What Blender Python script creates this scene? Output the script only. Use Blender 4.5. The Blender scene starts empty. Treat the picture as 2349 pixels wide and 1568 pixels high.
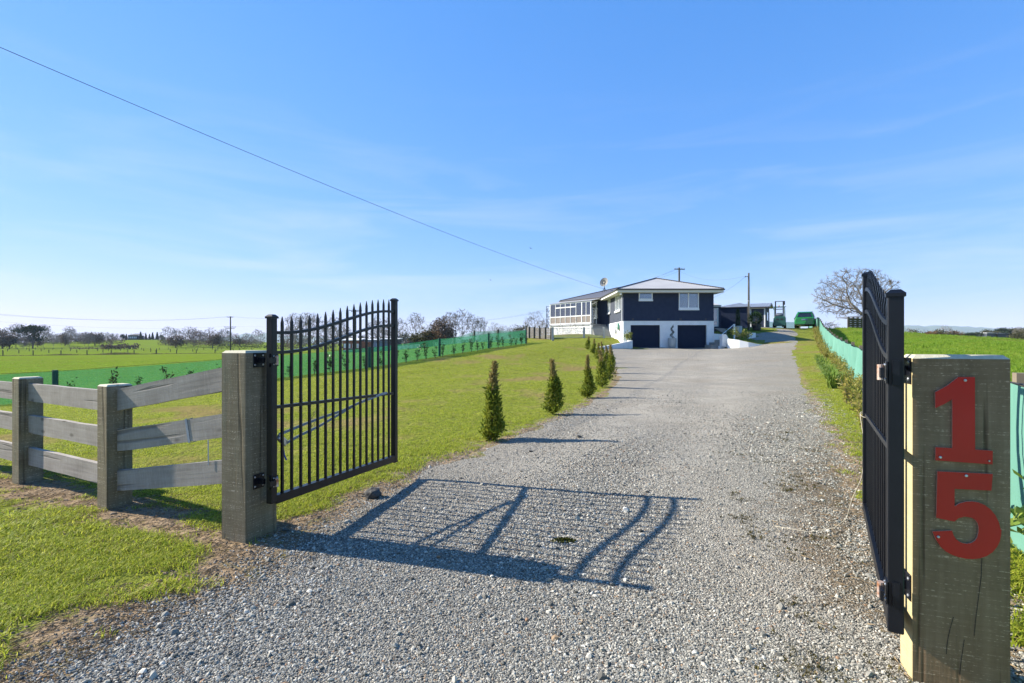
import bpy, bmesh, math, random
import numpy as np
from mathutils import Vector, Matrix
from mathutils.geometry import delaunay_2d_cdt

random.seed(7)
RNG = np.random.default_rng(11)
SC = bpy.context.scene
COL = SC.collection

# ------------------------------------------------------------------ camera
F, CX, HY, EYE = 1174.0, 1174.5, 790.0, 1.4     # focal length / centre / horizon row in units of a 2349 wide picture
cam_d = bpy.data.cameras.new('camera')
cam_d.sensor_width = 36.0
cam_d.lens = 36.0 * F / 2349.0
cam_d.shift_y = (HY - 784.0) / 2349.0
cam_d.clip_start = 0.05
cam_d.clip_end = 60000
cam = bpy.data.objects.new('camera', cam_d)
cam.location = (0, 0, EYE)
cam.rotation_euler = (math.radians(90), 0, 0)
COL.objects.link(cam)
SC.camera = cam

# ------------------------------------------------------------------ sky, sun, exposure
SUN_EL, SUN_AZ = math.radians(31.6), math.radians(-73.9)   # azimuth from +Y towards +X
W = bpy.data.worlds.new('World')
SC.world = W
W.use_nodes = True
wn, wl = W.node_tree.nodes, W.node_tree.links
wn.clear()
w_out = wn.new('ShaderNodeOutputWorld')
w_bg = wn.new('ShaderNodeBackground')
w_sky = wn.new('ShaderNodeTexSky')
w_sky.sky_type = 'NISHITA'
w_sky.sun_disc = False
w_sky.sun_elevation = SUN_EL
w_sky.sun_rotation = SUN_AZ % (2 * math.pi)
w_sky.altitude = 0
w_sky.air_density = 1.0
w_sky.dust_density = 0.0
w_sky.ozone_density = 6.0
# one colour grade for the whole sky dome (soft shoulder, deeper blue)
w_sc = wn.new('ShaderNodeMix'); w_sc.data_type = 'RGBA'; w_sc.blend_type = 'MULTIPLY'; w_sc.inputs['Factor'].default_value = 1.0
w_sc.inputs['B'].default_value = (0.294, 0.294, 0.294, 1)
w_sp = wn.new('ShaderNodeSeparateColor'); w_hs = wn.new('ShaderNodeCombineColor')
for _i, (_g, _k) in enumerate(((1.0, 2.55), (0.58, 2.80), (0.38, 4.6))):
    _p = wn.new('ShaderNodeMath'); _p.operation = 'POWER'; _p.inputs[1].default_value = _g
    _m = wn.new('ShaderNodeMath'); _m.operation = 'MULTIPLY'; _m.inputs[1].default_value = _k
    wl.new(w_sp.outputs[_i], _p.inputs[0]); wl.new(_p.outputs[0], _m.inputs[0]); wl.new(_m.outputs[0], w_hs.inputs[_i])
# thin cirrus streaks, fading towards the zenith
w_tc = wn.new('ShaderNodeTexCoord')
w_map = wn.new('ShaderNodeMapping')
w_map.inputs['Scale'].default_value = (1.6, 1.6, 11.0)
w_map.inputs['Rotation'].default_value = (0.12, -0.10, 0.3)
w_no = wn.new('ShaderNodeTexNoise')
w_no.inputs['Scale'].default_value = 1.7
w_no.inputs['Detail'].default_value = 7
w_no.inputs['Roughness'].default_value = 0.55
w_no.inputs['Distortion'].default_value = 0.6
w_mr = wn.new('ShaderNodeMapRange')
w_mr.inputs['From Min'].default_value = 0.47
w_mr.inputs['From Max'].default_value = 0.80
w_mr.inputs['To Max'].default_value = 0.5
w_sep = wn.new('ShaderNodeSeparateXYZ')
w_fz = wn.new('ShaderNodeMapRange')
w_fz.inputs['From Min'].default_value = 0.45
w_fz.inputs['From Max'].default_value = 0.05
w_mul = wn.new('ShaderNodeMath'); w_mul.operation = 'MULTIPLY'
w_mix = wn.new('ShaderNodeMix'); w_mix.data_type = 'RGBA'
w_mix.inputs['B'].default_value = (4.5, 4.75, 4.85, 1)
wl.new(w_tc.outputs['Generated'], w_map.inputs['Vector'])
wl.new(w_map.outputs['Vector'], w_no.inputs['Vector'])
wl.new(w_no.outputs['Fac'], w_mr.inputs['Value'])
wl.new(w_tc.outputs['Generated'], w_sep.inputs['Vector'])
wl.new(w_sep.outputs['Z'], w_fz.inputs['Value'])
wl.new(w_mr.outputs['Result'], w_mul.inputs[0])
wl.new(w_fz.outputs['Result'], w_mul.inputs[1])
wl.new(w_sky.outputs['Color'], w_sc.inputs['A'])
wl.new(w_sc.outputs['Result'], w_sp.inputs[0])
wl.new(w_hs.outputs[0], w_mix.inputs['A'])
wl.new(w_mul.outputs['Value'], w_mix.inputs['Factor'])
wl.new(w_mix.outputs['Result'], w_bg.inputs['Color'])
w_bg.inputs['Strength'].default_value = 0.088
wl.new(w_bg.outputs['Background'], w_out.inputs['Surface'])

sun_d = bpy.data.lights.new('sun', 'SUN')
sun_d.energy = 5.0
sun_d.angle = math.radians(0.53)
sun_d.color = (1.0, 0.94, 0.81)
sun = bpy.data.objects.new('sun', sun_d)
sdir = Vector((math.sin(SUN_AZ) * math.cos(SUN_EL), math.cos(SUN_AZ) * math.cos(SUN_EL), math.sin(SUN_EL)))
sun.rotation_euler = sdir.to_track_quat('Z', 'Y').to_euler()
sun.location = (0, 0, 60)
COL.objects.link(sun)

SC.view_settings.view_transform = 'Standard'
SC.view_settings.look = 'None'
SC.view_settings.exposure = 1.25
SC.view_settings.gamma = 1.0
SC.view_settings.use_curve_mapping = False

# ------------------------------------------------------------------ helpers
def U(px, py, Y):
    return Vector(((px - CX) / F * Y, Y, EYE - (py - HY) / F * Y))

def zoomf(ox, oy, s):
    return lambda u, v: ((ox + u / s) / 1.63474, (oy + v / s) / 1.63474)
Z4 = zoomf(1960, 980, 4.612); Z5 = zoomf(2260, 980, 3.915); Z6 = zoomf(2760, 980, 4.612)
ZR = zoomf(2640, 1080, 6.535); ZV = zoomf(2850, 1120, 9.035); Z8 = zoomf(3140, 1400, 2.613); Z1 = zoomf(3140, 1900, 2.366)

def UZ(zf_, u, v, Y):
    return U(*zf_(u, v), Y)

def tag(o, label=None, cat=None, group=None, kind=None):
    if label: o['label'] = label
    if cat: o['category'] = cat
    if group: o['group'] = group
    if kind: o['kind'] = kind
    return o

def thing(name, label, cat, loc=(0, 0, 0), rotz=0.0, group=None):
    o = bpy.data.objects.new(name, None)
    o.empty_display_size = 0.2
    COL.objects.link(o)
    o.location = loc
    o.rotation_euler = (0, 0, rotz)
    return tag(o, label, cat, group)

def dup(root, loc, rotz=None, label=None, group=None, scale=None):
    r = root.copy(); COL.objects.link(r); r.location = loc
    if rotz is not None: r.rotation_euler = (0, 0, rotz)
    if scale is not None: r.scale = scale if hasattr(scale, '__len__') else (scale,) * 3
    if label: r['label'] = label
    if group: r['group'] = group
    for ch in list(root.children):
        c = ch.copy(); COL.objects.link(c); c.parent = r
        for g in ch.children:
            d = g.copy(); COL.objects.link(d); d.parent = c
    return r

class MB:
    """collects shapes; build() links them as ONE mesh object"""
    def __init__(s): s.v, s.f, s.m = [], [], []
    def add(s, vs, fs, mi=0):
        b = len(s.v)
        s.v.extend([tuple(x) for x in vs])
        s.f.extend([tuple(i + b for i in f) for f in fs])
        s.m.extend([mi] * len(fs))
        return s
    def box(s, lo, hi, mi=0):
        x0, y0, z0 = lo; x1, y1, z1 = hi
        return s.add([(x0,y0,z0),(x1,y0,z0),(x1,y1,z0),(x0,y1,z0),(x0,y0,z1),(x1,y0,z1),(x1,y1,z1),(x0,y1,z1)],
                     [(0,3,2,1),(4,5,6,7),(0,1,5,4),(1,2,6,5),(2,3,7,6),(3,0,4,7)], mi)
    def hexa(s, p, mi=0):      # 8 points, bottom ring then top ring
        return s.add(p, [(0,3,2,1),(4,5,6,7),(0,1,5,4),(1,2,6,5),(2,3,7,6),(3,0,4,7)], mi)
    def bar(s, p, q, w, t, up=(0, 0, 1), mi=0):
        p, q = Vector(p), Vector(q); d = (q - p).normalized(); up = Vector(up)
        a = d.cross(up)
        if a.length < 1e-5: a = d.cross(Vector((0, 1, 0)))
        a.normalize(); b = a.cross(d).normalized()
        a *= w / 2; b *= t / 2
        return s.hexa([p-a-b, p+a-b, p+a+b, p-a+b, q-a-b, q+a-b, q+a+b, q-a+b], mi)
    def tube(s, pts, r, n=6, mi=0, caps=True):
        pts = [Vector(p) for p in pts]
        if not hasattr(r, '__len__'): r = [r] * len(pts)
        vs, fs = [], []
        prev = None
        for i, p in enumerate(pts):
            d = (pts[min(i + 1, len(pts) - 1)] - pts[max(i - 1, 0)])
            d = d.normalized() if d.length > 1e-9 else Vector((0, 0, 1))
            if prev is None:
                a = d.cross(Vector((0.31, 0.17, 0.93)))
                if a.length < 1e-3: a = d.cross(Vector((1, 0, 0)))
            else:
                a = prev - d * prev.dot(d)
            a.normalize(); prev = a; b = d.cross(a)
            for k in range(n):
                w = 2 * math.pi * k / n
                vs.append(p + (a * math.cos(w) + b * math.sin(w)) * r[i])
        for i in range(len(pts) - 1):
            for k in range(n):
                k2 = (k + 1) % n
                fs.append((i*n+k, i*n+k2, (i+1)*n+k2, (i+1)*n+k))
        if caps:
            fs.append(tuple(range(n - 1, -1, -1)))
            fs.append(tuple((len(pts) - 1) * n + k for k in range(n)))
        return s.add(vs, fs, mi)
    def lathe(s, prof, n=16, c=(0, 0, 0), mi=0):
        vs, fs = [], []
        for r, z in prof:
            for k in range(n):
                w = 2 * math.pi * k / n
                vs.append((c[0] + r * math.cos(w), c[1] + r * math.sin(w), c[2] + z))
        for i in range(len(prof) - 1):
            for k in range(n):
                k2 = (k + 1) % n
                fs.append((i*n+k, i*n+k2, (i+1)*n+k2, (i+1)*n+k))
        fs.append(tuple(range(n - 1, -1, -1)))
        fs.append(tuple((len(prof) - 1) * n + k for k in range(n)))
        return s.add(vs, fs, mi)
    def prism(s, poly, off, mi=0):   # poly: 3D loop, off: thickness vector
        n = len(poly); off = Vector(off)
        vs = [Vector(p) for p in poly] + [Vector(p) + off for p in poly]
        fs = [tuple(range(n)), tuple(range(2 * n - 1, n - 1, -1))]
        fs += [(i, n + i, n + (i + 1) % n, (i + 1) % n) for i in range(n)]
        return s.add(vs, fs, mi)
    def build(s, name, mats, parent=None, smooth=False, bevel=0.0, loc=None, fix=True):
        me = bpy.data.meshes.new(name)
        me.from_pydata(s.v, [], s.f)
        for m in (mats if isinstance(mats, (list, tuple)) else [mats]): me.materials.append(m)
        if len(set(s.m)) > 1 or (s.m and s.m[0]):
            me.polygons.foreach_set('material_index', s.m)
        if fix or bevel:
            bm = bmesh.new(); bm.from_mesh(me)
            if fix: bmesh.ops.recalc_face_normals(bm, faces=bm.faces)
            if bevel:
                es = [e for e in bm.edges if len(e.link_faces) == 2 and e.calc_face_angle(0) > 0.5]
                bmesh.ops.bevel(bm, geom=es, offset=bevel, segments=1, affect='EDGES', profile=0.5, clamp_overlap=True)
            bm.to_mesh(me); bm.free()
        if smooth: me.polygons.foreach_set('use_smooth', [True] * len(me.polygons))
        me.update()
        o = bpy.data.objects.new(name, me)
        COL.objects.link(o)
        if parent: o.parent = parent
        if loc is not None: o.location = loc
        return o

def mesh_np(name, V, Fq, mats, parent=None, mi=None, smooth=False):
    """numpy mesh: V (n,3), Fq (m,3|4)"""
    me = bpy.data.meshes.new(name)
    V = np.asarray(V, np.float32); Fq = np.asarray(Fq, np.int32)
    me.vertices.add(len(V)); me.vertices.foreach_set('co', V.ravel())
    k = Fq.shape[1]
    me.loops.add(Fq.size); me.loops.foreach_set('vertex_index', Fq.ravel())
    me.polygons.add(len(Fq))
    me.polygons.foreach_set('loop_start', np.arange(0, Fq.size, k, dtype=np.int32))
    me.polygons.foreach_set('loop_total', np.full(len(Fq), k, np.int32))
    for m in (mats if isinstance(mats, (list, tuple)) else [mats]): me.materials.append(m)
    if mi is not None: me.polygons.foreach_set('material_index', np.asarray(mi, np.int32))
    if smooth: me.polygons.foreach_set('use_smooth', np.ones(len(Fq), bool))
    me.update(calc_edges=True); me.validate()
    o = bpy.data.objects.new(name, me)
    COL.objects.link(o)
    if parent: o.parent = parent
    return o

# ------------------------------------------------------------------ materials
class NT:
    def __init__(s, name):
        s.mat = bpy.data.materials.new(name); s.mat.use_nodes = True
        s.t = s.mat.node_tree; s.t.nodes.clear()
        s.out = s.n('ShaderNodeOutputMaterial')
    def n(s, typ, **kw):
        nd = s.t.nodes.new(typ)
        for k, v in kw.items():
            if hasattr(nd, k) and k not in nd.inputs: setattr(nd, k, v)
            else: s.set(nd.inputs[k.replace('_', ' ') if k.replace('_', ' ') in nd.inputs else k], v)
        return nd
    def set(s, inp, v):
        if isinstance(v, bpy.types.NodeSocket): s.t.links.new(v, inp)
        else: inp.default_value = v
    def coords(s, scale=(1, 1, 1), src='Object'):
        tc = s.n('ShaderNodeTexCoord'); mp = s.n('ShaderNodeMapping')
        if src == 'World':
            g = s.n('ShaderNodeNewGeometry'); s.t.links.new(g.outputs['Position'], mp.inputs['Vector'])
        else: s.t.links.new(tc.outputs[src], mp.inputs['Vector'])
        mp.inputs['Scale'].default_value = scale
        return mp.outputs['Vector']
    def noise(s, vec, scale=5, detail=4, rough=0.55, dist=0.0):
        nd = s.n('ShaderNodeTexNoise', Scale=scale, Detail=detail, Roughness=rough, Distortion=dist)
        s.t.links.new(vec, nd.inputs['Vector'])
        return nd.outputs['Fac']
    def vor(s, vec, scale=5, feature='F1', out='Color'):
        nd = s.n('ShaderNodeTexVoronoi', feature=feature, Scale=scale)
        s.t.links.new(vec, nd.inputs['Vector'])
        return nd.outputs[out]
    def ramp(s, fac, stops):
        r = s.n('ShaderNodeValToRGB'); s.t.links.new(fac, r.inputs['Fac'])
        e = r.color_ramp.elements
        while len(e) < len(stops): e.new(0.5)
        for el, (p, c) in zip(e, stops):
            el.position = p; el.color = c if len(c) == 4 else (*c, 1)
        return r.outputs['Color']
    def mr(s, v, a, b, c=0.0, d=1.0):
        m = s.n('ShaderNodeMapRange'); s.t.links.new(v, m.inputs['Value'])
        for k, x in zip(('From Min', 'From Max', 'To Min', 'To Max'), (a, b, c, d)): m.inputs[k].default_value = x
        return m.outputs['Result']
    def math(s, op, a, b=0.0):
        m = s.n('ShaderNodeMath'); m.operation = op
        s.set(m.inputs[0], a); s.set(m.inputs[1], b)
        return m.outputs['Value']
    def mix(s, fac, a, b, blend='MIX'):
        m = s.n('ShaderNodeMix'); m.data_type = 'RGBA'; m.blend_type = blend
        s.set(m.inputs['Factor'], fac)
        for k, v in (('A', a), ('B', b)):
            s.set(m.inputs[k], v if isinstance(v, bpy.types.NodeSocket) else (*v[:3], 1))
        return m.outputs['Result']
    def bump(s, h, strength=0.3, dist=0.01):
        b = s.n('ShaderNodeBump', Strength=strength, Distance=dist)
        s.t.links.new(h, b.inputs['Height'])
        return b.outputs['Normal']
    def attr(s, name):
        a = s.n('ShaderNodeAttribute'); a.attribute_name = name
        return a.outputs['Fac']
    def prin(s, col, rough=0.6, metal=0.0, normal=None, spec=0.5, **kw):
        p = s.n('ShaderNodeBsdfPrincipled')
        s.set(p.inputs['Base Color'], col if isinstance(col, bpy.types.NodeSocket) else (*col[:3], 1))
        s.set(p.inputs['Roughness'], rough); s.set(p.inputs['Metallic'], metal)
        s.set(p.inputs['Specular IOR Level'], spec)
        for k, v in kw.items(): s.set(p.inputs[k.replace('_', ' ')], v)
        if normal is not None: s.t.links.new(normal, p.inputs['Normal'])
        return p.outputs['BSDF']
    def done(s, sh):
        s.t.links.new(sh, s.out.inputs['Surface'])
        return s.mat

def simple(name, c1, c2=None, scale=6.0, stretch=(1, 1, 1), rough=0.6, metal=0.0, bump=0.0, bdist=0.01, spec=0.5, detail=5, src='Object'):
    t = NT(name)
    if c2 is None: c2 = tuple(x * 0.82 for x in c1)
    f = t.noise(t.coords(stretch, src), scale, detail)
    col = t.ramp(f, [(0.32, c1), (0.68, c2)])
    return t.done(t.prin(col, rough, metal, t.bump(f, bump, bdist) if bump else None, spec))

def leafmat(name, c1, c2, trans=0.35, rough=0.5, spec=.12):
    t = NT(name)
    oi = t.n('ShaderNodeObjectInfo')
    g = t.n('ShaderNodeNewGeometry')
    r = t.math('FRACT', t.math('ADD', oi.outputs['Random'], g.outputs['Random Per Island']))
    col = t.ramp(r, [(0.0, c1), (1.0, c2)])
    p = t.prin(col, rough, spec=spec)
    tr = t.n('ShaderNodeBsdfTranslucent'); t.t.links.new(col, tr.inputs['Color'])
    m = t.n('ShaderNodeMixShader'); m.inputs['Fac'].default_value = trans
    t.t.links.new(p, m.inputs[1]); t.t.links.new(tr.outputs['BSDF'], m.inputs[2])
    return t.done(m.outputs['Shader'])

def woodmat(name, c_dark, c_mid, c_light, axis=2, saw=0.5, green=0.0, rough=0.85, cracks=0.6, knots=0.0):
    t = NT(name)
    st = [34.0, 34.0, 34.0]; st[axis] = 1.3
    vec = t.coords(st)
    g1 = t.noise(vec, 1.0, 6, 0.6, 0.5)
    big = t.noise(t.coords((2.2, 2.2, 2.2)), 1.6, 4)
    sm = [4.0, 4.0, 4.0]; sm[axis] = 210.0
    sw = t.noise(t.coords(sm), 1.0, 2)
    spk = t.mr(t.noise(t.coords((65, 65, 65)), 1.0, 3, .7), 0.48, 0.64)
    st2 = [16.0, 16.0, 16.0]; st2[axis] = 0.55
    ck = t.mr(t.noise(t.coords(st2), 1.0, 3, 0.5, 0.2), 0.43, 0.36)
    hz = [5.0, 5.0, 5.0]; hz[axis] = 55.0
    f = t.math('ADD', t.math('ADD', t.math('MULTIPLY', g1, 0.36), t.math('MULTIPLY', big, 0.38)), t.math('MULTIPLY', t.noise(t.coords(hz), 1.0, 4, .7), .26))
    col = t.ramp(f, [(0.30, c_dark), (0.52, c_mid), (0.72, c_light)])
    swm = t.math('MULTIPLY', t.mr(sw, 0.54, 0.64), t.math('MULTIPLY', spk, saw))
    col = t.mix(swm, col, tuple(min(1, x * 2.0 + .05) for x in c_light))
    if green:
        gm = t.mr(t.noise(t.coords((3, 3, 1.2)), 1.3, 4), 0.52, 0.70, 0, green)
        col = t.mix(gm, col, (0.13, 0.20, 0.155))
    if knots:
        kst = [3.0, 7.0, 7.0]
        if axis == 2: kst = [7.0, 7.0, 3.0]
        kd = t.vor(t.coords(kst), 1.0, 'F1', 'Distance')
        col = t.mix(t.mr(kd, 0.17, 0.06, 0, knots), col, tuple(x * .55 for x in c_dark))
    col = t.mix(t.math('MULTIPLY', ck, cracks), col, tuple(x * .35 for x in c_dark))
    h = t.math('ADD', t.math('MULTIPLY', g1, 0.7), t.math('ADD', t.math('MULTIPLY', sw, 0.5), t.math('MULTIPLY', ck, -1.6)))
    return t.done(t.prin(col, rough, normal=t.bump(h, 0.55, 0.004), spec=0.08))

M = {}
M['post'] = woodmat('weathered_post_timber', (.105,.086,.056), (.185,.156,.105), (.27,.23,.165), saw=0.7, green=0.25)
M['post_big'] = woodmat('dark_sawn_timber', (.135,.088,.050), (.210,.142,.084), (.285,.202,.128), saw=.75, cracks=0.9)
M['post_sunlit'] = woodmat('sunlit_face_timber', (.36,.29,.15), (.46,.38,.21), (.52,.45,.28), saw=0.1, cracks=0.2)  # sunward face of the number post: sunlight put into a paler timber colour
M['post_top'] = woodmat('bleached_end_grain', (.40,.36,.25), (.52,.48,.36), (.60,.57,.46), axis=0, saw=0.2, cracks=0.5)
M['rail'] = woodmat('silvery_fence_board', (.20,.175,.15), (.32,.285,.25), (.42,.385,.345), axis=0, saw=0.25, cracks=0.5, knots=0.75)
M['black'] = simple('black_powder_coat', (.0035,.0045,.008), (.006,.007,.011), 9, rough=0.38, spec=.32, bump=0.04, bdist=.002)
M['zinc'] = simple('zinc_screw', (.62,.62,.62), (.45,.45,.46), 30, rough=0.35, metal=0.85)
M['rust'] = simple('rusty_hinge_pin', (.55,.5,.46), (.30,.12,.05), 40, rough=0.5, metal=0.3)
M['red'] = simple('red_sign_acrylic', (.47,.012,.009), (.41,.010,.008), 3, rough=0.3, spec=0.3)
M['red_edge'] = simple('pale_sign_edge', (.62,.38,.28), rough=0.5)
M['strap'] = simple('grey_blue_strap', (.16,.20,.25), (.24,.28,.32), 25, rough=0.7)
M['blue'] = simple('blue_strap', (.03,.07,.35), rough=0.6)
M['rope'] = simple('pale_cord', (.40,.36,.28), (.32,.29,.22), 60, rough=0.8)
M['rock'] = simple('dark_rock', (.030,.029,.028), (.075,.072,.07), 14, rough=0.85, bump=0.6, bdist=.02)
M['moss'] = leafmat('moss', (.045,.055,.012), (.09,.085,.02), 0.1)
M['soil'] = simple('bare_soil', (.17,.125,.085), (.10,.075,.05), 9, rough=0.95, bump=0.5, bdist=.02)

# ------------------------------------------------------------------ terrain
CP = np.array([
 (0,0,-.03),(0,3,-.085),(1,3,-.07),(.9,7.2,.05),(1.6,5,-.02),(-2,3.7,-.06),(1.8,2.2,0),(-3.5,4.4,-.04),(-5,5.1,-.05),(-8,6.5,-.12),(3.5,3.6,.0),(-3,0,-.02),(4,0,0),(0,-6,0),(-8,0,-.1),(8,0,.05),(-3,2,-.03),
 (0,-25,0),(-25,-10,-.3),(25,-10,.2),(-60,-20,-.8),(60,-20,.3),(0,-80,0),(-30,5,-.6),
 (2.4,7.8,0),(5.4,14.9,.02),(7.6,20,.12),(-.3,7.3,.0),(.83,10.4,-.03),(1.95,13.3,-.01),(2.76,15.5,.08),(3.5,18.5,.108),(4.1,21.5,.155),(4.6,24.5,.28),(4.9,27.5,.36),(5.1,30.5,.50),(5.35,33.5,.76),(5.4,36.5,1.02),
 (1.17,43,1.45),(-1.74,38,1.07),(-4.6,32.4,.63),(-7.5,26.9,.18),(-12.4,21.5,-.32),(-15.8,17.7,-.55),(-20,14,-.7),(-3,12,-.05),(-5,20,-.03),(-1,28,.4),(2,36,1.05),
 (3.82,47,1.70),(9.55,46.3,1.85),(6.5,43.5,1.62),(7.8,50.8,2.39),(4.15,55.4,2.38),(0,58,2.0),(8,66,2.4),(14,62,2.7),(-5,50,1.4),(-6.5,58,1.35),
 (10.4,43.4,1.03),(13,43.4,1.03),(17.2,43.4,1.04),(13,48,1.2),(12,38,.85),(9,36,.75),(13,30,.58),(8,28,.42),(17,36,.95),
 (20.6,40,1.42),(22.4,43.5,1.9),(24.8,48,2.7),(26,50.5,3.0),(29.9,52.8,3.03),(24,56,3.08),(32,58,3.05),(20.5,50,2.75),(18.6,47,2.1),(28,64,3.05),
 (7,9.7,.08),(12,18.3,.32),(15,23.6,.54),(21,34,1.15),(29.5,48.6,2.5),(25.5,42,1.75),
 (15,12,.45),(25,25,1.1),(34.3,50,2.9),(36.6,48,2.47),(38.8,46,2.18),(40.5,42,1.83),(40,40,1.43),(30,34,1.6),(55,55,.2),(60,45,.0),(48,64,1.4),(38,72,2.6),(50,30,.8),(70,80,-.6),(80,60,-.6),
 (-25,25,-.85),(-40,40,-1.0),(-60,60,-1.0),(-20,45,-.4),(-15,70,-.1),(-40,90,-.9),(-80,90,-1.0),(0,90,1.6),(20,95,2.6),(45,95,1.2),(-60,20,-1.0),(-100,60,-1.0),(-100,110,-.9),(0,130,1.2),(60,120,0.)], float)
def _phi(d2): return 0.5 * d2 * np.log(d2 + 1e-9)
_P = CP[:, :2] / 40.0
_n = len(_P)
_A = np.zeros((_n + 3, _n + 3))
_A[:_n, :_n] = _phi(((_P[:, None] - _P[None]) ** 2).sum(-1)) + np.eye(_n) * 2e-4
_A[:_n, _n] = 1; _A[:_n, _n+1:] = _P; _A[_n, :_n] = 1; _A[_n+1:, :_n] = _P.T
_w = np.linalg.solve(_A, np.concatenate([CP[:, 2], np.zeros(3)]))
def sstep(a, b, x):
    t = np.clip((x - a) / (b - a), 0, 1); return t * t * (3 - 2 * t)
def zf(x, y):
    x = np.asarray(x, float); y = np.asarray(y, float)
    sh = x.shape; x = x.ravel(); y = y.ravel()
    r = np.hypot(x, y)
    q = np.stack([x, y], 1) / 40.0
    qn = np.minimum(1.0, 3.6 / np.maximum(np.hypot(q[:, 0], q[:, 1]), 1e-6))[:, None]
    q = q * qn
    near = np.empty(len(x))
    for i in range(0, len(x), 20000):
        s = q[i:i+20000]
        near[i:i+20000] = _phi(((s[:, None] - _P[None]) ** 2).sum(-1)) @ _w[:_n] + _w[_n] + s @ _w[_n+1:]
    az = np.arctan2(x, np.maximum(y, 1e-3))
    lf = np.interp(r, [100, 200, 300, 420, 800, 3000, 9000], [-.9, -1.6, -2.0, -2.0, 0.5, 4, 10])
    lf = lf + 6.5 * np.exp(-(((x + 350) / 150) ** 2 + ((y - 520) / 90) ** 2)) * (r > 150)
    mf = np.interp(r, [100, 170, 300, 800, 3000, 9000], [1.2, 0.6, 0.2, 1, 4, 10])
    rf = np.interp(r, [100, 180, 400, 700, 3000, 9000], [-.6, -.6, 4.0, 12, 24, 30])
    wl_ = sstep(-.30, -.12, az); wr = sstep(.45, .62, az)
    far = lf * (1 - wl_) + (mf * (1 - wr) + rf * wr) * wl_
    w = sstep(95, 150, r)
    z = near * (1 - w) + far * w
    z = z + 0.018 * np.sin(x * 1.3 + 1.7 * np.sin(y * .9)) * np.sin(y * 1.1 + .6) * sstep(5, 12, r)
    return z.reshape(sh)
def z0(x, y): return float(zf(np.array([x]), np.array([y]))[0])
def G(px, Y, dz=0.0):
    X = (px - CX) / F * Y
    return Vector((X, Y, z0(X, Y) + dz))

LEFT_EDGE = [(-2.2,-8),(-2.2,0.5),(-1.95,1.9),(-1.88,2.53),(-1.72,2.99),(-1.60,3.55),(-1.52,4.2),(-1.30,4.83),(-1.07,5.57),(-.68,6.45),(0.0,7.6),(1.1,10.4),(2.2,13.3),(3.0,15.5),(3.8,18.5),(4.4,21.5),(4.85,24.5),(5.15,27.5),(5.4,30.5),(5.65,33.5),(5.9,36.3),(6.6,37.9),(10.06,42.3)]
RIGHT_EDGE = [(3.0,-8),(2.6,0.5),(2.35,2.0),(2.3,3.0),(3.06,4.57),(3.95,6.1),(5.5,9.1),(8.0,13.8),(11,19.5),(14.0,25),(17.6,32),(21.2,38),(25.4,45.5),(27.6,50),(28.5,57)]
BACK = [(21.6,57),(21.6,50.6),(21.3,48),(21.0,45),(19.6,41.4),(18.5,40.6),(17.6,41.3),(17.5,44.6),(10.1,44.6)]
def densify(pl, f=0.05):
    o = []
    for (a, b), (c, d) in zip(pl[:-1], pl[1:]):
        L = math.hypot(c - a, d - b); st = max(0.12, 0.03 * math.hypot(a, b)); n = max(1, int(L / st))
        for i in range(n): o.append((a + (c - a) * i / n, b + (d - b) * i / n))
    o.append(pl[-1]); return o
def wig(pl, amp):
    o = []
    for i, (x, y) in enumerate(pl):
        r = math.hypot(x, y); k = amp * min(1.0, r / 6) * (1.0 if r < 14 else .25)
        o.append((x + k * (math.sin(x * 3.1 + y * 2.3) + .6 * math.sin(y * 7.7 - x * 4)), y + k * .7 * math.sin(x * 5.3 - y * 1.9)))
    return o
DRIVE = wig(densify(LEFT_EDGE), .07) + densify(list(reversed(BACK)))[1:-1] + list(reversed(wig(densify(RIGHT_EDGE), .09)))
DRIVE_NP = np.array(DRIVE)
def inside(x, y, poly):
    c = np.zeros(len(x), bool); px, py = poly[:, 0], poly[:, 1]; j = len(poly) - 1
    for i in range(len(poly)):
        k = ((py[i] > y) != (py[j] > y)) & (x < (px[j] - px[i]) * (y - py[i]) / (py[j] - py[i] + 1e-12) + px[i])
        c ^= k; j = i
    return c
def pdist(x, y, pl):
    d = np.full(len(x), 1e9)
    for (a, b), (c, e) in zip(pl[:-1], pl[1:]):
        vx, vy = c - a, e - b; L2 = vx*vx + vy*vy + 1e-12
        t = np.clip(((x - a) * vx + (y - b) * vy) / L2, 0, 1)
        d = np.minimum(d, np.hypot(x - a - t * vx, y - b - t * vy))
    return d
BOARD_LINE = [(-10,7.8),(-5.0,5.2),(-3.5,4.47),(-2.0,3.85)]
LAWN_EDGE = [(-2.75,-3),(-2.6,1.5),(-2.46,2.45),(-2.22,2.96),(-1.98,3.5)]
from mathutils import noise as MN
def wornf(x, y):
    return np.array([MN.fractal(Vector((a * .55, b * .55, 3.1)), 1.0, 2.1, 4) + .7 * MN.noise(Vector((a * .16, b * .16, 7.7))) for a, b in zip(x, y)])
def dirtiness(x, y):
    """>0 bare soil, <0 grass (metres-ish), before noise"""
    dl = pdist(x, y, LEFT_EDGE); dr = pdist(x, y, RIGHT_EDGE)
    db = pdist(x, y, BOARD_LINE)
    band = .20 + .35 * np.clip((7 - y) / 4, 0, 1)
    d = np.maximum(band - dl, np.interp(y, [4, 14, 30], [.34, .10, -.02]) - dr)
    d = np.maximum(d, .30 - db)
    ny = np.clip((4.6 - y) / 2, 0, 1)
    d = np.maximum(d, np.where((y < 4.5) & (x < 0), .30 * ny + .22 - dl, -9))
    return d
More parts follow.
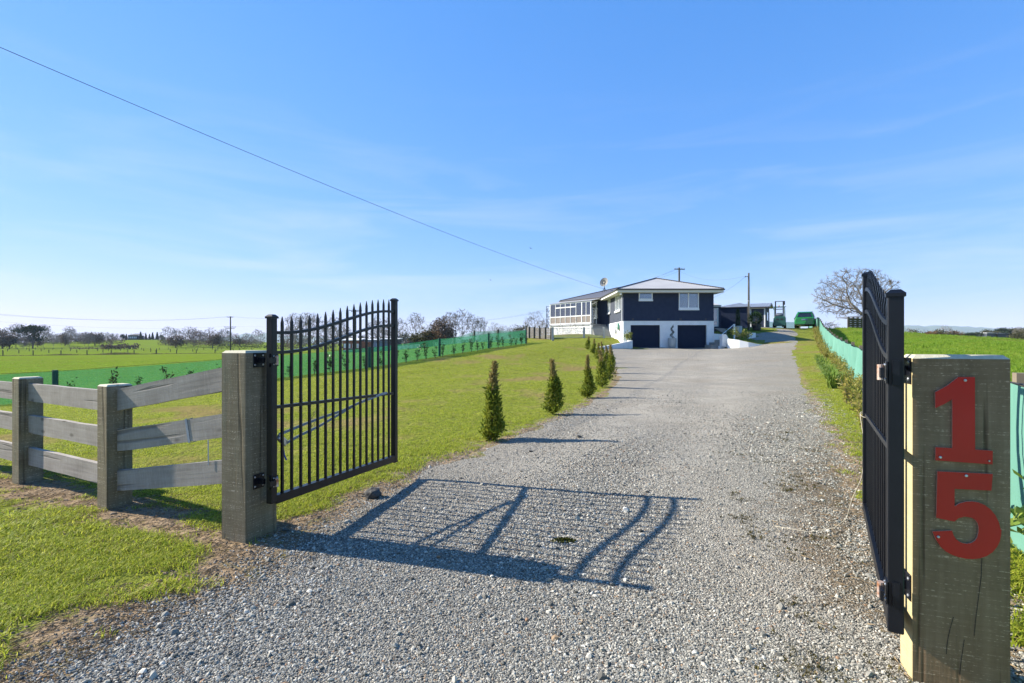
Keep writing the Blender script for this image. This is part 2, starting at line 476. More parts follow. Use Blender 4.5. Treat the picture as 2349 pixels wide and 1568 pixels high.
# ------------------------------------------------------------------ ground materials
def gmat():
    t = NT('pasture_ground')
    v = t.coords((1, 1, 1), 'World')
    n_big = t.noise(v, 0.09, 4); n_mid = t.noise(v, 0.9, 5, 0.6); n_fin = t.noise(v, 14, 4, 0.65); n_vf = t.noise(v, 70, 3, 0.7)
    field = t.attr('field')
    lawn = t.ramp(n_mid, [(0.28, (.165,.170,.034)), (0.50, (.19,.215,.040)), (0.75, (.235,.22,.06))])
    past = t.ramp(n_mid, [(0.28, (.125,.185,.021)), (0.50, (.155,.225,.026)), (0.75, (.20,.245,.04))])
    past = t.mix(t.mr(n_big, .42, .66), past, (.15, .19, .034))
    col = t.mix(field, lawn, past)
    n_cl = t.noise(v, 3.1, 4, .7)
    col = t.mix(t.mr(n_cl, .52, .72, 0, .45), col, (.075, .11, .014))
    col = t.mix(t.mr(t.noise(v, 1.9, 3, .6), .55, .75, 0, .5), col, (.25, .25, .045))
    col = t.mix(t.mr(n_fin, .35, .70, 0, .45), col, (.075, .095, .014))
    wa = t.math('ADD', t.attr('worn'), t.math('MULTIPLY', t.math('SUBTRACT', t.noise(v, 4, 5, .7), .5), .9))
    worn = t.math('MULTIPLY', t.mr(wa, .15, .65), t.math('SUBTRACT', 1.0, field))
    col = t.mix(t.math('MULTIPLY', worn, .75), col, (.21, .15, .07))
    # tussocks on the rising paddock
    tus = t.mr(t.noise(v, 1.3, 3, .7), .56, .70)
    col = t.mix(t.math('MULTIPLY', tus, t.math('MULTIPLY', field, .45)), col, (.05, .095, .016))
    soil = t.ramp(n_fin, [(0.3, (.12,.085,.055)), (0.55, (.26,.19,.122)), (0.8, (.34,.26,.175))])
    soil = t.mix(t.mr(n_vf, .55, .7, 0, .6), soil, (.27, .21, .14))
    soil = t.mix(t.mr(t.noise(v, 3.2, 4, .6), .58, .68, 0, .7), soil, (.15, .14, .03))
    d = t.math('ADD', t.attr('dirt'), t.math('MULTIPLY', t.math('SUBTRACT', t.noise(v, 3.5, 5, .7), .5), 1.0))
    col = t.mix(t.mr(d, -.04, .10), col, soil)
    h = t.math('ADD', t.math('ADD', t.math('MULTIPLY', n_fin, .5), t.math('MULTIPLY', n_cl, 2.2)), t.math('MULTIPLY', n_vf, .2))
    return t.done(t.prin(col, .9, normal=t.bump(h, .9, .06), spec=.0))
def drivemat():
    t = NT('gravel')
    v = t.coords((1, 1, 1), 'World')
    vc = t.vor(v, 80, 'F1', 'Color'); vd = t.vor(v, 80, 'F1', 'Distance')
    vc2 = t.vor(v, 130, 'F1', 'Color')
    sp = t.n('ShaderNodeSeparateColor'); t.t.links.new(vc, sp.inputs[0])
    sp2 = t.n('ShaderNodeSeparateColor'); t.t.links.new(vc2, sp2.inputs[0])
    st = t.ramp(sp.outputs[0], [(0.0, (.20,.184,.158)), (0.45, (.35,.325,.28)), (0.8, (.46,.425,.365)), (1.0, (.60,.56,.49))])
    fn = t.ramp(sp2.outputs[0], [(0.0, (.30,.27,.225)), (1.0, (.50,.458,.388))])
    mid = t.noise(v, .8, 5, .6)
    packed = t.mr(mid, .40, .62)
    col = t.mix(packed, st, fn)
    col = t.mix(t.mr(t.noise(v, .35, 4, .6), .48, .72, 0, .45), col, (.44, .385, .305))
    col = t.mix(t.mr(vd, .30, .65, 0, .6), col, (.14, .125, .10), 'MIX')
    col = t.mix(t.mr(t.noise(v, 2.4, 4, .7), .68, .78, 0, .5), col, (.16, .145, .05))
    col = t.mix(t.mr(t.noise(v, 9, 3, .7), .48, .70, 0, .35), col, (.18, .162, .135))
    col = t.mix(t.mr(t.noise(t.coords((.5, .9, 1), 'World'), .55, 6, .72), .50, .66, 0, .45), col, (.25, .20, .14))
    col = t.mix(t.mr(t.noise(t.coords((1.6, .55, 1), 'World'), .9, 5, .65), .50, .72, 0, .40), col, (.235, .21, .172))
    tk = t.math('MULTIPLY', t.attr('track'), t.mr(t.noise(v, 1.6, 5, .7), .30, .62))
    col = t.mix(t.math('MULTIPLY', tk, .75), col, t.ramp(sp2.outputs[0], [(0.0, (.36,.325,.268)), (1.0, (.50,.455,.38))]))
    ea = t.math('ADD', t.attr('shoulder'), t.math('MULTIPLY', t.math('SUBTRACT', t.noise(v, 4.5, 5, .7), .5), 1.5))
    col = t.mix(t.mr(ea, .35, .75, 0, .85), col, (.17, .13, .088))
    h = t.math('SUBTRACT', t.math('MULTIPLY', sp2.outputs[1], .35), vd)
    return t.done(t.prin(col, .9, normal=t.bump(h, .8, .02), spec=.03))
M['ground'] = gmat(); M['drive'] = drivemat()

# one sheet to the horizon, finer towards the view
angs = np.radians(np.concatenate([np.linspace(-56, 56, 300), np.linspace(58, 302, 70)]))
rad = np.concatenate([[0.0], np.geomspace(0.35, 9000, 235)])
AA, RR = np.meshgrid(angs, rad)
gx, gy = (RR * np.sin(AA)).ravel(), (RR * np.cos(AA)).ravel()
gz = zf(gx, gy)
na, nr = len(angs), len(rad)
ii, jj = np.meshgrid(np.arange(nr - 1), np.arange(na), indexing='ij')
j2 = (jj + 1) % na
GF = np.stack([ii*na+jj, ii*na+j2, (ii+1)*na+j2, (ii+1)*na+jj], -1).reshape(-1, 4)
ground = mesh_np('ground', np.stack([gx, gy, gz], 1), GF, M['ground'], smooth=True)
tag(ground, 'green lawn and paddocks stretching flat to the distance', kind='structure')
LF_LINE = [(-60,-4),(-27,8),(-20,14),(-15.8,17.7),(-12.4,21.5),(-7.5,26.9),(-4.6,32.4),(-1.74,38),(1.17,43),(-1.3,48),(-3.9,53),(-7,60)]
RF_LINE = [(-.6,-3.5),(3.47,3.57),(7,9.7),(12,18.3),(15,23.6),(21,34),(25.5,42),(29.6,49.2)]
def fieldness(x, y):
    pl = np.array(LF_LINE + [(-90, 200), (-300, 200), (-300, -20)])
    pr = np.array(RF_LINE + [(40, 75), (300, 300), (400, -50)])
    f = inside(x, y, pl) | inside(x, y, pr) | (np.hypot(x, y) > 72)
    return f.astype(np.float32)
dv = np.where(np.hypot(gx, gy) < 80, dirtiness(gx, gy), -2.0)
dv = np.clip(dv, -2, 1).astype(np.float32)
fv = fieldness(gx, gy)
wv_ = np.where(np.hypot(gx, gy) < 60, 1, 0).astype(bool); wr_ = np.full(len(gx), -1.0); wr_[wv_] = wornf(gx[wv_], gy[wv_])
for nm, arr in (('dirt', dv), ('field', fv), ('worn', wr_.astype(np.float32))):
    a = ground.data.attributes.new(nm, 'FLOAT', 'POINT'); a.data.foreach_set('value', arr)

# driveway sheet: irregular outline, triangulated with graded inner points
pts2 = [Vector(p) for p in DRIVE]
nb = len(pts2)
cand = RNG.random((60000, 2)) * np.array([34, 66]) + np.array([-3, -8])
rr_ = np.maximum(np.hypot(cand[:, 0], cand[:, 1] ), 2.0)
keep = RNG.random(len(cand)) < np.minimum(1, 6.0 / rr_ ** 1.6)
cand = cand[keep]
cand = cand[inside(cand[:, 0], cand[:, 1], DRIVE_NP)]
cand = cand[pdist(cand[:, 0], cand[:, 1], DRIVE + [DRIVE[0]]) > 0.12]
pts2 += [Vector(p) for p in cand]
ov, oe, of_, *_r = delaunay_2d_cdt(pts2, [], [list(range(nb))], 1, 1e-5)
ox = np.array([v.x for v in ov]); oy = np.array([v.y for v in ov])
ed = pdist(ox, oy, DRIVE + [DRIVE[0]])
oz = zf(ox, oy) + 0.012 + 0.035 * sstep(0, 1.2, ed) * sstep(4.5, 8, oy) - .016 * sstep(.05, 0, ed)
oz += 0.012 * np.sin(ox * 2.1 + oy * .7) * sstep(0, 1, ed)
drive = mesh_np('driveway', np.stack([ox, oy, oz], 1), np.array([f for f in of_ if len(f) == 3]), M['drive'], smooth=True)
tag(drive, 'pale grey gravel driveway curving up to the house', kind='structure')
sh_ = sstep(1.0, .15, pdist(ox, oy, RIGHT_EDGE)) * sstep(9, 5, oy) + .8 * sstep(.7, .1, pdist(ox, oy, LEFT_EDGE)) * sstep(5.5, 4, oy)
def trackf(x, y):
    a_ = pdist(x, y, LEFT_EDGE); b_ = pdist(x, y, RIGHT_EDGE); f_ = a_ / (a_ + b_ + 1e-6); w_ = np.clip(.30 / (.5 * (a_ + b_) + .3), .05, .14)
    return np.maximum(np.exp(-((f_ - .30) / w_) ** 2), np.exp(-((f_ - .62) / w_) ** 2)) * sstep(3.0, 6, y) * sstep(46, 34, y)
_a = drive.data.attributes.new('track', 'FLOAT', 'POINT'); _a.data.foreach_set('value', trackf(ox, oy).astype(np.float32))
_a = drive.data.attributes.new('shoulder', 'FLOAT', 'POINT'); _a.data.foreach_set('value', np.clip(sh_, 0, 1).astype(np.float32))
from mathutils.bvhtree import BVHTree
_bv = BVHTree.FromPolygons([Vector((a, b, c)) for a, b, c in zip(ox, oy, oz)], [tuple(f) for f in of_])
def zd(x, y):
    h = _bv.ray_cast(Vector((x, y, 60)), Vector((0, 0, -1)))
    return h[0].z if h[0] else z0(x, y)

# ------------------------------------------------------------------ scattered stuff (geometry-node instances on points)
def scatter(name, pos, rot, scl, sources, label=None):
    me = bpy.data.meshes.new(name)
    n = len(pos)
    me.vertices.add(n); me.vertices.foreach_set('co', np.asarray(pos, np.float32).ravel())
    for nm, arr in (('rot', rot), ('scl', scl)):
        a = me.attributes.new(nm, 'FLOAT_VECTOR', 'POINT'); a.data.foreach_set('vector', np.asarray(arr, np.float32).ravel())
    ids = RNG.integers(0, len(sources), n).astype(np.int32)
    a = me.attributes.new('idx', 'INT', 'POINT'); a.data.foreach_set('value', ids)
    o = bpy.data.objects.new(name, me); COL.objects.link(o)
    sc = bpy.data.collections.new(name + '_kinds')
    for k, (m, mt) in enumerate(sources):
        m.materials.append(mt)
        so = bpy.data.objects.new('%s_kind_%02d' % (name, k), m); sc.objects.link(so)
    ng = bpy.data.node_groups.new(name + '_scatter', 'GeometryNodeTree')
    ng.interface.new_socket('Geometry', in_out='INPUT', socket_type='NodeSocketGeometry')
    ng.interface.new_socket('Geometry', in_out='OUTPUT', socket_type='NodeSocketGeometry')
    N, L = ng.nodes, ng.links
    gi, go = N.new('NodeGroupInput'), N.new('NodeGroupOutput')
    ci = N.new('GeometryNodeCollectionInfo'); ci.inputs['Collection'].default_value = sc
    ci.inputs['Separate Children'].default_value = True; ci.inputs['Reset Children'].default_value = True
    ip = N.new('GeometryNodeInstanceOnPoints'); ip.inputs['Pick Instance'].default_value = True
    def att(nm, dt):
        q = N.new('GeometryNodeInputNamedAttribute'); q.data_type = dt; q.inputs['Name'].default_value = nm
        return q.outputs['Attribute']
    L.new(gi.outputs[0], ip.inputs['Points']); L.new(ci.outputs[0], ip.inputs['Instance'])
    L.new(att('idx', 'INT'), ip.inputs['Instance Index'])
    e2r = N.new('FunctionNodeEulerToRotation'); L.new(att('rot', 'FLOAT_VECTOR'), e2r.inputs[0]); L.new(e2r.outputs[0], ip.inputs['Rotation'])
    L.new(att('scl', 'FLOAT_VECTOR'), ip.inputs['Scale'])
    L.new(ip.outputs[0], go.inputs[0])
    md = o.modifiers.new('scatter', 'NODES'); md.node_group = ng
    return tag(o, label, kind='stuff')

def stone_mesh(seed):
    bm = bmesh.new(); bmesh.ops.create_icosphere(bm, subdivisions=1, radius=.5)
    r = random.Random(seed)
    sx, sy, sz = r.uniform(.8, 1.25), r.uniform(.6, .95), r.uniform(.4, .72)
    for v in bm.verts:
        k = r.uniform(.72, 1.22)
        v.co = Vector((v.co.x * sx * k, v.co.y * sy * k, v.co.z * sz * k))
    me = bpy.data.meshes.new('stone_shape'); bm.to_mesh(me); bm.free(); return me
def stonemat():
    t = NT('crushed_stone')
    oi = t.n('ShaderNodeObjectInfo')
    col = t.ramp(oi.outputs['Random'], [(0.0,(.085,.080,.070)),(0.25,(.175,.166,.145)),(0.5,(.255,.241,.208)),(0.72,(.34,.32,.272)),(0.88,(.45,.42,.36)),(0.94,(.59,.555,.48)),(0.97,(.30,.22,.14)),(0.99,(.30,.18,.11)),(1.0,(.06,.057,.052))])
    return t.done(t.prin(col, .8, spec=.08))
M['stone'] = stonemat()
stones = [(stone_mesh(k), M['stone']) for k in range(7)]

def scatter_xy(n, ymin, ymax, power, spread=1.06, xl=None, xr=None):
    """points with areal density ~ Y^-power inside the view wedge (and a little beyond)"""
    p = 2 - power
    u = RNG.random(n)
    Y = (ymin ** p + u * (ymax ** p - ymin ** p)) ** (1 / p)
    X = (RNG.random(n) * 2 - 1) * spread * Y
    return X, Y
sx, sy = scatter_xy(1150000, 1.75, 16, 1.95, 1.04)
k = inside(sx, sy, DRIVE_NP) | ((pdist(sx, sy, LEFT_EDGE) < .42 * RNG.random(len(sx)) ** 1.8) | (pdist(sx, sy, RIGHT_EDGE) < .8 * RNG.random(len(sx)) ** 2.2))
sx, sy = sx[k], sy[k]
# packed wheel tracks are finer, shoulders looser
loose = .5 + .5 * np.sin(sx * 1.9 - sy * .75 + .8) * np.cos(sx * .6 + sy * .5)
loose = np.clip(loose + .55 * sstep(.9, 0, pdist(sx, sy, RIGHT_EDGE)), 0, 1.2)
shd = sstep(1.1, .2, pdist(sx, sy, RIGHT_EDGE)) * sstep(9, 5, sy) + .7 * sstep(.75, .1, pdist(sx, sy, LEFT_EDGE)) * sstep(5.5, 4, sy)
gap = (np.sin(sx * 9 + 3 * np.sin(sy * 4.1)) * np.sin(sy * 7.3 - 2 * np.sin(sx * 5.2)) * .5 + .5)
kk = RNG.random(len(sx)) < (.40 + .60 * loose) * (1 - shd * np.clip(.35 + .75 * gap, 0, .93)) * (1 - .62 * trackf(sx, sy)) * np.interp(sy, [7, 16], [1, .0])
sx, sy, loose = sx[kk], sy[kk], loose[kk]
sz_ = np.exp(RNG.normal(-4.68, .32, len(sx))) * (0.78 + .45 * loose)
big = RNG.random(len(sx)) < .012
sz_[big] *= RNG.uniform(1.5, 2.6, big.sum())
sz_ *= np.interp(sy, [2, 6, 16], [1.0, 1.15, 1.6])
szz = np.maximum(np.array([zd(a, b) for a, b in zip(sx, sy)]), zf(sx, sy)) + sz_ * .12
srot = np.stack([RNG.normal(0, .45, len(sx)), RNG.normal(0, .45, len(sx)), RNG.random(len(sx)) * 6.283], 1)
scatter('gravel', np.stack([sx, sy, szz], 1), srot, np.stack([sz_] * 3, 1), stones, 'loose grey crushed stones over the driveway')

def blade_clump(seed, nb, h, spread, width, lean=.5):
    r = random.Random(seed); V, Fc = [], []
    for _ in range(nb):
        a = r.uniform(0, 6.283); d = spread * math.sqrt(r.random()); bx_, by_ = d * math.cos(a), d * math.sin(a)
        hh = h * r.uniform(.45, 1.1); az = r.uniform(0, 6.283); ln = hh * r.uniform(.1, lean) * 2
        wx, wy = -math.sin(az) * width, math.cos(az) * width
        b = len(V)
        mx, my = bx_ + math.cos(az) * ln * .35, by_ + math.sin(az) * ln * .35
        V += [(bx_ - wx, by_ - wy, -.01), (bx_ + wx, by_ + wy, -.01), (mx + wx * .8, my + wy * .8, hh * .6), (mx - wx * .8, my - wy * .8, hh * .6), (bx_ + math.cos(az) * ln, by_ + math.sin(az) * ln, hh)]
        Fc += [(b, b+1, b+2, b+3), (b+3, b+2, b+4)]
    me = bpy.data.meshes.new('grass_clump'); me.from_pydata(V, [], Fc); return me
M['grass'] = leafmat('grass_blade', (.235,.315,.020), (.46,.46,.070), .48, .55)
M['grass_rich'] = leafmat('paddock_grass_blade', (.125,.24,.018), (.265,.37,.045), .48, .5)
M['straw'] = leafmat('dry_grass', (.22,.165,.085), (.34,.28,.16), .2, .8)
grass_src = [(blade_clump(i, 11, .042, .05, .0022, .8), M['grass']) for i in range(5)] + [(blade_clump(9, 7, .035, .05, .002, .9), M['straw'])]
gx1, gy1 = scatter_xy(230000, 2.2, 48, 1.75, 1.08)
d1 = dirtiness(gx1, gy1) + .30 * np.sin(gx1 * 5.1 + 2 * np.sin(gy1 * 3.3)) * np.sin(gy1 * 6.3 + gx1) + RNG.normal(0, .1, len(gx1))
k = (d1 < -.02) & ~inside(gx1, gy1, DRIVE_NP) & (fieldness(gx1, gy1) < .5)
gx1, gy1 = gx1[k], gy1[k]
wn1 = wornf(gx1, gy1)
k = RNG.random(len(gx1)) > .9 * sstep(.05, .5, wn1)
gx1, gy1, wn1 = gx1[k], gy1[k], wn1[k]
patch = np.sin(gx1 * 1.7 + np.sin(gy1 * 1.1) * 2) * np.sin(gy1 * 1.9 + .5 * gx1)
near_ = np.interp(gy1, [3, 6], [1.25, 1.0])
gs = near_ * RNG.uniform(.6, 1.15, len(gx1)) * (1 + .25 * patch) * np.clip(1.05 - .55 * wn1, .5, 1.5) * np.interp(gy1, [2, 7, 30, 48], [1.0, 1.1, 1.7, 1.2])
zz = zf(gx1, gy1)
rot = np.stack([RNG.normal(0, .12, len(gx1)), RNG.normal(0, .12, len(gx1)), RNG.random(len(gx1)) * 6.283], 1)
scatter('lawn_grass', np.stack([gx1, gy1, zz], 1), rot, np.stack([gs, gs, gs * np.interp(gy1, [2, 4.5, 9, 30], [.70, .52, .42, .3])], 1), grass_src, 'short yellow green mown grass of the lawn')
pad_src = [(blade_clump(20 + i, 16, .13, .16, .006, .7), M['grass_rich']) for i in range(4)]
gx2, gy2 = scatter_xy(60000, 4, 75, 1.25, 1.1)
k = (fieldness(gx2, gy2) > .5) & ~inside(gx2, gy2, DRIVE_NP)
gx2, gy2 = gx2[k], gy2[k]
tus = np.clip(np.sin(gx2 * .9 + 2 * np.sin(gy2 * .5)) * np.sin(gy2 * 1.1 - gx2 * .4), 0, 1)
gs = RNG.uniform(.5, 1.0, len(gx2)) * (1 + .9 * tus) * np.where(gx2 < 0, .55, 1.0)
rot = np.stack([RNG.normal(0, .15, len(gx2)), RNG.normal(0, .15, len(gx2)), RNG.random(len(gx2)) * 6.283], 1)
scatter('paddock_grass', np.stack([gx2, gy2, zf(gx2, gy2)], 1), rot, np.stack([gs] * 3, 1), pad_src, 'longer lush green grass of the paddocks beyond the mesh fences')
# straw, clods and pine litter on the bare strips
lx, ly = scatter_xy(24000, 2.0, 9, 1.6, 1.08)
dd = dirtiness(lx, ly)
k = ((dd > -.15) & ~inside(lx, ly, DRIVE_NP)) | ((pdist(lx, ly, RIGHT_EDGE) < .95 * RNG.random(len(lx))) & (RNG.random(len(lx)) < .5))
lx, ly = lx[k], ly[k]
def litter_mesh(seed):
    r = random.Random(seed); V, Fc = [], []
    for _ in range(6):
        a = r.uniform(0, 6.283); L = r.uniform(.008, .028); cx_, cy_ = r.uniform(-.05, .05), r.uniform(-.05, .05); w = .0009; b = len(V)
        dx, dy = math.cos(a) * L, math.sin(a) * L
        V += [(cx_ - dx - dy / L * w, cy_ - dy + dx / L * w, r.uniform(.001, .008)), (cx_ - dx + dy / L * w, cy_ - dy - dx / L * w, .002), (cx_ + dx, cy_ + dy, r.uniform(.004, .018))]
        Fc.append((b, b+1, b+2))
    me = bpy.data.meshes.new('litter_shape'); me.from_pydata(V, [], Fc); return me
M['litter'] = leafmat('brown_litter', (.14,.095,.05), (.30,.22,.13), .1, .9)
lit = [(litter_mesh(i), M['litter']) for i in range(4)]
M['clod'] = simple('soil_clod', (.20,.15,.10), (.13,.095,.065), 20, rough=.95)
clods = [(stone_mesh(50 + i), M['clod']) for i in range(3)]
lz = np.array([max(zd(a, b), z0(a, b)) for a, b in zip(lx, ly)])
h = len(lx) // 2
rt = np.stack([RNG.normal(0, .1, len(lx)), RNG.normal(0, .1, len(lx)), RNG.random(len(lx)) * 6.283], 1)
ls = RNG.uniform(.6, 1.4, len(lx))
scatter('litter', np.stack([lx, ly, lz + .003], 1)[:h], rt[:h], np.stack([ls] * 3, 1)[:h], lit, 'dry straw and twigs strewn on the bare soil')
cs = np.exp(RNG.normal(-3.9, .4, len(lx)))
kc = ~inside(lx[h:], ly[h:], DRIVE_NP)
scatter('soil_clods', np.stack([lx, ly, lz], 1)[h:][kc], rt[h:][kc], np.stack([cs] * 3, 1)[h:][kc], clods, 'brown clods of earth along the board fence and drive edge')

# flecks of dark moss and leaf litter caught between the stones, in patches
M['moss_fleck'] = leafmat('moss_fleck', (.050,.045,.014), (.13,.105,.04), .1, .9)
mk = [(m.copy(), M['moss_fleck']) for m in (litter_mesh(20), litter_mesh(21), blade_clump(31, 7, .016, .03, .004, .9))]
cx_, cy_ = scatter_xy(260, 2.1, 13, 1.5, 1.0)
k = inside(cx_, cy_, DRIVE_NP) & (cy_ < 8) & (pdist(cx_, cy_, RIGHT_EDGE) < 1.1)
cx_, cy_ = cx_[k], cy_[k]
fx_ = np.repeat(cx_, 60) + RNG.normal(0, .10, len(cx_) * 60) * np.repeat(RNG.uniform(.4, 1.6, len(cx_)), 60)
fy_ = np.repeat(cy_, 60) + RNG.normal(0, .08, len(cx_) * 60) * np.repeat(RNG.uniform(.4, 1.6, len(cx_)), 60)
k = inside(fx_, fy_, DRIVE_NP); fx_, fy_ = fx_[k], fy_[k]
fz_ = np.array([zd(a, b) for a, b in zip(fx_, fy_)]) + .006
fs_ = RNG.uniform(.35, .8, len(fx_))
scatter('moss_flecks', np.stack([fx_, fy_, fz_], 1), np.stack([RNG.normal(0, .2, len(fx_)), RNG.normal(0, .2, len(fx_)), RNG.random(len(fx_)) * 6.283], 1), np.stack([fs_] * 3, 1), mk, 'dark moss and leaf flecks in patches among the gravel')
# ------------------------------------------------------------------ gateposts, gates, board fence
def post_mb(x0, x1, y0, y1, zb, zt, ch=.018, side_mi=None):
    m = MB()
    b = [(x0,y0),(x1,y0),(x1,y1),(x0,y1)]
    c = [(x0+ch,y0+ch),(x1-ch,y0+ch),(x1-ch,y1-ch),(x0+ch,y1-ch)]
    vs = [(x,y,zb) for x,y in b] + [(x,y,zt-ch) for x,y in b] + [(x,y,zt) for x,y in c]
    mi = side_mi or [0,0,0,0]
    m.v = vs
    for i in range(4):
        j = (i+1) % 4
        m.f.append((i,j,4+j,4+i)); m.m.append(mi[i])
    for i in range(4):
        j = (i+1) % 4
        m.f.append((4+i,4+j,8+j,8+i)); m.m.append(1)
    m.f += [(8,9,10,11),(3,2,1,0)]; m.m += [1,0]
    return m

def screw(parent, p, nrm, r=.007):
    m = MB(); p = Vector(p); n_ = Vector(nrm)
    m.tube([p, p + n_ * .003, p + n_ * .005], [r, r, r * .55], 8)
    return m.build('screw', M['zinc'], parent, smooth=False)

LA = math.atan2(-.375, .927)
lpost = thing('gatepost', 'thick weathered timber gatepost carrying the gate on the board fence end', 'gatepost', (-1.950, 3.742, 0), LA)
lt = post_mb(-.241, 0, 0, .285, -.35, 1.352).build('timber', [M['post'], M['post_top']], lpost)
RA = math.radians(-20)
rpost = thing('gatepost', 'thick dark timber gatepost with the big red house number', 'gatepost', (1.666, 2.129, 0), RA)
rt_ = post_mb(0, .320, 0, .135, -.35, 1.356, .016, [0,0,0,2]).build('timber', [M['post_big'], M['post_top'], M['post_sunlit']], rpost)
# drying cracks running down the number face
ru, rv = Vector((math.cos(RA), math.sin(RA))), Vector((-math.sin(RA), math.cos(RA)))
def on_face(px, py):
    a = (px - CX) / F; c = -(py - HY) / F
    s = (1.666 - a * 2.129) / (a * ru.y - ru.x)
    t = 2.129 + s * ru.y
    return (s, EYE + c * t)
def crackm():
    t = NT('open_crack'); return t.done(t.prin((.02,.018,.015), .95))
M['crack'] = crackm()
for cp in ([(1282,460),(1275,620),(1250,820),(1225,1010),(1212,1150)], [(1030,980),(1000,1080),(975,1200),(965,1310)], [(1125,1180),(1100,1350),(1085,1500)]):
    m = MB(); q = [on_face(*Z1(*c)) for c in cp]
    for (a, b), (c, d) in zip(q[:-1], q[1:]):
        m.add([(a-.0011,-.0015,b),(a+.0011,-.0015,b),(c+.0009,-.0015,d),(c-.0009,-.0015,d)], [(0,1,2,3)])
    m.build('crack', M['crack'], rpost, fix=False)
one = [Z8(*p) for p in [(948,185),(1010,152),(1070,118),(1125,75),(1172,38),(1336,38),(1337,400),(1338,745),(1510,757),(1508,890),(950,850),(952,722),(1115,730),(1115,255),(1035,302),(950,340)]]
five = [Z8(*p) for p in [(970,957),(1510,983),(1497,1145),(1138,1128),(1138,1298),(1190,1268),(1250,1253),(1310,1250),(1370,1260),(1430,1285),(1490,1330),(1535,1385),(1570,1455),(1588,1530)]] + \
       [Z1(*p) for p in [(1445,190),(1440,250),(1428,305),(1405,352),(1365,398),(1312,433),(1250,453),(1190,459),(1130,455),(1070,443),(1010,422),(955,392),(905,347),(868,290),(846,245),(835,215),(1008,207),(1020,247),(1043,283),(1075,307),(1110,320),(1145,323),(1180,316),(1210,296),(1230,268),(1242,215),(1242,175),(1233,140),(1212,112),(1180,93),(1120,83),(1065,97),(1030,128),(868,94)]]
for poly, pl in ((one, [(1240,70),(997,820)]), (five, [(1250,1000)])):
    m = MB(); P3 = [(s, -.004, z) for s, z in (on_face(*p) for p in poly)]
    m.prism(P3, (0, -.006, 0))
    m.m = [1] + [0] + [2] * (len(m.f) - 2)
    d = m.build('house_number', [M['red'], M['red'], M['red_edge']], rpost)
    for p in pl:
        s, z = on_face(*Z8(*p)); screw(d, (s, -.010, z), (0, -1, 0), .0055)
    tag(d, 'red numeral 1' if poly is one else 'red numeral 5')
s, z = on_face(*Z1(885, 262)); screw(d, (s, -.010, z), (0, -1, 0), .0055)
for p in ((1472,855),):
    s, z = on_face(*Z8(*p)); screw([c for c in rpost.children if c.get('label') == 'red numeral 1'][0], (s, -.0105, z), (0, -1, 0), .0035)

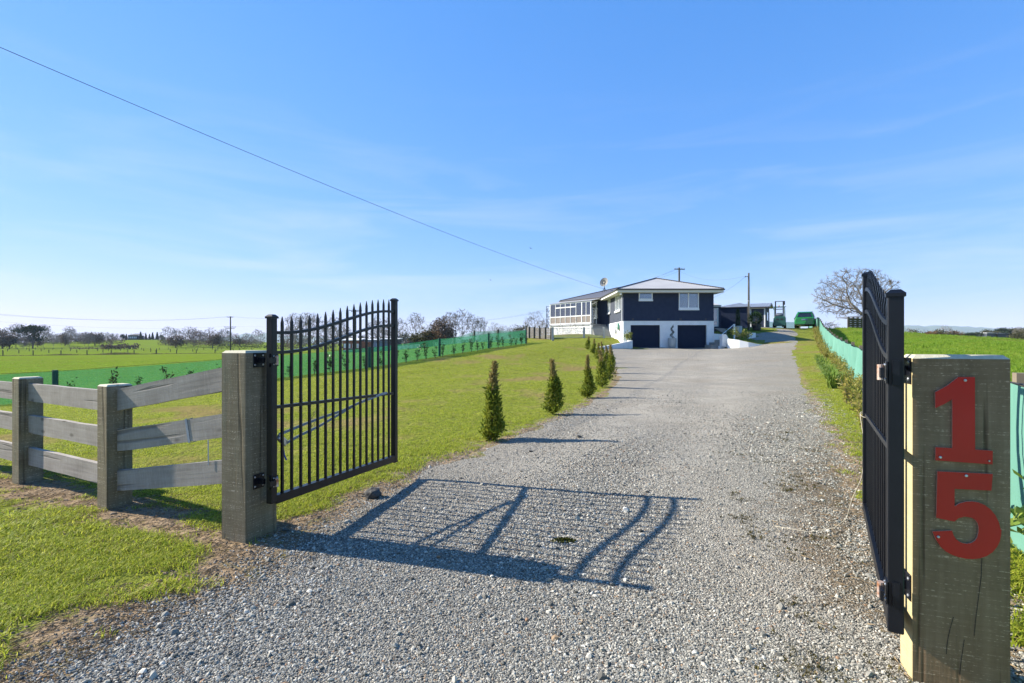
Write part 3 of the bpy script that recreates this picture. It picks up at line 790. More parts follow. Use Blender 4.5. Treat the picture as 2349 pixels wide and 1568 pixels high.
def gate(hx, hy, rz, L, sgn, zh_bot, zh_top, ze_bot, ze_top, top, mid, bot, ts, label, capr):
    g = thing('metal_gate', label, 'gate', (hx, hy, 0), rz, 'pair of black metal driveway gates')
    S = .0275
    for x, zb, zt in ((0, zh_bot, zh_top), (L, ze_bot, ze_top)):
        st = MB(); st.box((x - S, -S, zb), (x + S, S, zt - .026)); st.build('stile', M['black'], g, bevel=.004)
        c = MB(); q = S + .006
        c.hexa([(x-q,-q,zt-.03),(x+q,-q,zt-.03),(x+q,q,zt-.03),(x-q,q,zt-.03),(x-q,-q,zt-.016),(x+q,-q,zt-.016),(x+q,q,zt-.016),(x-q,q,zt-.016)])
        e = S * .62
        c.hexa([(x-q,-q,zt-.016),(x+q,-q,zt-.016),(x+q,q,zt-.016),(x-q,q,zt-.016),(x-e,-e,zt),(x+e,-e,zt),(x+e,e,zt),(x-e,e,zt)])
        c.build('post_cap', M['black'], g)
    sg = lambda t: float(sstep(.04 * L, .96 * L, np.array(t)))
    ztop = lambda t: top[0] + (top[1] - top[0]) * sg(t)
    lin = lambda ab, t: ab[0] + (ab[1] - ab[0]) * t / L
    def rail(name, fz, hh, wd, n):
        m = MB(); x0, x1 = S, L - S
        vs, fs = [], []
        for i in range(n + 1):
            x = x0 + (x1 - x0) * i / n; z = fz(x)
            vs += [(x, -wd/2, z - hh/2), (x, wd/2, z - hh/2), (x, wd/2, z + hh/2), (x, -wd/2, z + hh/2)]
        for i in range(n):
            for k in range(4):
                k2 = (k + 1) % 4; fs.append((i*4+k, i*4+k2, i*4+4+k2, i*4+4+k))
        fs += [(0,1,2,3), (n*4+3, n*4+2, n*4+1, n*4)]
        m.add(vs, fs); return m.build(name, M['black'], g)
    rail('curved_rail', ztop, .024, .034, 28)
    rail('curved_rail', lambda t: ztop(t) - .15, .024, .034, 28)
    rail('middle_rail', lambda t: lin(mid, t), .024, .034, 1)
    rail('bottom_rail', lambda t: lin(bot, t) , .064, .05, 1)
    w = .009
    for t in ts:
        m = MB(); zb = lin(bot, t) + .03; zt = ztop(t) + .125
        m.box((t - w, -w, zb), (t + w, w, zt - .075))
        # flattened spear head
        a = .0125
        m.hexa([(t-w,-w,zt-.075),(t+w,-w,zt-.075),(t+w,w,zt-.075),(t-w,w,zt-.075),(t-a,-.005,zt-.045),(t+a,-.005,zt-.045),(t+a,.005,zt-.045),(t-a,.005,zt-.045)])
        m.hexa([(t-a,-.005,zt-.045),(t+a,-.005,zt-.045),(t+a,.005,zt-.045),(t-a,.005,zt-.045),(t-.0018,-.002,zt),(t+.0018,-.002,zt),(t+.0018,.002,zt),(t-.0018,.002,zt)])
        m.build('picket', M['black'], g)
    for zz_, (rail_z) in ((0, None),):
        pass
    # hinges: plate screwed to the stile, bracket on the post, pin between
    for z in (zh_top - .342, zh_bot + .16):
        pl = MB(); pl.box((-S - .004, -sgn * (S + .002) - .003, z - .045), (S + .004, -sgn * (S + .002) + .003, z + .045))
        pl.box((-S - .01, -.012, z - .05), (-S, .012, z + .05))
        hp = pl.build('hinge', M['black'], g)
        for dx in (-.016, .016):
            for dz in (-.03, .03): screw(hp, (dx, -sgn * (S + .005), z + dz), (0, -sgn, 0), .006)
        pn = MB(); pn.tube([(-S * .1 , -sgn * (S + .022), z - .032), (-S * .1, -sgn * (S + .022), z + .032)], .0125, 12)
        pn.build('hinge_pin', M['rust'], hp)
        b = MB(); b.bar((-S*.1, -sgn * (S + .022), z), (-S - .045, -sgn*(S+.022), z), .012, .04); b.build('hinge_arm', M['black'], hp)
    return g, ztop, lin

def ray_t(px, hx, hy, dx, dy):
    a = (px - CX) / F
    return (a * hy - hx) / (dx - a * dy)
phi = math.radians(17.73)
dL = (math.sin(phi), math.cos(phi)); LL = 1.75
t0, t1 = ray_t(647.3, -1.797, 3.829, *dL), ray_t(892, -1.797, 3.829, *dL)
tsl = [t0 + (t1 - t0) * i / 15 for i in range(16)]
gl, ztl, linl = gate(-1.797, 3.829, math.pi/2 - phi, LL, 1, .212, 1.622, .131, 1.8916, (1.487, 1.745), (.926, .873), (.232, .176), tsl,
     'open black spear topped gate standing along the lawn, strap hooked across it', .03)
# hinge brackets fixed to the left post's inner face (local x = 0 plane)
def bracket(post, face_x, y, z, sgn):
    m = MB(); m.box((min(face_x, face_x + sgn * .006), y - .05, z - .055), (max(face_x, face_x + sgn * .006), y + .05, z + .055))
    m.box((min(face_x, face_x + sgn*.06), y - .012, z - .02), (max(face_x, face_x + sgn*.06), y + .012, z + .02))
    o = m.build('hinge_bracket', M['black'], post, bevel=.002)
    for dz in (-.035, .035):
        for dy in (-.036, .036): screw(o, (face_x + sgn * .006, y + dy, z + dz), (sgn, 0, 0), .0075)
for z in (1.28, .372):
    bracket(lpost, 0.0, .115, z, 1)
ddr = Vector((.9186, 1.4895)).normalized()
phr = math.atan2(ddr.y, ddr.x)
ts_r = [t0 + (t1 - t0) * i / 15 for i in range(16)]
gr, ztr, linr = gate(1.585, 2.117, phr, 1.75, -1, .215, 1.625, .222, 1.907, (1.493, 1.775), (.957, .905), (.247, .252), ts_r,
     'open black spear topped gate seen nearly edge on beside the red number', .03)
for z in (1.288, .378):
    bracket(rpost, 0.0, .06, z, -1)

# ratchet strap stretched across the left gate, on its far side
stp = thing('ratchet_strap', 'thin grey ratchet strap stretched diagonally across the open gate bars', 'strap', gl.location, gl.rotation_euler.z)
def ribbon(pts, w, name, mt, parent):
    m = MB()
    for p, q in zip(pts[:-1], pts[1:]): m.bar(p, q, .004, w, up=(0, 0, 1))
    return m.build(name, mt, parent)
def gp(px, py, off=.035):
    t = ray_t(px, -1.797, 3.829, *dL); Y = 3.829 + t * dL[1]
    return Vector((t, off, EYE - (py - HY) / F * Y))
Z2 = zoomf(760, 1100, 2.904); Z3 = zoomf(760, 1600, 2.904)
ribbon([gp(*Z2(1978,1085), -.03), gp(*Z2(1920,1100), -.03), gp(*Z2(1700,1215)), gp(*Z2(1560,1282)), gp(*Z2(1340,1355)), gp(*Z2(1120,1440)), gp(*Z2(870,1545))], .022, 'webbing', M['strap'], stp)
ribbon([gp(*Z2(1840,1148)), gp(*Z2(1700,1215)), gp(*Z2(1500,1335)), gp(*Z2(1300,1455)), gp(*Z3(1180,60)), gp(*Z3(1040,130)), gp(*Z3(960,180))], .022, 'webbing', M['strap'], stp)
m = MB(); a = gp(*Z3(865,110)); b = gp(*Z3(945,190))
m.bar(a, b, .03, .045); m.bar(a + Vector((0, -.01, .015)), b + Vector((0, -.01, .02)), .006, .02)
m.build('ratchet_buckle', M['zinc'], stp, bevel=.003)
c = gp(*Z3(908,190)); d_ = gp(*Z3(912,590))
m = MB(); m.tube([c, (c + d_) / 2 + Vector((.004, 0, 0)), d_, d_ + Vector((.012, 0, -.035)), d_ + Vector((-.004, 0, -.05)), d_ + Vector((-.02, 0, -.035))], .0035, 6)
m.build('hook', M['zinc'], stp, smooth=True)
ribbon([c, gp(*Z3(930,320)), gp(*Z3(952,370))], .012, 'loose_tail', M['blue'], stp)

# cord tied round the right gate's free stile
m = MB()
e = Vector((1.585, 2.117, 0)) + Vector((ddr.x, ddr.y, 0)) * 1.75
rn = Vector((-ddr.y, ddr.x, 0))
loop = [e + Vector((0, 0, .905)) + (Vector((ddr.x, ddr.y, 0)) * math.cos(a) + rn * math.sin(a)) * .042 + Vector((0, 0, .02 * math.cos(a))) for a in np.linspace(0, 6.283, 13)]
p0 = loop[3]
tail = [p0, p0 - rn * .03 + Vector((0, 0, -.25)), p0 - rn * .01 + Vector((0, 0, -.45)), p0 + rn * .05 + Vector((0, 0, -.62)), p0 + rn * .09 + Vector((0, -.02, -.75)), p0 + rn * .17 + Vector((0, -.03, -.83)), p0 + rn * .34 + Vector((0, -.05, -.885)), p0 + rn * .55 + Vector((0, -.02, -.89))]
m.tube(loop + tail, .0026, 5)
tag(m.build('cord', M['rope'], smooth=True), 'pale thin cord tied round the edge-on gate and trailing on gravel', 'cord')

# board fence on the left: posts and weathered rails
BF_U = Vector((.88, -.475)); BF_A = math.atan2(-.475, .88)
bf = thing('board_fence', 'three board timber fence running up to the gatepost on the lawn side', 'fence', (-3.51, 4.43, 0), BF_A)
bfd = Vector((-5.157 + 3.51, 5.165 - 4.43)).length
pz = [(0, 1.045, .0), (-bfd, 1.053, 0), (-2 * bfd, 1.05, 0)]
bfp = []
for x, zt, _ in pz:
    o = post_mb(x - .16, x, 0, .20, -.3, zt, .014).build('fence_post', [M['post'], M['post_top']], bf); bfp.append(o)
def board(p, q, hh, th=.045, seed=0):
    """board with its own local frame: grain runs along local x"""
    p, q = Vector(p), Vector(q); L = (q - p).length; n = 6
    m = MB(); r = random.Random(seed); vs, fs = [], []
    for i in range(n + 1):
        x = L * i / n; j = r.uniform(-.003, .003); k = r.uniform(-.003, .003)
        vs += [(x, -th/2, -hh/2 + j), (x, th/2, -hh/2 + j), (x, th/2, hh/2 + k), (x, -th/2, hh/2 + k)]
    for i in range(n):
        for k in range(4):
            k2 = (k+1) % 4; fs.append((i*4+k, i*4+k2, i*4+4+k2, i*4+4+k))
    fs += [(0,1,2,3), (n*4+3, n*4+2, n*4+1, n*4)]
    m.add([(x + seed * 3.7, y, z) for x, y, z in vs], fs)
    o = m.build('fence_rail', M['rail'], bf)
    o.rotation_euler = (0, -math.asin((q.z - p.z) / L), math.atan2(q.y - p.y, q.x - p.x))
    R_ = o.rotation_euler.to_matrix()
    o.location = p - R_ @ Vector((seed * 3.7, 0, 0))
    return o
for x in (-bfd, -2 * bfd):
    for k, (z, hh) in enumerate(((.895, .182), (.562, .182), (.226, .18))):
        board((x - .03, .10, z), (x + bfd - .135, .10, z - .003), hh, seed=1 + k + int(-x * 10))
# from the second post up to the gatepost: this bay climbs
bi = Matrix.Rotation(-BF_A, 2)
ge = bi @ (Vector((-1.95 - .241 * .927 + .375 * .14 + .03, 3.742 + .241 * .375 + .927 * .14)) - Vector((-3.51, 4.43)))
bays = []
for k, (z1_, z2_, hh) in enumerate(((.905, 1.155, .186), (.546, .79, .186), (.192, .428, .18))):
    bays.append(board((-.03, .10, z1_), (ge.x, ge.y, z2_), hh, seed=21 + k))
bs = thing('blue_band', 'faded blue band wrapped round the middle fence board', 'band', bf.location, BF_A)
p, q = Vector((-.03, .10, .546)), Vector((ge.x, ge.y, .79)); c = p.lerp(q, .62)
dx_ = (q - p).normalized(); up_ = Vector((-dx_.z * dx_.x, -dx_.z * dx_.y, 1)).normalized(); nn_ = dx_.cross(up_).normalized()
m = MB()
for sg_ in (-1, 1):
    m.bar(c + nn_ * sg_ * .025 - up_ * .097, c + nn_ * sg_ * .025 + up_ * .097 + dx_ * -.012, .026, .003, up=tuple(nn_))
for sz_1 in (-.097, .097): m.bar(c + up_ * sz_1 - nn_ * .026, c + up_ * sz_1 + nn_ * .026, .026, .003, up=tuple(up_))
m.build('band', M['strap'], bs)
c2 = p.lerp(q, .77) - up_ * .095
m = MB(); m.bar(c2 + nn_*.03, c2 + nn_*.03 + Vector((.004, 0, -.2)), .012, .002, up=tuple(nn_)); m.build('loose_end', M['strap'], bs)

# boulder, moss and small things near the gate
def lump(name, c, r, mt, seed, sub=3, squash=.8, amp=.25):
    bm = bmesh.new(); bmesh.ops.create_icosphere(bm, subdivisions=sub, radius=r)
    from mathutils import noise as mn
    for v in bm.verts:
        k = 1 + amp * mn.noise(v.co * (1.6 / r) + Vector((seed, seed * 2, 0))) + amp * .4 * mn.noise(v.co * (4.5 / r))
        v.co *= k; v.co.z *= squash
    me = bpy.data.meshes.new(name); bm.to_mesh(me); bm.free(); me.materials.append(mt)
    o = bpy.data.objects.new(name, me); COL.objects.link(o); o.location = c
    return o
gpt = U(856, 1128, 4.86)
tag(lump('rock', (gpt.x, gpt.y, z0(gpt.x, gpt.y) + .03), .075, M['rock'], 3), 'dark rounded rock at the drive edge beneath the open gate', 'rock')
mp = U(1294, 1222, 3.80)
mo = MB(); r = random.Random(5)
for _ in range(200):
    a, d = r.uniform(0, 6.283), .07 * r.random() ** .8; x, y = math.cos(a) * d * 1.3 + .012 * math.sin(a * 5), math.sin(a) * d * .7; h = r.uniform(.004, .026) * max(.1, 1 - d * 10)
    b = r.uniform(0, 6.283); w = .008
    mo.add([(x, y, 0), (x + math.cos(b) * w, y + math.sin(b) * w, h * .6), (x + r.uniform(-.01, .01), y, h + .008), (x - math.cos(b) * w, y - math.sin(b) * w, h * .6)], [(0, 1, 2, 3)])
o = mo.build('moss_clump', M['moss'], fix=False); o.location = (mp.x, mp.y, zd(mp.x, mp.y) + .005)
tag(o, 'small dark green moss clump lying in the gate shadow', 'moss')
sb = MB(); e0 = Vector((2.13, 1.86, 0)); 
sb.bar((2.16, 1.93, .03), (2.62, 2.20, .03), .2, .22)
tag(sb.build('sleeper', M['post_big'], bevel=.006), 'black stained timber edging block lying behind the numbered gatepost', 'timber')
# ------------------------------------------------------------------ building materials
M['navy'] = simple('navy_painted_brick', (.018,.027,.058), (.025,.036,.070), 3, rough=.75, spec=.25)
def brickm():
    t = NT('navy_side_brick')
    v = t.coords((1, 1, 1), 'World')
    sp = t.n('ShaderNodeSeparateXYZ'); t.t.links.new(v, sp.inputs[0])
    cb = t.n('ShaderNodeCombineXYZ'); t.t.links.new(sp.outputs['Y'], cb.inputs[0]); t.t.links.new(sp.outputs['Z'], cb.inputs[1])
    b = t.n('ShaderNodeTexBrick', Scale=1.0); t.t.links.new(cb.outputs[0], b.inputs['Vector'])
    for k, x in (('Brick Width', .23), ('Row Height', .086), ('Mortar Size', .008)): b.inputs[k].default_value = x
    f = b.outputs['Fac']
    col = t.mix(f, (.040,.050,.076), (.022,.028,.046))
    return t.done(t.prin(col, .7, normal=t.bump(t.math('SUBTRACT', 1.0, f), .6, .01)))
M['brick'] = brickm()
M['white'] = simple('white_painted_concrete', (.80,.80,.78), (.72,.72,.70), 2.5, rough=.6)
M['trim'] = simple('white_window_frame', (.80,.80,.79), (.76,.76,.75), 8, rough=.4)
M['fascia'] = simple('cream_fascia', (.70,.68,.62), (.66,.64,.58), 3, rough=.5)
M['gutter'] = simple('dark_gutter', (.035,.03,.035), (.05,.045,.05), 6, rough=.45)
M['soffit'] = simple('soffit', (.72,.70,.62), rough=.7)
M['iron'] = simple('grey_roof_iron', (.43,.41,.385), (.37,.35,.325), .8, rough=.5, metal=.1)
M['iron_dark'] = simple('dark_grey_roof_iron', (.15,.15,.165), (.12,.12,.135), .8, rough=.6)  # wing roof, a darker grey than the main roof iron
M['iron_shed'] = simple('pale_shed_iron', (.26,.275,.30), (.21,.225,.25), 1.5, rough=.4, metal=.2)
M['door'] = simple('navy_roller_door', (.013,.021,.048), (.018,.027,.056), 5, rough=.5)
M['cloth_gr'] = simple('tan_panel', (.21,.17,.145), (.17,.14,.12), 2, rough=.6)
M['concrete'] = simple('grey_concrete', (.30,.29,.27), (.22,.215,.20), 5, rough=.85, bump=.3)
M['greybeam'] = simple('grey_beam', (.34,.35,.37), (.27,.28,.30), 6, rough=.7)
M['dark'] = simple('dark_interior', (.012,.012,.015), (.03,.028,.03), 1.2, rough=.8)
M['rustred'] = simple('dark_red_brick', (.06,.022,.018), rough=.8)
M['chair'] = simple('curtain_linen', (.42,.40,.38), (.30,.29,.28), 5, stretch=(9, 9, .5), rough=.9)
def glassm(name, tint, rough=.03, back=(.02,.022,.028)):
    t = NT(name)
    d = t.n('ShaderNodeBsdfDiffuse'); d.inputs['Color'].default_value = (*back, 1)
    g = t.n('ShaderNodeBsdfGlossy'); g.inputs['Color'].default_value = (*tint, 1); g.inputs['Roughness'].default_value = rough
    lw = t.n('ShaderNodeFresnel'); lw.inputs['IOR'].default_value = 1.6
    tr = t.n('ShaderNodeBsdfTransparent'); tr.inputs['Color'].default_value = (.75,.8,.82,1)
    m1 = t.n('ShaderNodeMixShader'); m1.inputs['Fac'].default_value = .8
    t.t.links.new(d.outputs[0], m1.inputs[1]); t.t.links.new(tr.outputs[0], m1.inputs[2])
    m2 = t.n('ShaderNodeMixShader')
    k = t.math('ADD', t.math('MULTIPLY', lw.outputs[0], 1.3), .10)
    t.t.links.new(k, m2.inputs['Fac']); t.t.links.new(m1.outputs[0], m2.inputs[1]); t.t.links.new(g.outputs[0], m2.inputs[2])
    return t.done(m2.outputs[0])
M['glass'] = glassm('window_glass', (.9,.95,1))
M['blind'] = simple('pale_net_curtain', (.66,.70,.76), (.52,.57,.64), 1.5, rough=.8)
M['deckw'] = M['greybeam']
M['dish'] = simple('grey_dish', (.24,.235,.22), (.20,.195,.185), 3, rough=.7, spec=.2)
M['hose'] = simple('green_hose', (.08,.30,.20), (.12,.36,.26), 12, rough=.5)
M['pot'] = simple('grey_glazed_pot', (.36,.40,.42), (.27,.31,.33), 6, stretch=(1, 1, .3), rough=.45)
M['pole'] = woodmat('pole_timber', (.055,.05,.042), (.095,.088,.075), (.14,.13,.11), saw=.0, cracks=.8)
M['steel'] = simple('dark_steel', (.03,.03,.035), (.05,.05,.055), 8, rough=.5, metal=.5)
M['wire'] = simple('dark_wire', (.02,.02,.02), rough=.6)
M['post_green'] = simple('green_stained_post', (.012,.06,.045), (.02,.09,.065), 6, rough=.8)

def wsub(mb, name, mats, root, sub=None, smooth=False, bevel=0.0, fix=True):
    """world-space shape linked under an unrotated root (or under a part of it)"""
    o = mb.build(name, mats, sub or root, smooth, bevel, fix=fix)
    if sub is None: o.location = -Vector(root.location)
    return o

# ------------------------------------------------------------------ the house
house = thing('house', 'navy house with white basement, twin garage doors and grey iron roof', 'house', (13, 47, 1.0))
HYW = 44.0
hx = lambda u: Z5(u, 0)[0]
def HX(u, Y=HYW): return (Z5(u, 0)[0] - CX) / F * Y
def HZ(v, Y=HYW): return EYE - (Z5(0, v)[1] - HY) / F * Y
XL, XR = 9.58, HX(1630)
ZB, ZM, ZT = HZ(1282), HZ(880), HZ(436)
dl0, dl1, dr0, dr1 = HX(410), HX(838), HX(1098), HX(1522)
zdt = HZ(940)
w1 = (HX(530), HX(733), HZ(590), HZ(440)); w2 = (HX(1117), HX(1412), HZ(722), HZ(440))
# upper front wall, with openings for the two windows
def wall_open(xs0, xs1, z0_, z1_, y0, y1, holes, mb):
    cur = xs0
    for a, b, c, d in sorted(holes):
        mb.box((cur, y0, z0_), (a, y1, z1_))
        if c > z0_ + .001: mb.box((a, y0, z0_), (b, y1, c))
        if d < z1_ - .001: mb.box((a, y0, d), (b, y1, z1_))
        cur = b
    mb.box((cur, y0, z0_), (xs1, y1, z1_))
m = MB(); wall_open(XL, XR, ZM + .006, ZT, HYW, HYW + .2, [w1, w2], m); wsub(m, 'front_wall', M['navy'], house)
m = MB(); wall_open(XL - .02, XR + .02, ZB - .5, ZM, HYW - .015, HYW + .22, [(dl0, dl1, ZB - .5, zdt), (dr0, dr1, ZB - .5, zdt)], m); wsub(m, 'basement_wall', M['white'], house)
m = MB(); m.box((XL - .05, HYW - .03, ZM - .035), (XR + .05, HYW + .0, ZM + .008)); wsub(m, 'white_band', M['white'], house)
# flared feet beside the doors
m = MB()
for x, s in ((dl1, 1), (dr0, -1), (dr1, 1)):
    m = MB(); m.prism([(x, HYW - .06, ZB), (x + s * .18, HYW - .06, ZB), (x + s * .05, HYW - .06, ZB + .16), (x, HYW - .06, ZB + .16)], (0, .045, 0)); wsub(m, 'door_foot', M['white'], house)
for a, b in ((dl0, dl1), (dr0, dr1)):
    m = MB(); n = 26; vs, fs = [], []
    for i in range(2 * n + 1):
        z = ZB + (zdt - ZB) * i / (2 * n); y = HYW + .13 + (.035 if i % 2 else 0)
        vs += [(a, y, z), (b, y, z)]
    for i in range(2 * n): fs.append((2*i, 2*i+1, 2*i+3, 2*i+2))
    m.add(vs, fs); m.box((a, HYW + .19, ZB - .3), (b, HYW + .22, zdt))
    wsub(m, 'garage_door', M['door'], house, fix=False)
    m = MB(); m.box((a - .06, HYW - .03, ZB), (a, HYW + .1, zdt + .05)); m.box((b, HYW - .03, ZB), (b + .06, HYW + .1, zdt + .05)); m.box((a, HYW - .03, zdt), (b, HYW + .1, zdt + .05))
    wsub(m, 'door_frame', M['white'], house)
for i, (u0, u1) in enumerate(((430, 460), (803, 835), (1130, 1160), (1505, 1525))):
    m = MB(); m.box((HX(u0), HYW - .012, HZ(865)), (HX(u1), HYW - .001, HZ(842))); wsub(m, 'wall_vent', M['gutter'], house)
def window(x0, x1, z0_, z1_, cols, name='window'):
    fr = MB(); f = .07; y0, y1 = HYW - .03, HYW + .07
    zs = z0_ + .16
    fr.box((x0, y0, zs), (x0 + f, y1, z1_)); fr.box((x1 - f, y0, zs), (x1, y1, z1_)); fr.box((x0 + f, y0, z1_ - f), (x1 - f, y1, z1_)); fr.box((x0 + f, y0, zs), (x1 - f, y1, zs + f))
    for c in cols: fr.box((c - .04, y0 + .005, zs + f), (c + .04, y1, z1_ - f))
    o = wsub(fr, 'window', M['trim'], house)
    s = MB(); s.box((x0 - .02, y0 - .05, z0_), (x1 + .02, y1, zs - .003)); wsub(s, 'sill', M['trim'], house, o)
    xs = [x0 + f] + list(cols) + [x1 - f]
    for a, b in zip(xs[:-1], xs[1:]):
        p = MB(); p.box((a + .01, HYW + .02, zs + f), (b - .01, HYW + .03, z1_ - f)); wsub(p, 'pane', M['glass'], house, o)
    p = MB(); p.box((x0 + f, HYW + .16, zs + f), (x1 - f, HYW + .17, z1_ - f)); wsub(p, 'net_curtain', M['blind'], house, o)
window(*w1[:2], w1[2], w1[3], [])
window(*w2[:2], w2[2], w2[3], [HX(1260)])
# left side wall
YS = 51.2
m = MB()
sw = [(45.1, 47.35, 4.42, 5.93), (49.75, 51.0, 4.48, 5.93)]
cur = HYW + .2
for a, b, c, d in sw:
    m.box((XL, cur, ZM + .006), (XL + .2, a, ZT)); m.box((XL, a, ZM + .006), (XL + .2, b, c)); m.box((XL, a, d), (XL + .2, b, ZT)); cur = b
m.box((XL, cur, ZM + .006), (XL + .2, YS, ZT)); wsub(m, 'side_wall', M['brick'], house)
m = MB(); m.box((XL - .02, HYW + .22, 0.6), (XL + .2, YS, ZM)); wsub(m, 'side_basement_wall', M['white'], house)
for a, b, c, d in sw:
    f = .07; fr = MB()
    fr.box((XL - .04, a, c), (XL + .06, a + f, d)); fr.box((XL - .04, b - f, c), (XL + .06, b, d)); fr.box((XL - .04, a + f, d - f), (XL + .06, b - f, d)); fr.box((XL - .04, a + f, c), (XL + .06, b - f, c + f))
    k = 2 if b - a > 2 else 1
    for i in range(1, k + 1): yy = a + (b - a) * i / (k + 1); fr.box((XL - .035, yy - .035, c + f), (XL + .06, yy + .035, d - f))
    o = wsub(fr, 'window', M['trim'], house)
    s = MB(); s.box((XL - .12, a - .05, c - .15), (XL + .02, b + .05, c - .003)); wsub(s, 'sill', M['trim'], house, o)
    p = MB(); p.box((XL + .03, a + f, c + f), (XL + .04, b - f, d - f)); wsub(p, 'pane', M['glass'], house, o)
    p = MB(); p.box((XL + .19, a + f, c + f), (XL + .2, b - f, d - f)); wsub(p, 'net_curtain', M['blind'], house, o)
for y in (44.6, 46.2, 48.1):
    m = MB(); m.box((XL - .012, y, ZM + .2), (XL - .001, y + .09, ZM + .36)); wsub(m, 'weep_vent', M['navy'], house)
m = MB(); m.box((XR - .2, HYW + .2, .6), (XR, 53, ZT)); wsub(m, 'right_wall', M['navy'], house)
m = MB(); m.box((XL + .2, 52.9, .6), (XR - .2, 53.1, ZT)); wsub(m, 'back_wall', M['navy'], house)

# corrugated roof facets: columns of alternating height from the eave up to the hip or ridge
def corrugate(mb, e0, e1, top, pitch=.17, amp=.022):
    """e0,e1 eave ends; top(s in 0..1) -> point on the upper edge above eave fraction s"""
    e0, e1 = Vector(e0), Vector(e1); n = max(4, int((e1 - e0).length / pitch) * 2); vs, fs = [], []
    for i in range(n + 1):
        s = i / n; p = e0.lerp(e1, s); q = Vector(top(s)); dz = amp if i % 2 else 0
        vs += [p + Vector((0, 0, dz)), q + Vector((0, 0, dz))]
    for i in range(n): fs.append((2*i, 2*i+2, 2*i+3, 2*i+1))
    mb.add(vs, fs)
EX0, EX1, EY0 = 8.93, 17.96, 43.4
ZE = 6.10; ZR_ = 7.54
AP = Vector(((EX0 + EX1) / 2, EY0 + 4.5, ZR_)); RB = Vector((AP.x, 56.0, ZR_))
def hip(a, b, ap):      # triangle
    return lambda s: (Vector(a).lerp(ap, s / .5) if s <= .5 else Vector(ap).lerp(Vector(b), (s - .5) / .5))
roof = MB()
A0, B0 = Vector((EX0, EY0, ZE)), Vector((EX1, EY0, ZE))
def slope_top(e0, e1, r0, r1, f0, f1):
    """upper edge: hip from e0 up to r0 (at fraction f0), ridge r0-r1, hip r1 down to e1 (from fraction f1)"""
    e0, e1, r0, r1 = map(Vector, (e0, e1, r0, r1))
    def t(s):
        if f0 > 0 and s < f0: return e0.lerp(r0, s / f0)
        if f1 < 1 and s > f1: return r1.lerp(e1, (s - f1) / (1 - f1))
        return r0.lerp(r1, (s - f0) / (f1 - f0))
    return t
corrugate(roof, A0, B0, slope_top(A0, B0, AP, AP + Vector((1e-3, 0, 0)), .5, .5001))
LB, RBk = Vector((EX0, 53.5, ZE)), Vector((EX1, 56, ZE))
corrugate(roof, B0, RBk, slope_top(B0, RBk, AP, RB, 4.5 / 12.6, 1.0))
corrugate(roof, LB, A0, slope_top(LB, A0, Vector((AP.x, 53.5, ZR_)), AP, 0.0, 1 - 4.5 / 10.1))
# rear wing, turned about 50 degrees, with its hipped end
Lp, Rp = Vector((4.15, 55.4, 0)), Vector((7.83, 50.8, 0))
wd = (Rp - Lp).normalized(); wnn = Vector((.78, .625, 0)).normalized()
def WP(s, t, z):   # s metres from L towards R, t metres back
    p = Lp + wd * s + wnn * t; return Vector((p.x, p.y, z))
wing_len = (Rp - Lp).length
E0 = WP(0, 1.41, 6.13)
wsub(roof, 'roof', M['iron'], house, fix=False); roof = MB()
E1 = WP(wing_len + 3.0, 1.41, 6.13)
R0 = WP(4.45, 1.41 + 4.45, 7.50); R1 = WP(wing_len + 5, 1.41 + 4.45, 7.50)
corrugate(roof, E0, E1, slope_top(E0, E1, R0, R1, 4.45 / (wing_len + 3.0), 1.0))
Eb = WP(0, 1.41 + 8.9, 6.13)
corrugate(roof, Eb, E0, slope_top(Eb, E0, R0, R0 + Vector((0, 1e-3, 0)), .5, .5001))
rf = wsub(roof, 'wing_roof', M['iron_dark'], house, fix=False)
m = MB()
for a, b in ((A0, AP), (B0, AP), (AP, RB), (E0, R0), (R0, R1)): m.tube([a + Vector((0, 0, .03)), b + Vector((0, 0, .03))], .06, 6)
wsub(m, 'ridge_cap', M['gutter'], house, rf)
g = MB()
def gutter(a, b, out):
    o = Vector(out).normalized() * .06
    g.bar(Vector(a) + o + Vector((0, 0, -.05)), Vector(b) + o + Vector((0, 0, -.05)), .11, .10)
gutter(A0, B0, (0, -1, 0)); gutter(LB, A0 + Vector((0, 0, 0)), (-1, 0, 0)); gutter(B0, RBk, (1, 0, 0)); gutter(E0, WP(wing_len + .6, 1.41, 6.13), -wnn)
wsub(g, 'gutter', M['gutter'], house)
m = MB()
m.box((EX0 + .02, EY0 + .0, ZE - .30), (EX1 - .02, EY0 + .025, ZE - .10)); m.box((EX0, EY0 + .026, ZE - .30), (EX0 + .025, 53.4, ZE - .10)); m.box((EX1 - .025, EY0 + .026, ZE - .30), (EX1, 55, ZE - .10))
m.bar(E0 + Vector((0, 0, -.18)), WP(wing_len + .6, 1.41, 5.95), .025, .2)
wsub(m, 'fascia', M['fascia'], house)
m = MB(); m.box((EX0 + .026, EY0 + .026, ZE - .31), (EX1 - .026, HYW + .1, ZE - .285)); m.box((EX0 + .026, HYW + .1, ZE - .31), (XL + .1, 53.3, ZE - .285)); m.box((XR - .1, HYW + .1, ZE - .31), (EX1 - .026, 55, ZE - .285))
wsub(m, 'soffit', M['soffit'], house)
m = MB(); m.tube([(XL - .06, HYW + .3, ZM), (XL - .06, HYW + .3, ZE - .35), (XL - .35, HYW, ZE - .15)], .035, 8); wsub(m, 'downpipe', M['trim'], house)
m = MB(); m.lathe([(.09, 0), (.10, .08), (.05, .16)], 10, (EX0 + .35, EY0 + .2, ZE - .50)); wsub(m, 'floodlight', M['trim'], house)

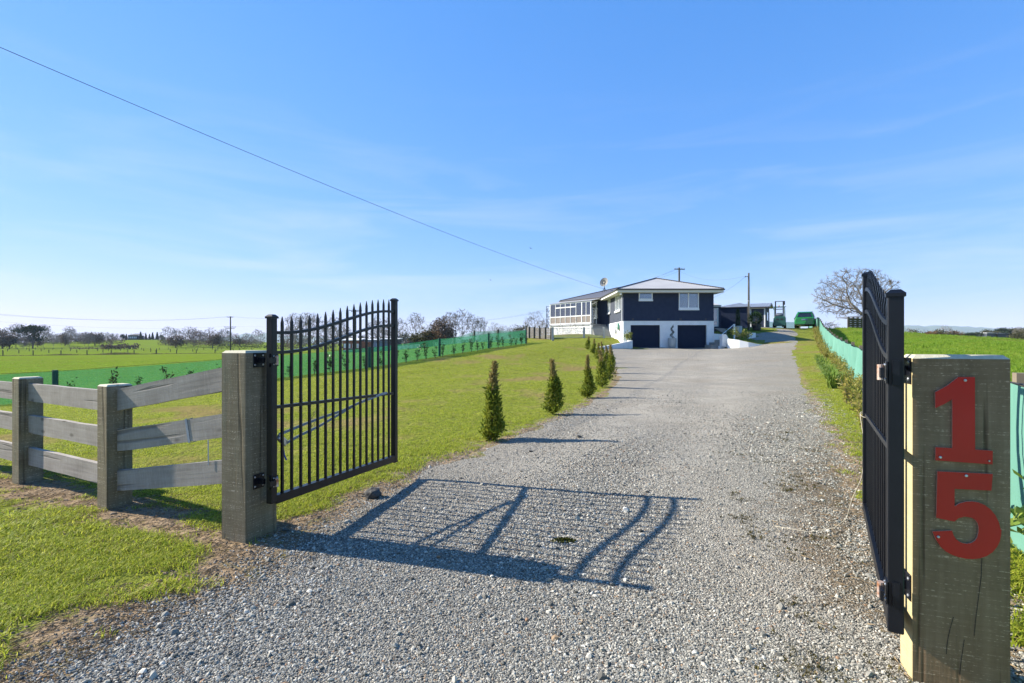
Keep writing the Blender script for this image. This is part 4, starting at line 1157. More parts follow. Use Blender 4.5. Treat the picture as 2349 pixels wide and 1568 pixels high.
# conservatory in front of the wing
def bar_st(mb, s0, s1, z0_, z1_, t0=-.03, t1=.04):
    mb.hexa([WP(s0,t0,z0_),WP(s1,t0,z0_),WP(s1,t1,z0_),WP(s0,t1,z0_),WP(s0,t0,z1_),WP(s1,t0,z1_),WP(s1,t1,z1_),WP(s0,t1,z1_)])
def s_of(u):
    a = (Z4(u, 0)[0] - CX) / F
    k = (a * Lp.y - Lp.x) / (wd.x - a * wd.y); return k
m = MB(); bar_st(m, 0, wing_len + .1, 1.6, 3.30, .0, .2); wsub(m, 'conservatory_base', M['white'], house)
m = MB(); bar_st(m, -.03, wing_len + .05, 3.303, 3.48, -.08, .2); wsub(m, 'conservatory_beam', M['greybeam'], house)
zc = (3.48, 4.27, 5.24, 5.62)
fr = MB()
bar_st(fr, -.02, wing_len, 3.482, 3.58); bar_st(fr, -.02, wing_len, zc[1] - .05, zc[1] + .05); bar_st(fr, -.06, wing_len + .06, zc[3], zc[3] + .09)
us = [488, 570, 655, 740, 830, 925, 1025, 1100, 1180]
ss = [s_of(u) for u in us]
ss[0] = 0; ss[-1] = wing_len
for i, s in enumerate(ss):
    w = .045 if i in (0, 6, 8) else .022
    bar_st(fr, s - w, s + w, 3.49, zc[3] - .002, -.04, .05)
bar_st(fr, ss[1], ss[5], zc[2] - .05, zc[2] + .05)
bar_st(fr, -.06, .06, 1.8, 3.3, -.06, -.002); bar_st(fr, wing_len - .03, wing_len + .09, 1.8, 3.3, -.06, -.002)
cf = wsub(fr, 'conservatory_frame', M['trim'], house)
for i in range(8):
    a, b = ss[i], ss[i+1]
    p = MB(); bar_st(p, a + .03, b - .03, 3.58, zc[1] - .05, .0, .015); wsub(p, 'lower_panel', M['cloth_gr'], house, cf)
    p = MB(); bar_st(p, a + .03, b - .03, zc[1] + .05, (zc[2] - .05) if 1 <= i < 5 else zc[3], .0, .012); wsub(p, 'pane', M['glass'], house, cf)
    if 1 <= i < 5:
        p = MB(); bar_st(p, a + .03, b - .03, zc[2] + .05, zc[3], .0, .012); wsub(p, 'pane', M['glass'], house, cf)
for i, (a, b) in enumerate(((.08, .55), (1.55, 1.8), (2.9, 3.15), (4.55, 4.75), (5.5, 5.82))):
    p = MB(); vs = []; fs = []
    for k in range(9):
        s = a + (b - a) * k / 8; t = .25 + .05 * (k % 2); vs += [WP(s, t, 3.55), WP(s, t, 5.55)]
    for k in range(8): fs.append((2*k, 2*k+2, 2*k+3, 2*k+1))
    p.add(vs, fs); wsub(p, 'curtain', M['chair'], house, cf, fix=False)
# the wing wall seen through the glass, floor and end return
m = MB(); m.hexa([WP(0,1.5,2),WP(wing_len+1.6,1.5,2),WP(wing_len+1.6,1.7,2),WP(0,1.7,2),WP(0,1.5,6.1),WP(wing_len+1.6,1.5,6.1),WP(wing_len+1.6,1.7,6.1),WP(0,1.7,6.1)])
m.hexa([WP(-.02,1.7,1.6),WP(.18,1.7,1.6),WP(.18,10,1.6),WP(-.02,10,1.6),WP(-.02,1.7,6.1),WP(.18,1.7,6.1),WP(.18,10,6.1),WP(-.02,10,6.1)])
wsub(m, 'wing_wall', M['navy'], house)
m = MB(); m.hexa([WP(0,.1,3.3),WP(wing_len,.1,3.3),WP(wing_len,1.5,3.3),WP(0,1.5,3.3),WP(0,.1,3.42),WP(wing_len,.1,3.42),WP(wing_len,1.5,3.42),WP(0,1.5,3.42)]); wsub(m, 'conservatory_floor', M['greybeam'], house)
m = MB(); m.hexa([WP(-.02,.05,1.6),WP(.1,.05,1.6),WP(.1,1.5,1.6),WP(-.02,1.5,1.6),WP(-.02,.05,3.4),WP(.1,.05,3.4),WP(.1,1.5,3.4),WP(-.02,1.5,3.4)]); wsub(m, 'conservatory_end', M['white'], house)
lr = MB(); corrugate(lr, WP(-.1, -.12, zc[3] + .10), WP(wing_len + .1, -.12, zc[3] + .10), lambda s: WP(-.1 + (wing_len + .2) * s, 1.40, 6.02), .3, .02)
wsub(lr, 'conservatory_roof', M['iron'], house, fix=False)
# scrolled iron screen beyond the conservatory's far end
sx0, sx1 = -.62, -.05
m = MB()
for s in (sx0, sx1): m.bar(WP(s, .02, 3.0), WP(s, .02, 5.55), .05, .05, up=(1, 0, 0))
for z in (3.05, 5.5): m.bar(WP(sx0, .02, z), WP(sx1, .02, z), .05, .04)
for k in range(4):
    zc_ = 3.38 + k * .57
    for r_ in (.25, .14):
        m.tube([WP((sx0 + sx1) / 2 + r_ * math.cos(a), .02, zc_ + r_ * math.sin(a)) for a in np.linspace(.4 * k, .4 * k + 5.2, 15)], .025, 5)
wsub(m, 'scroll_screen', M['black'], house)
# porch between the conservatory and the side wall, with its steps
m = MB(); m.box((7.7, 53.2, 2.2), (10.2, 53.4, 6.0)); wsub(m, 'porch_wall', M['rustred'], house)
m = MB(); m.box((7.9, 51.2, 2.3), (XL + .2, 53.2, 3.36)); wsub(m, 'porch_floor', M['concrete'], house)
m = MB()
for x in (7.95, 8.55, 9.05): m.box((x, 52.1, 3.37), (x + .07, 52.2, 5.7))
m.box((8.02, 52.11, 5.0), (9.05, 52.19, 5.08)); m.box((8.02, 52.11, 4.1), (9.05, 52.19, 4.17)); m.box((7.95, 52.1, 5.7), (9.12, 52.2, 5.78))
pf = wsub(m, 'porch_screen', M['trim'], house)
m = MB(); m.box((8.03, 52.14, 3.4), (9.05, 52.16, 5.7)); wsub(m, 'pane', M['glass'], house, pf)
for i in range(6):
    m = MB(); zt_ = 3.36 - .165 * (i + 1); y1_ = 51.2 - .28 * i
    m.box((7.98, y1_ - .28, 1.9), (9.5, y1_, zt_)); wsub(m, 'step', M['concrete'], house)
# rear extension showing right of the main block
m = MB(); m.box((XR, 50.0, 1.8), (20.4, 50.2, 3.1)); m.box((20.15, 50.0, 3.1), (20.4, 50.2, 5.05)); m.box((XR, 50.0, 4.95), (20.15, 50.2, 5.05)); m.box((XR, 50.05, 3.1), (19.3, 50.2, 4.95)); m.box((20.2, 50.2, 1.8), (20.4, 53, 5.05)); wsub(m, 'extension_wall', M['navy'], house)
m = MB(); m.box((19.3, 49.96, 3.12), (19.38, 50.1, 4.94)); m.box((20.05, 49.96, 3.12), (20.15, 50.1, 4.94)); m.box((19.38, 49.96, 4.84), (20.05, 50.1, 4.94)); m.box((19.38, 49.96, 3.12), (20.05, 50.1, 3.24)); m.box((19.38, 49.97, 3.66), (20.05, 50.1, 3.74))
sd = wsub(m, 'glazed_door', M['trim'], house)
for z0_, z1_ in ((3.24, 3.66), (3.74, 4.86)):
    m = MB(); m.box((19.38, 50.02, z0_), (20.05, 50.03, z1_)); wsub(m, 'pane', M['glass'], house, sd)
m = MB(); m.box((XR, 49.7, 5.03), (20.3, 49.75, 5.15)); wsub(m, 'fascia', M['trim'], house)
er = MB(); corrugate(er, (XR, 49.68, 5.2), (20.3, 49.68, 5.2), lambda s: (XR + (20.3 - XR) * s, 52.6, 5.75), .2); er.box((XR, 49.6, 5.14), (20.3, 49.68, 5.2)); wsub(er, 'extension_roof', M['iron'], house, fix=False)

# things fixed on or standing by the house
dish = thing('satellite_dish', 'grey satellite dish standing on the rear roof beside the overhead cable', 'satellite dish', tuple(WP(3.9, 4.3, 7.0)))
m = MB(); n = 20; vs = [(0, 0, 0)]; fs = []
for j, (r_, h_) in enumerate(((.25, .02), (.45, .07), (.62, .14), (.70, .18))):
    for k in range(n): a = 2 * math.pi * k / n; vs.append((r_ * .92 * math.cos(a), -h_ , r_ * math.sin(a)))
for k in range(n): fs.append((0, 1 + k, 1 + (k + 1) % n))
for j in range(3):
    for k in range(n): fs.append((1 + j*n + k, 1 + j*n + (k+1) % n, 1 + (j+1)*n + (k+1) % n, 1 + (j+1)*n + k))
m.add(vs, fs)
bowl = m.build('reflector', M['dish'], dish, smooth=True, fix=False)
bowl.location = (0, 0, 1.02); bowl.scale = (.74, .74, .74); bowl.rotation_euler = (math.radians(-18), 0, math.radians(-38))
m = MB(); m.tube([(0, 0, .95), (-.3, -.34, .7)], .025, 6); m.tube([(-.30, -.34, .68), (-.38, -.42, .72)], .05, 8); m.build('feed_arm', M['dish'], dish)
m = MB(); m.tube([(0, .05, -.45), (0, .05, 1.1)], .035, 6); m.tube([(-.45, 0, -.45), (0, .05, .5)], .025, 6); m.tube([(.5, .1, -.4), (0, .05, .5)], .025, 6); m.build('mast', M['steel'], dish)

hr = thing('hose_reel', 'pale hose reel hanging on the white basement side wall', 'hose reel', (XL - .02, 45.6, 2.98))
m = MB(); m.tube([(-.22 , 0, 0), (-.02, 0, 0)], [.30, .30], 18); m.build('coiled_hose', M['hose'], hr)
for x in (-.24, -.03):
    m = MB(); ring = [(x, .33 * math.cos(a), .33 * math.sin(a)) for a in np.linspace(0, 6.283, 20)]; m.tube(ring, .03, 5); m.tube([(x, -.3, 0), (x, .3, 0)], .03, 5); m.tube([(x, 0, -.3), (x, 0, .3)], .03, 5); m.build('reel_flange', M['trim'], hr)
mb_ = thing('meter_box', 'small grey meter box on the white side wall', 'meter box', (XL - .1, 47.0, 2.42))
m = MB(); m.box((-.06, -.3, 0), (.08, .3, .55)); m.build('cabinet', M['greybeam'], mb_, bevel=.01)
m = MB(); m.box((-.075, -.26, .05), (-.061, .26, .5)); m.build('cover', M['trim'], mb_)

def lathe_pot(name, label, loc, prof, group=None):
    t = thing(name, label, 'planter', loc, 0, group)
    m = MB(); m.lathe(prof, 20); m.build('pot', M['pot'], t, smooth=True, fix=True)
    m = MB(); m.lathe([(prof[-1][0] * .9, 0), (prof[-1][0] * .9, .02)], 16, (0, 0, prof[-1][1] - .04)); m.build('potting_soil', M['soil'], t)
    return t
p = UZ(Z5, 1015, 1280, 43.55); pz_ = z0(p.x, 43.4)
pot1 = lathe_pot('planter_pot', 'tall grey pot with spiral topiary between the garage doors', (p.x, 43.45, pz_ + .03), [(.22, 0), (.25, .02), (.33, .35), (.36, .62), (.345, .86), (.36, .88)])
M['topiary'] = leafmat('topiary_leaf', (.012,.022,.010), (.03,.05,.018), .1)
M['conifer'] = leafmat('dark_conifer_spray', (.010,.030,.012), (.028,.06,.02), .15)
def leaf_cloud(pts, size, seed, mt, name, parent, loc=None, up=.3, aspect=.5):
    """one leaf-shaped face per point (numpy)"""
    r = np.random.default_rng(seed); n = len(pts); P = np.asarray(pts, float)
    d = r.normal(0, 1, (n, 3)); d[:, 2] += up; d /= np.linalg.norm(d, axis=1)[:, None]
    q = np.cross(d, r.normal(0, 1, (n, 3))); q /= np.linalg.norm(q, axis=1)[:, None] + 1e-9
    L = (size * r.uniform(.6, 1.3, n))[:, None]
    V = np.stack([P, P + d * L * .5 + q * L * aspect * .5, P + d * L, P + d * L * .5 - q * L * aspect * .5], 1).reshape(-1, 3)
    Fq = np.arange(4 * n).reshape(n, 4)
    o = mesh_np(name, V, Fq, mt, parent)
    if loc is not None: o.location = loc
    return o
rr = np.random.default_rng(3)
k = np.linspace(0, 1, 1500); a = k * 4 * math.pi + rr.normal(0, .5, 1500); rad_ = (.20 - .12 * k)
cp = np.stack([np.cos(a) * .13 * (1 - .5 * k) + rr.normal(0, .035, 1500) * (1.2 - .5 * k), np.sin(a) * .13 + rr.normal(0, .035, 1500), .90 + k * 1.05 + rr.normal(0, .03, 1500)], 1)
tp = thing('spiral_topiary', 'dark spiral clipped shrub growing in the pot between garage doors', 'topiary', pot1.location)
leaf_cloud(cp, .04, 4, M['topiary'], 'foliage', tp)
m = MB(); m.tube([(0, 0, .84), (.02, 0, 1.3), (-.01, 0, 1.85)], [.02, .015, .008], 6); m.build('stem', M['pole'], tp)
# ------------------------------------------------------------------ retaining walls, steps, pots right of the garage
def wall_strip(name, pts, th, mt, label, cat='wall', n_off=None):
    """pts: (x, y, zbottom, ztop); thickness to the left of travel"""
    m = MB(); 
    for (a, b) in zip(pts[:-1], pts[1:]):
        d = Vector((b[0]-a[0], b[1]-a[1], 0)).normalized(); nn = Vector((-d.y, d.x, 0)) * th
        m.hexa([(a[0],a[1],a[2]),(b[0],b[1],b[2]),(b[0]+nn.x,b[1]+nn.y,b[2]),(a[0]+nn.x,a[1]+nn.y,a[2]),
                (a[0],a[1],a[3]),(b[0],b[1],b[3]),(b[0]+nn.x,b[1]+nn.y,b[3]),(a[0]+nn.x,a[1]+nn.y,a[3])])
    o = m.build(name, mt); return tag(o, label, cat)
lw = [(6.35,37.6,.6,1.16),(8.2,39.9,.6,1.42),(10.02,42.5,.6,1.70),(10.05,43.9,.6,1.74)]
wall_strip('retaining_wall', lw, .16, M['white'], 'low white retaining wall sloping along the lawn beside the garage')
rw = [(17.35,41.2,.6,1.84),(18.0,40.55,.6,1.72),(18.6,40.25,.7,1.55),(19.2,40.15,.8,1.42),(19.7,40.3,.9,1.38)]
wall_strip('retaining_wall', rw, .2, M['white'], 'curved white retaining wall under the planted bed by the drive')
m = MB(); sc_pts = [Z for Z in [(0, 0)]]
prof = [(450,1140),(530,1140),(565,1165),(580,1215),(612,1240),(600,1265),(660,1255),(672,1330),(685,1400),(670,1475),(450,1440)]
P3 = [UZ(ZR, u, v, 41.6) for u, v in prof]
m.prism(P3, (0, .18, 0)); tag(m.build('stair_wall', M['white']), 'white scalloped wall beside the garage steps', 'wall')
m = MB(); m.prism([UZ(ZR, u, v, 43.9) for u, v in [(246,1125),(450,1140),(450,1480),(246,1480)]], (0, .15, 0)); tag(m.build('stair_back_wall', M['white']), 'white low wall behind the garage steps', 'wall')
st = thing('steps', 'grey concrete steps climbing right of the garage door', 'steps', tuple(UZ(ZR, 280, 1475, 42.9)))
for i, (u0, u1, v0) in enumerate(((105, 455, 1405), (220, 455, 1340), (350, 455, 1275))):
    a, b = UZ(ZR, u0, v0, 42.9), UZ(ZR, u1, v0, 42.9)
    m = MB(); m.box((a.x, 42.2 + .3 * i, .7), (b.x, 43.7, a.z)); o = m.build('step', M['concrete'], st); o.location = -Vector(st.location)
hr2 = thing('handrail', 'thin white handrail rising over the garage steps', 'handrail', tuple(UZ(ZR, 425, 1450, 42.0)))
m = MB(); a, b = UZ(ZR, 372, 1205, 42), UZ(ZR, 735, 900, 44.5); m.tube([a, b], .03, 6); o = m.build('rail', M['trim'], hr2); o.location = -Vector(hr2.location)
m = MB(); q = UZ(ZR, 425, 1180, 42.0); m.box((q.x - .1, 41.95, .9), (q.x + .1, 42.1, q.z)); m.box((q.x - .2, 41.9, .9), (q.x + .25, 42.15, 1.25)); o = m.build('lower_post', M['trim'], hr2); o.location = -Vector(hr2.location)
m = MB(); q = UZ(ZR, 740, 890, 44.5); m.box((q.x - .06, 44.45, 1.8), (q.x + .06, 44.6, q.z)); o = m.build('upper_post', M['trim'], hr2); o.location = -Vector(hr2.location)
m = MB(); m.prism([UZ(ZR, u, v, 45.5) for u, v in [(248,992),(350,985),(520,1000),(580,1100),(560,1130),(450,1100)]], (0, .2, -.05)); tag(m.build('ramp', M['concrete']), 'grey concrete ramp behind the garage steps', 'ramp')
p = UZ(ZR, 832, 1100, 45.5)
pot2 = lathe_pot('planter_pot', 'big pale pot with a dark column shrub before the shed', (p.x, 45.5, z0(p.x, 45.5)), [(.20, 0), (.24, .03), (.33, .4), (.355, .75), (.34, .98), (.35, 1.0)])
def cone_cloud(n, h, r0, seed, z_=0.0, power=.8, wob=.25):
    r = np.random.default_rng(seed)
    t = r.random(n) ** 1.15; a = r.random(n) * 6.283
    prof_ = np.clip(np.minimum(t / .12, 1) ** .6 * (1 - t) ** power, .03, 1)
    lump_ = 1 + wob * np.sin(3 * a + 9 * t + seed) * np.sin(14 * t + seed * 2.1) + wob * .6 * np.sin(2 * a - 5 * t)
    rad_ = r0 * prof_ * lump_ * np.sqrt(r.uniform(.35, 1, n))
    return np.stack([rad_ * np.cos(a), rad_ * np.sin(a), z_ + .02 + t * h], 1)
c = thing('column_conifer', 'dark slim column shrub growing in the big pale pot', 'shrub', pot2.location)
leaf_cloud(cone_cloud(1100, 1.55, .22, 5, .95, .35), .09, 5, M['conifer'], 'foliage', c, up=1)
m = MB(); m.tube([(0, 0, .95), (0, 0, 1.9)], .025, 5); m.build('stem', M['pole'], c)
p = UZ(ZR, 1290, 1025, 48)
tub = thing('planter_tub', 'black tub standing behind the roadside pole', 'planter', (p.x, 48, z0(p.x, 48)))
m = MB(); m.lathe([(.34, 0), (.42, .55), (.44, .58), (.38, .6)], 16); m.build('pot', M['steel'], tub)
def blob_pts(n, rx, ry, rz, seed, hollow=.5):
    r = np.random.default_rng(seed); v = r.normal(0, 1, (n, 3)); v /= np.linalg.norm(v, axis=1)[:, None]
    k = r.uniform(hollow, 1, n)[:, None] * (1 + .22 * np.sin(4 * v[:, :1] + seed) * np.sin(5 * v[:, 1:2] + 2 * seed))
    return v * k * np.array([rx, ry, rz])
bsh = thing('dark_bush', 'dark green rounded bush growing in the black tub', 'bush', tub.location)
leaf_cloud(blob_pts(1300, .62, .55, .62, 8) + np.array([-.1, 0, 1.1]), .13, 8, M['conifer'], 'foliage', bsh)
m = MB(); m.tube([(0, 0, .5), (-.05, 0, 1.1)], .04, 5); m.build('stem', M['pole'], bsh)
p = UZ(ZR, 1160, 1170, 44.5); m = MB(); a, b = UZ(ZR, 1060, 1105, 44.6), UZ(ZR, 1255, 1115, 44.6)
m.box((a.x, 44.5, 1.4), (b.x, 44.65, a.z)); tag(m.build('garden_edging', M['white']), 'short white edging wall at the foot of the roadside pole', 'wall')

# ------------------------------------------------------------------ sheds
def part_w(m, name, mt, root, sub=None, **k):
    o = m.build(name, mt, sub or root, **k)
    if sub is None: o.location = -Vector(root.location)
    return o
sa0, sa1 = UZ(ZR, 345, 470, 52), UZ(ZR, 1095, 470, 52)
shed = thing('garden_shed', 'navy garden shed with a low peaked grey iron roof', 'shed', (sa0.x + 1.6, 52.1, 3.0))
ez = sa0.z
m = MB(); m.box((sa0.x + .05, 52.08, 2.2), (sa1.x - .05, 54.9, ez - .02))
part_w(m, 'wall', M['navy'], shed)
for i in range(30):
    x = sa0.x + .05 + (sa1.x - sa0.x - .1) * (i + .04) / 30
    m = MB(); m.box((x, 52.05, 2.6), (x + .085, 52.078, ez - .03)); part_w(m, 'cladding_board', M['navy'], shed)
m = MB(); A, B = Vector((sa0.x - .05, 51.95, ez)), Vector((sa1.x + .05, 51.95, ez)); pk = Vector(UZ(ZR, 725, 380, 53.4))
corrugate(m, A, B, slope_top(A, B, pk, pk + Vector((.01, 0, 0)), .5, .501), .16)
C_, D_ = Vector((sa0.x - .05, 55, ez)), Vector((sa1.x + .05, 55, ez))
for x_, y_ in ((C_, A), (B, D_)): m.add([x_, y_, pk], [(0, 1, 2)])
part_w(m, 'roof', M['iron_shed'], shed, fix=False)
m = MB(); m.bar(A + Vector((0, -.03, -.04)), B + Vector((0, -.03, -.04)), .06, .06); part_w(m, 'gutter', M['gutter'], shed)
shed.rotation_euler.z = -.46

YB = 56.0
b0, b1 = UZ(ZR, 1185, 480, YB), UZ(ZR, 1510, 480, YB)
shb = thing('workshop', 'navy outbuilding with white framed door and ribbed grey roof', 'shed', (b1.x, YB, 3.0))
bz = b0.z
xl = b1.x - 3.4
m = MB(); m.box((xl, YB, 2.4), (b1.x, 59.4, bz)); part_w(m, 'wall', M['navy'], shb)
for i in range(11):
    z = 3.0 + .19 * i; m = MB(); m.hexa([(b1.x+.001, YB, z), (b1.x+.03, YB, z), (b1.x+.03, 59.4, z), (b1.x+.001, 59.4, z), (b1.x+.001, YB, z+.185), (b1.x+.012, YB, z+.185), (b1.x+.012, 59.4, z+.185), (b1.x+.001, 59.4, z+.185)])
    part_w(m, 'weatherboard', M['brick'], shb)
d0, d1 = UZ(ZR, 1190, 510, YB), UZ(ZR, 1475, 975, YB)
m = MB(); m.box((d0.x, YB - .04, d1.z), (d1.x, YB - .002, d0.z)); dd_ = part_w(m, 'shed_door', M['door'], shb)
m = MB(); m.box((d1.x - .2, YB - .07, d1.z + .95), (d1.x - .1, YB - .041, d1.z + 1.05)); part_w(m, 'handle', M['zinc'], shb, dd_)
m = MB(); m.box((d1.x, YB - .05, d1.z - .05), (d1.x + .13, YB - .001, d0.z + .12)); m.box((d0.x - .1, YB - .05, d0.z), (d1.x, YB - .001, d0.z + .12)); m.box((d0.x - .1, YB - .05, d1.z), (d0.x, YB - .001, d0.z)); part_w(m, 'door_frame', M['trim'], shb)
m = MB(); rz0 = EYE - (ZR(0, 462)[1] - HY) / F * (YB - .4); rz1 = rz0 + .52
corrugate(m, (xl - .3, YB - .4, rz0), (b1.x + .45, YB - .4, rz0), lambda s: (xl - .3 + (b1.x + .75 - xl) * s, YB + 1.7, rz1), .26, .024)
corrugate(m, (xl - .3, 59.8, rz0), (b1.x + .45, 59.8, rz0), lambda s: (xl - .3 + (b1.x + .75 - xl) * s, YB + 1.7, rz1), .26, .024)
part_w(m, 'roof', M['iron_shed'], shb, fix=False)
m = MB(); m.prism([(b1.x + .0, YB, bz), (b1.x, 59.4, bz), (b1.x, YB + 1.7, rz1 - .05)], (-.1, 0, 0)); m.bar((b1.x + .44, YB - .4, rz0 - .08), (b1.x + .44, YB + 1.7, rz1 - .08), .03, .16); m.bar((b1.x + .44, 59.8, rz0 - .08), (b1.x + .44, YB + 1.7, rz1 - .08), .03, .16); m.box((xl, YB - .4, rz0 - .12), (b1.x + .45, YB - .36, rz0 - .01)); part_w(m, 'gable', M['gutter'], shb)
m = MB(); m.box((b1.x + .03, 56.7, 4.0), (b1.x + .08, 57.6, 4.95)); wn_ = part_w(m, 'window', M['trim'], shb)
m = MB(); m.box((b1.x + .08, 56.76, 4.06), (b1.x + .085, 57.54, 4.89)); part_w(m, 'pane', M['glass'], shb, wn_)
shb.rotation_euler.z = -.57

# ------------------------------------------------------------------ forklift (rear view)
fx = UZ(ZV, 665, 1000, 51.0); fz = z0(fx.x, 51.0)
fl = thing('forklift', 'green forklift parked beside the workshop, mast against the sky', 'forklift', (fx.x, 51.0, fz), math.radians(-27))
M['fl_green'] = simple('faded_green_paint', (.018,.085,.065), (.028,.11,.085), 4, rough=.45)
M['rubber'] = simple('black_rubber', (.014,.014,.014), rough=.85)
M['lpg'] = simple('grey_cylinder', (.16,.17,.20), (.10,.11,.13), 5, rough=.5)
M['orange'] = simple('amber_lens', (.45,.12,.015), rough=.3)
m = MB()
m.prism([(-.54, 0, .22), (.54, 0, .22), (.56, 0, .55), (.55, 0, 1.02), (.47, 0, 1.16), (-.47, 0, 1.16), (-.55, 0, 1.02), (-.56, 0, .55)], (0, .75, 0)); m.build('counterweight', M['fl_green'], fl, bevel=.04)
m = MB(); m.box((-.5, .76, .35), (.5, 2.1, 1.05)); m.build('body', M['fl_green'], fl, bevel=.03)
for x in (-.19, .19):
    m = MB(); m.box((x - .12, -.012, .78), (x + .12, -.002, .95)); m.build('rear_vent', M['steel'], fl)
for x, y in ((-.45, .42), (.45, .42), (-.52, 1.85), (.52, 1.85)):
    m = MB(); m.tube([(x - .1, y, .28), (x + .1, y, .28)], .28, 16); w = m.build('wheel', M['rubber'], fl)
    m = MB(); m.tube([(x - .105, y, .28), (x + .105, y, .28)], .13, 12); m.build('rim', M['fl_green'], fl, ).parent = w
m = MB(); m.tube([(-.38, .35, 1.32), (-.33, .35, 1.32), (.33, .35, 1.32), (.38, .35, 1.32)], [.10, .16, .16, .10], 14); m.build('gas_cylinder', M['lpg'], fl, smooth=True)
for x in (-.48, .48):
    m = MB(); m.tube([(x, .15, 1.1), (x * .98, .25, 1.75), (x * .92, .5, 2.12)], .035, 6); m.tube([(x, 1.75, 1.0), (x * .95, 1.35, 2.12)], .035, 6); m.build('guard_post', M['fl_green'], fl)
m = MB(); m.box((-.66, .35, 2.12), (.58, .42, 2.17)); m.box((-.5, 1.3, 2.12), (.5, 1.37, 2.17))
for i in range(7): x = -.44 + .88 * i / 6; m.box((x - .02, .42, 2.125), (x + .02, 1.3, 2.165))
m.build('overhead_guard', M['fl_green'], fl)
m = MB(); m.lathe([(.05, 0), (.05, .09), (.03, .13)], 10, (-.05, .5, 2.17)); m.build('beacon', M['orange'], fl)
for x in (-.36, .36):
    m = MB(); m.box((x - .06, 2.25, .2), (x + .06, 2.4, 2.82)); m.build('mast_upright', M['steel'], fl)
m = MB(); m.box((-.42, 2.27, 2.80), (.42, 2.37, 2.86)); m.box((-.3, 2.28, 1.98), (.3, 2.36, 2.05)); m.box((.38, 2.2, 2.45), (.52, 2.36, 2.84)); m.build('mast_crossbar', M['steel'], fl)
m = MB(); m.box((-.5, 2.42, .5), (.5, 2.46, .95)); m.build('carriage', M['steel'], fl)
for x in (-.3, .3):
    m = MB(); m.box((x - .06, 2.46, .2), (x + .06, 2.5, .95)); m.box((x - .06, 2.5, .2), (x + .06, 3.5, .24)); m.build('fork', M['steel'], fl)
m = MB(); m.box((-.22, 1.05, 1.05), (.22, 1.5, 1.2)); m.box((-.22, .95, 1.2), (.22, 1.05, 1.55)); m.build('seat', M['rubber'], fl)

# ------------------------------------------------------------------ green wagon seen from behind
cxp = UZ(ZV, 1430, 1000, 53.0); cz = z0(cxp.x, 53.0)
car = thing('parked_car', 'bright green estate car parked at the top of the drive', 'car', (cxp.x, 52.6, cz), math.radians(-33))
M['car'] = NT('green_car_paint'); _t = M['car']; M['car'] = _t.done(_t.prin((.008, .17, .030), .25, spec=.5, Coat_Weight=.6))
M['carglass'] = simple('dark_car_glass', (.012,.016,.024), rough=.06, spec=.8)
M['tail'] = simple('red_tail_lamp', (.28,.012,.02), rough=.2)
M['plate'] = simple('number_plate', (.16,.20,.30), rough=.4)
def car_body(sections, mt, name, parent, n=22):
    """loft of half-profiles: (y, [(halfwidth,z)...])"""
    vs, fs = [], []; k = len(sections[0][1]) * 2
    for y, pr in sections:
        ring = [(w, y, z) for w, z in pr] + [(-w, y, z) for w, z in reversed(pr)]
        vs += ring
    for i in range(len(sections) - 1):
        for j in range(k): j2 = (j + 1) % k; fs.append((i*k+j, i*k+j2, (i+1)*k+j2, (i+1)*k+j))
    fs.append(tuple(range(k))); fs.append(tuple(range(len(sections)*k - 1, (len(sections)-1)*k - 1, -1)))
    m = MB(); m.add(vs, fs); return m.build(name, mt, parent, bevel=.02)
lowp = lambda w, t, zb: [(w * .80, zb), (w * .96, zb + .10), (w, zb + .35), (w * .985, t - .18), (w * .93, t)]
body = car_body([(0, lowp(.80, 1.02, .42)), (.10, lowp(.92, 1.08, .34)), (.7, lowp(.945, 1.10, .28)), (2.4, lowp(.95, 1.06, .25)), (3.4, lowp(.945, 1.02, .26)), (4.2, lowp(.90, .92, .30)), (4.7, lowp(.72, .80, .38))], M['car'], 'body', car)
roofp = lambda w, wt, zb, zt: [(w, zb), (w * .985, zb + .06), (wt * 1.02, zt - .14), (wt * .95, zt - .03), (wt * .6, zt)]
cab = car_body([(.12, roofp(.87, .78, 1.06, 1.12)), (.34, roofp(.87, .70, 1.06, 1.56)), (.55, roofp(.88, .70, 1.06, 1.68)), (1.6, roofp(.88, .72, 1.05, 1.71)), (2.6, roofp(.88, .70, 1.02, 1.66)), (3.5, roofp(.86, .70, 1.0, 1.05))], M['car'], 'cabin', car)
m = MB(); m.prism([(-.66, .135, 1.14), (.66, .135, 1.14), (.56, .325, 1.52), (-.56, .325, 1.52)], (0, -.012, .006)); m.build('rear_window', M['carglass'], car)
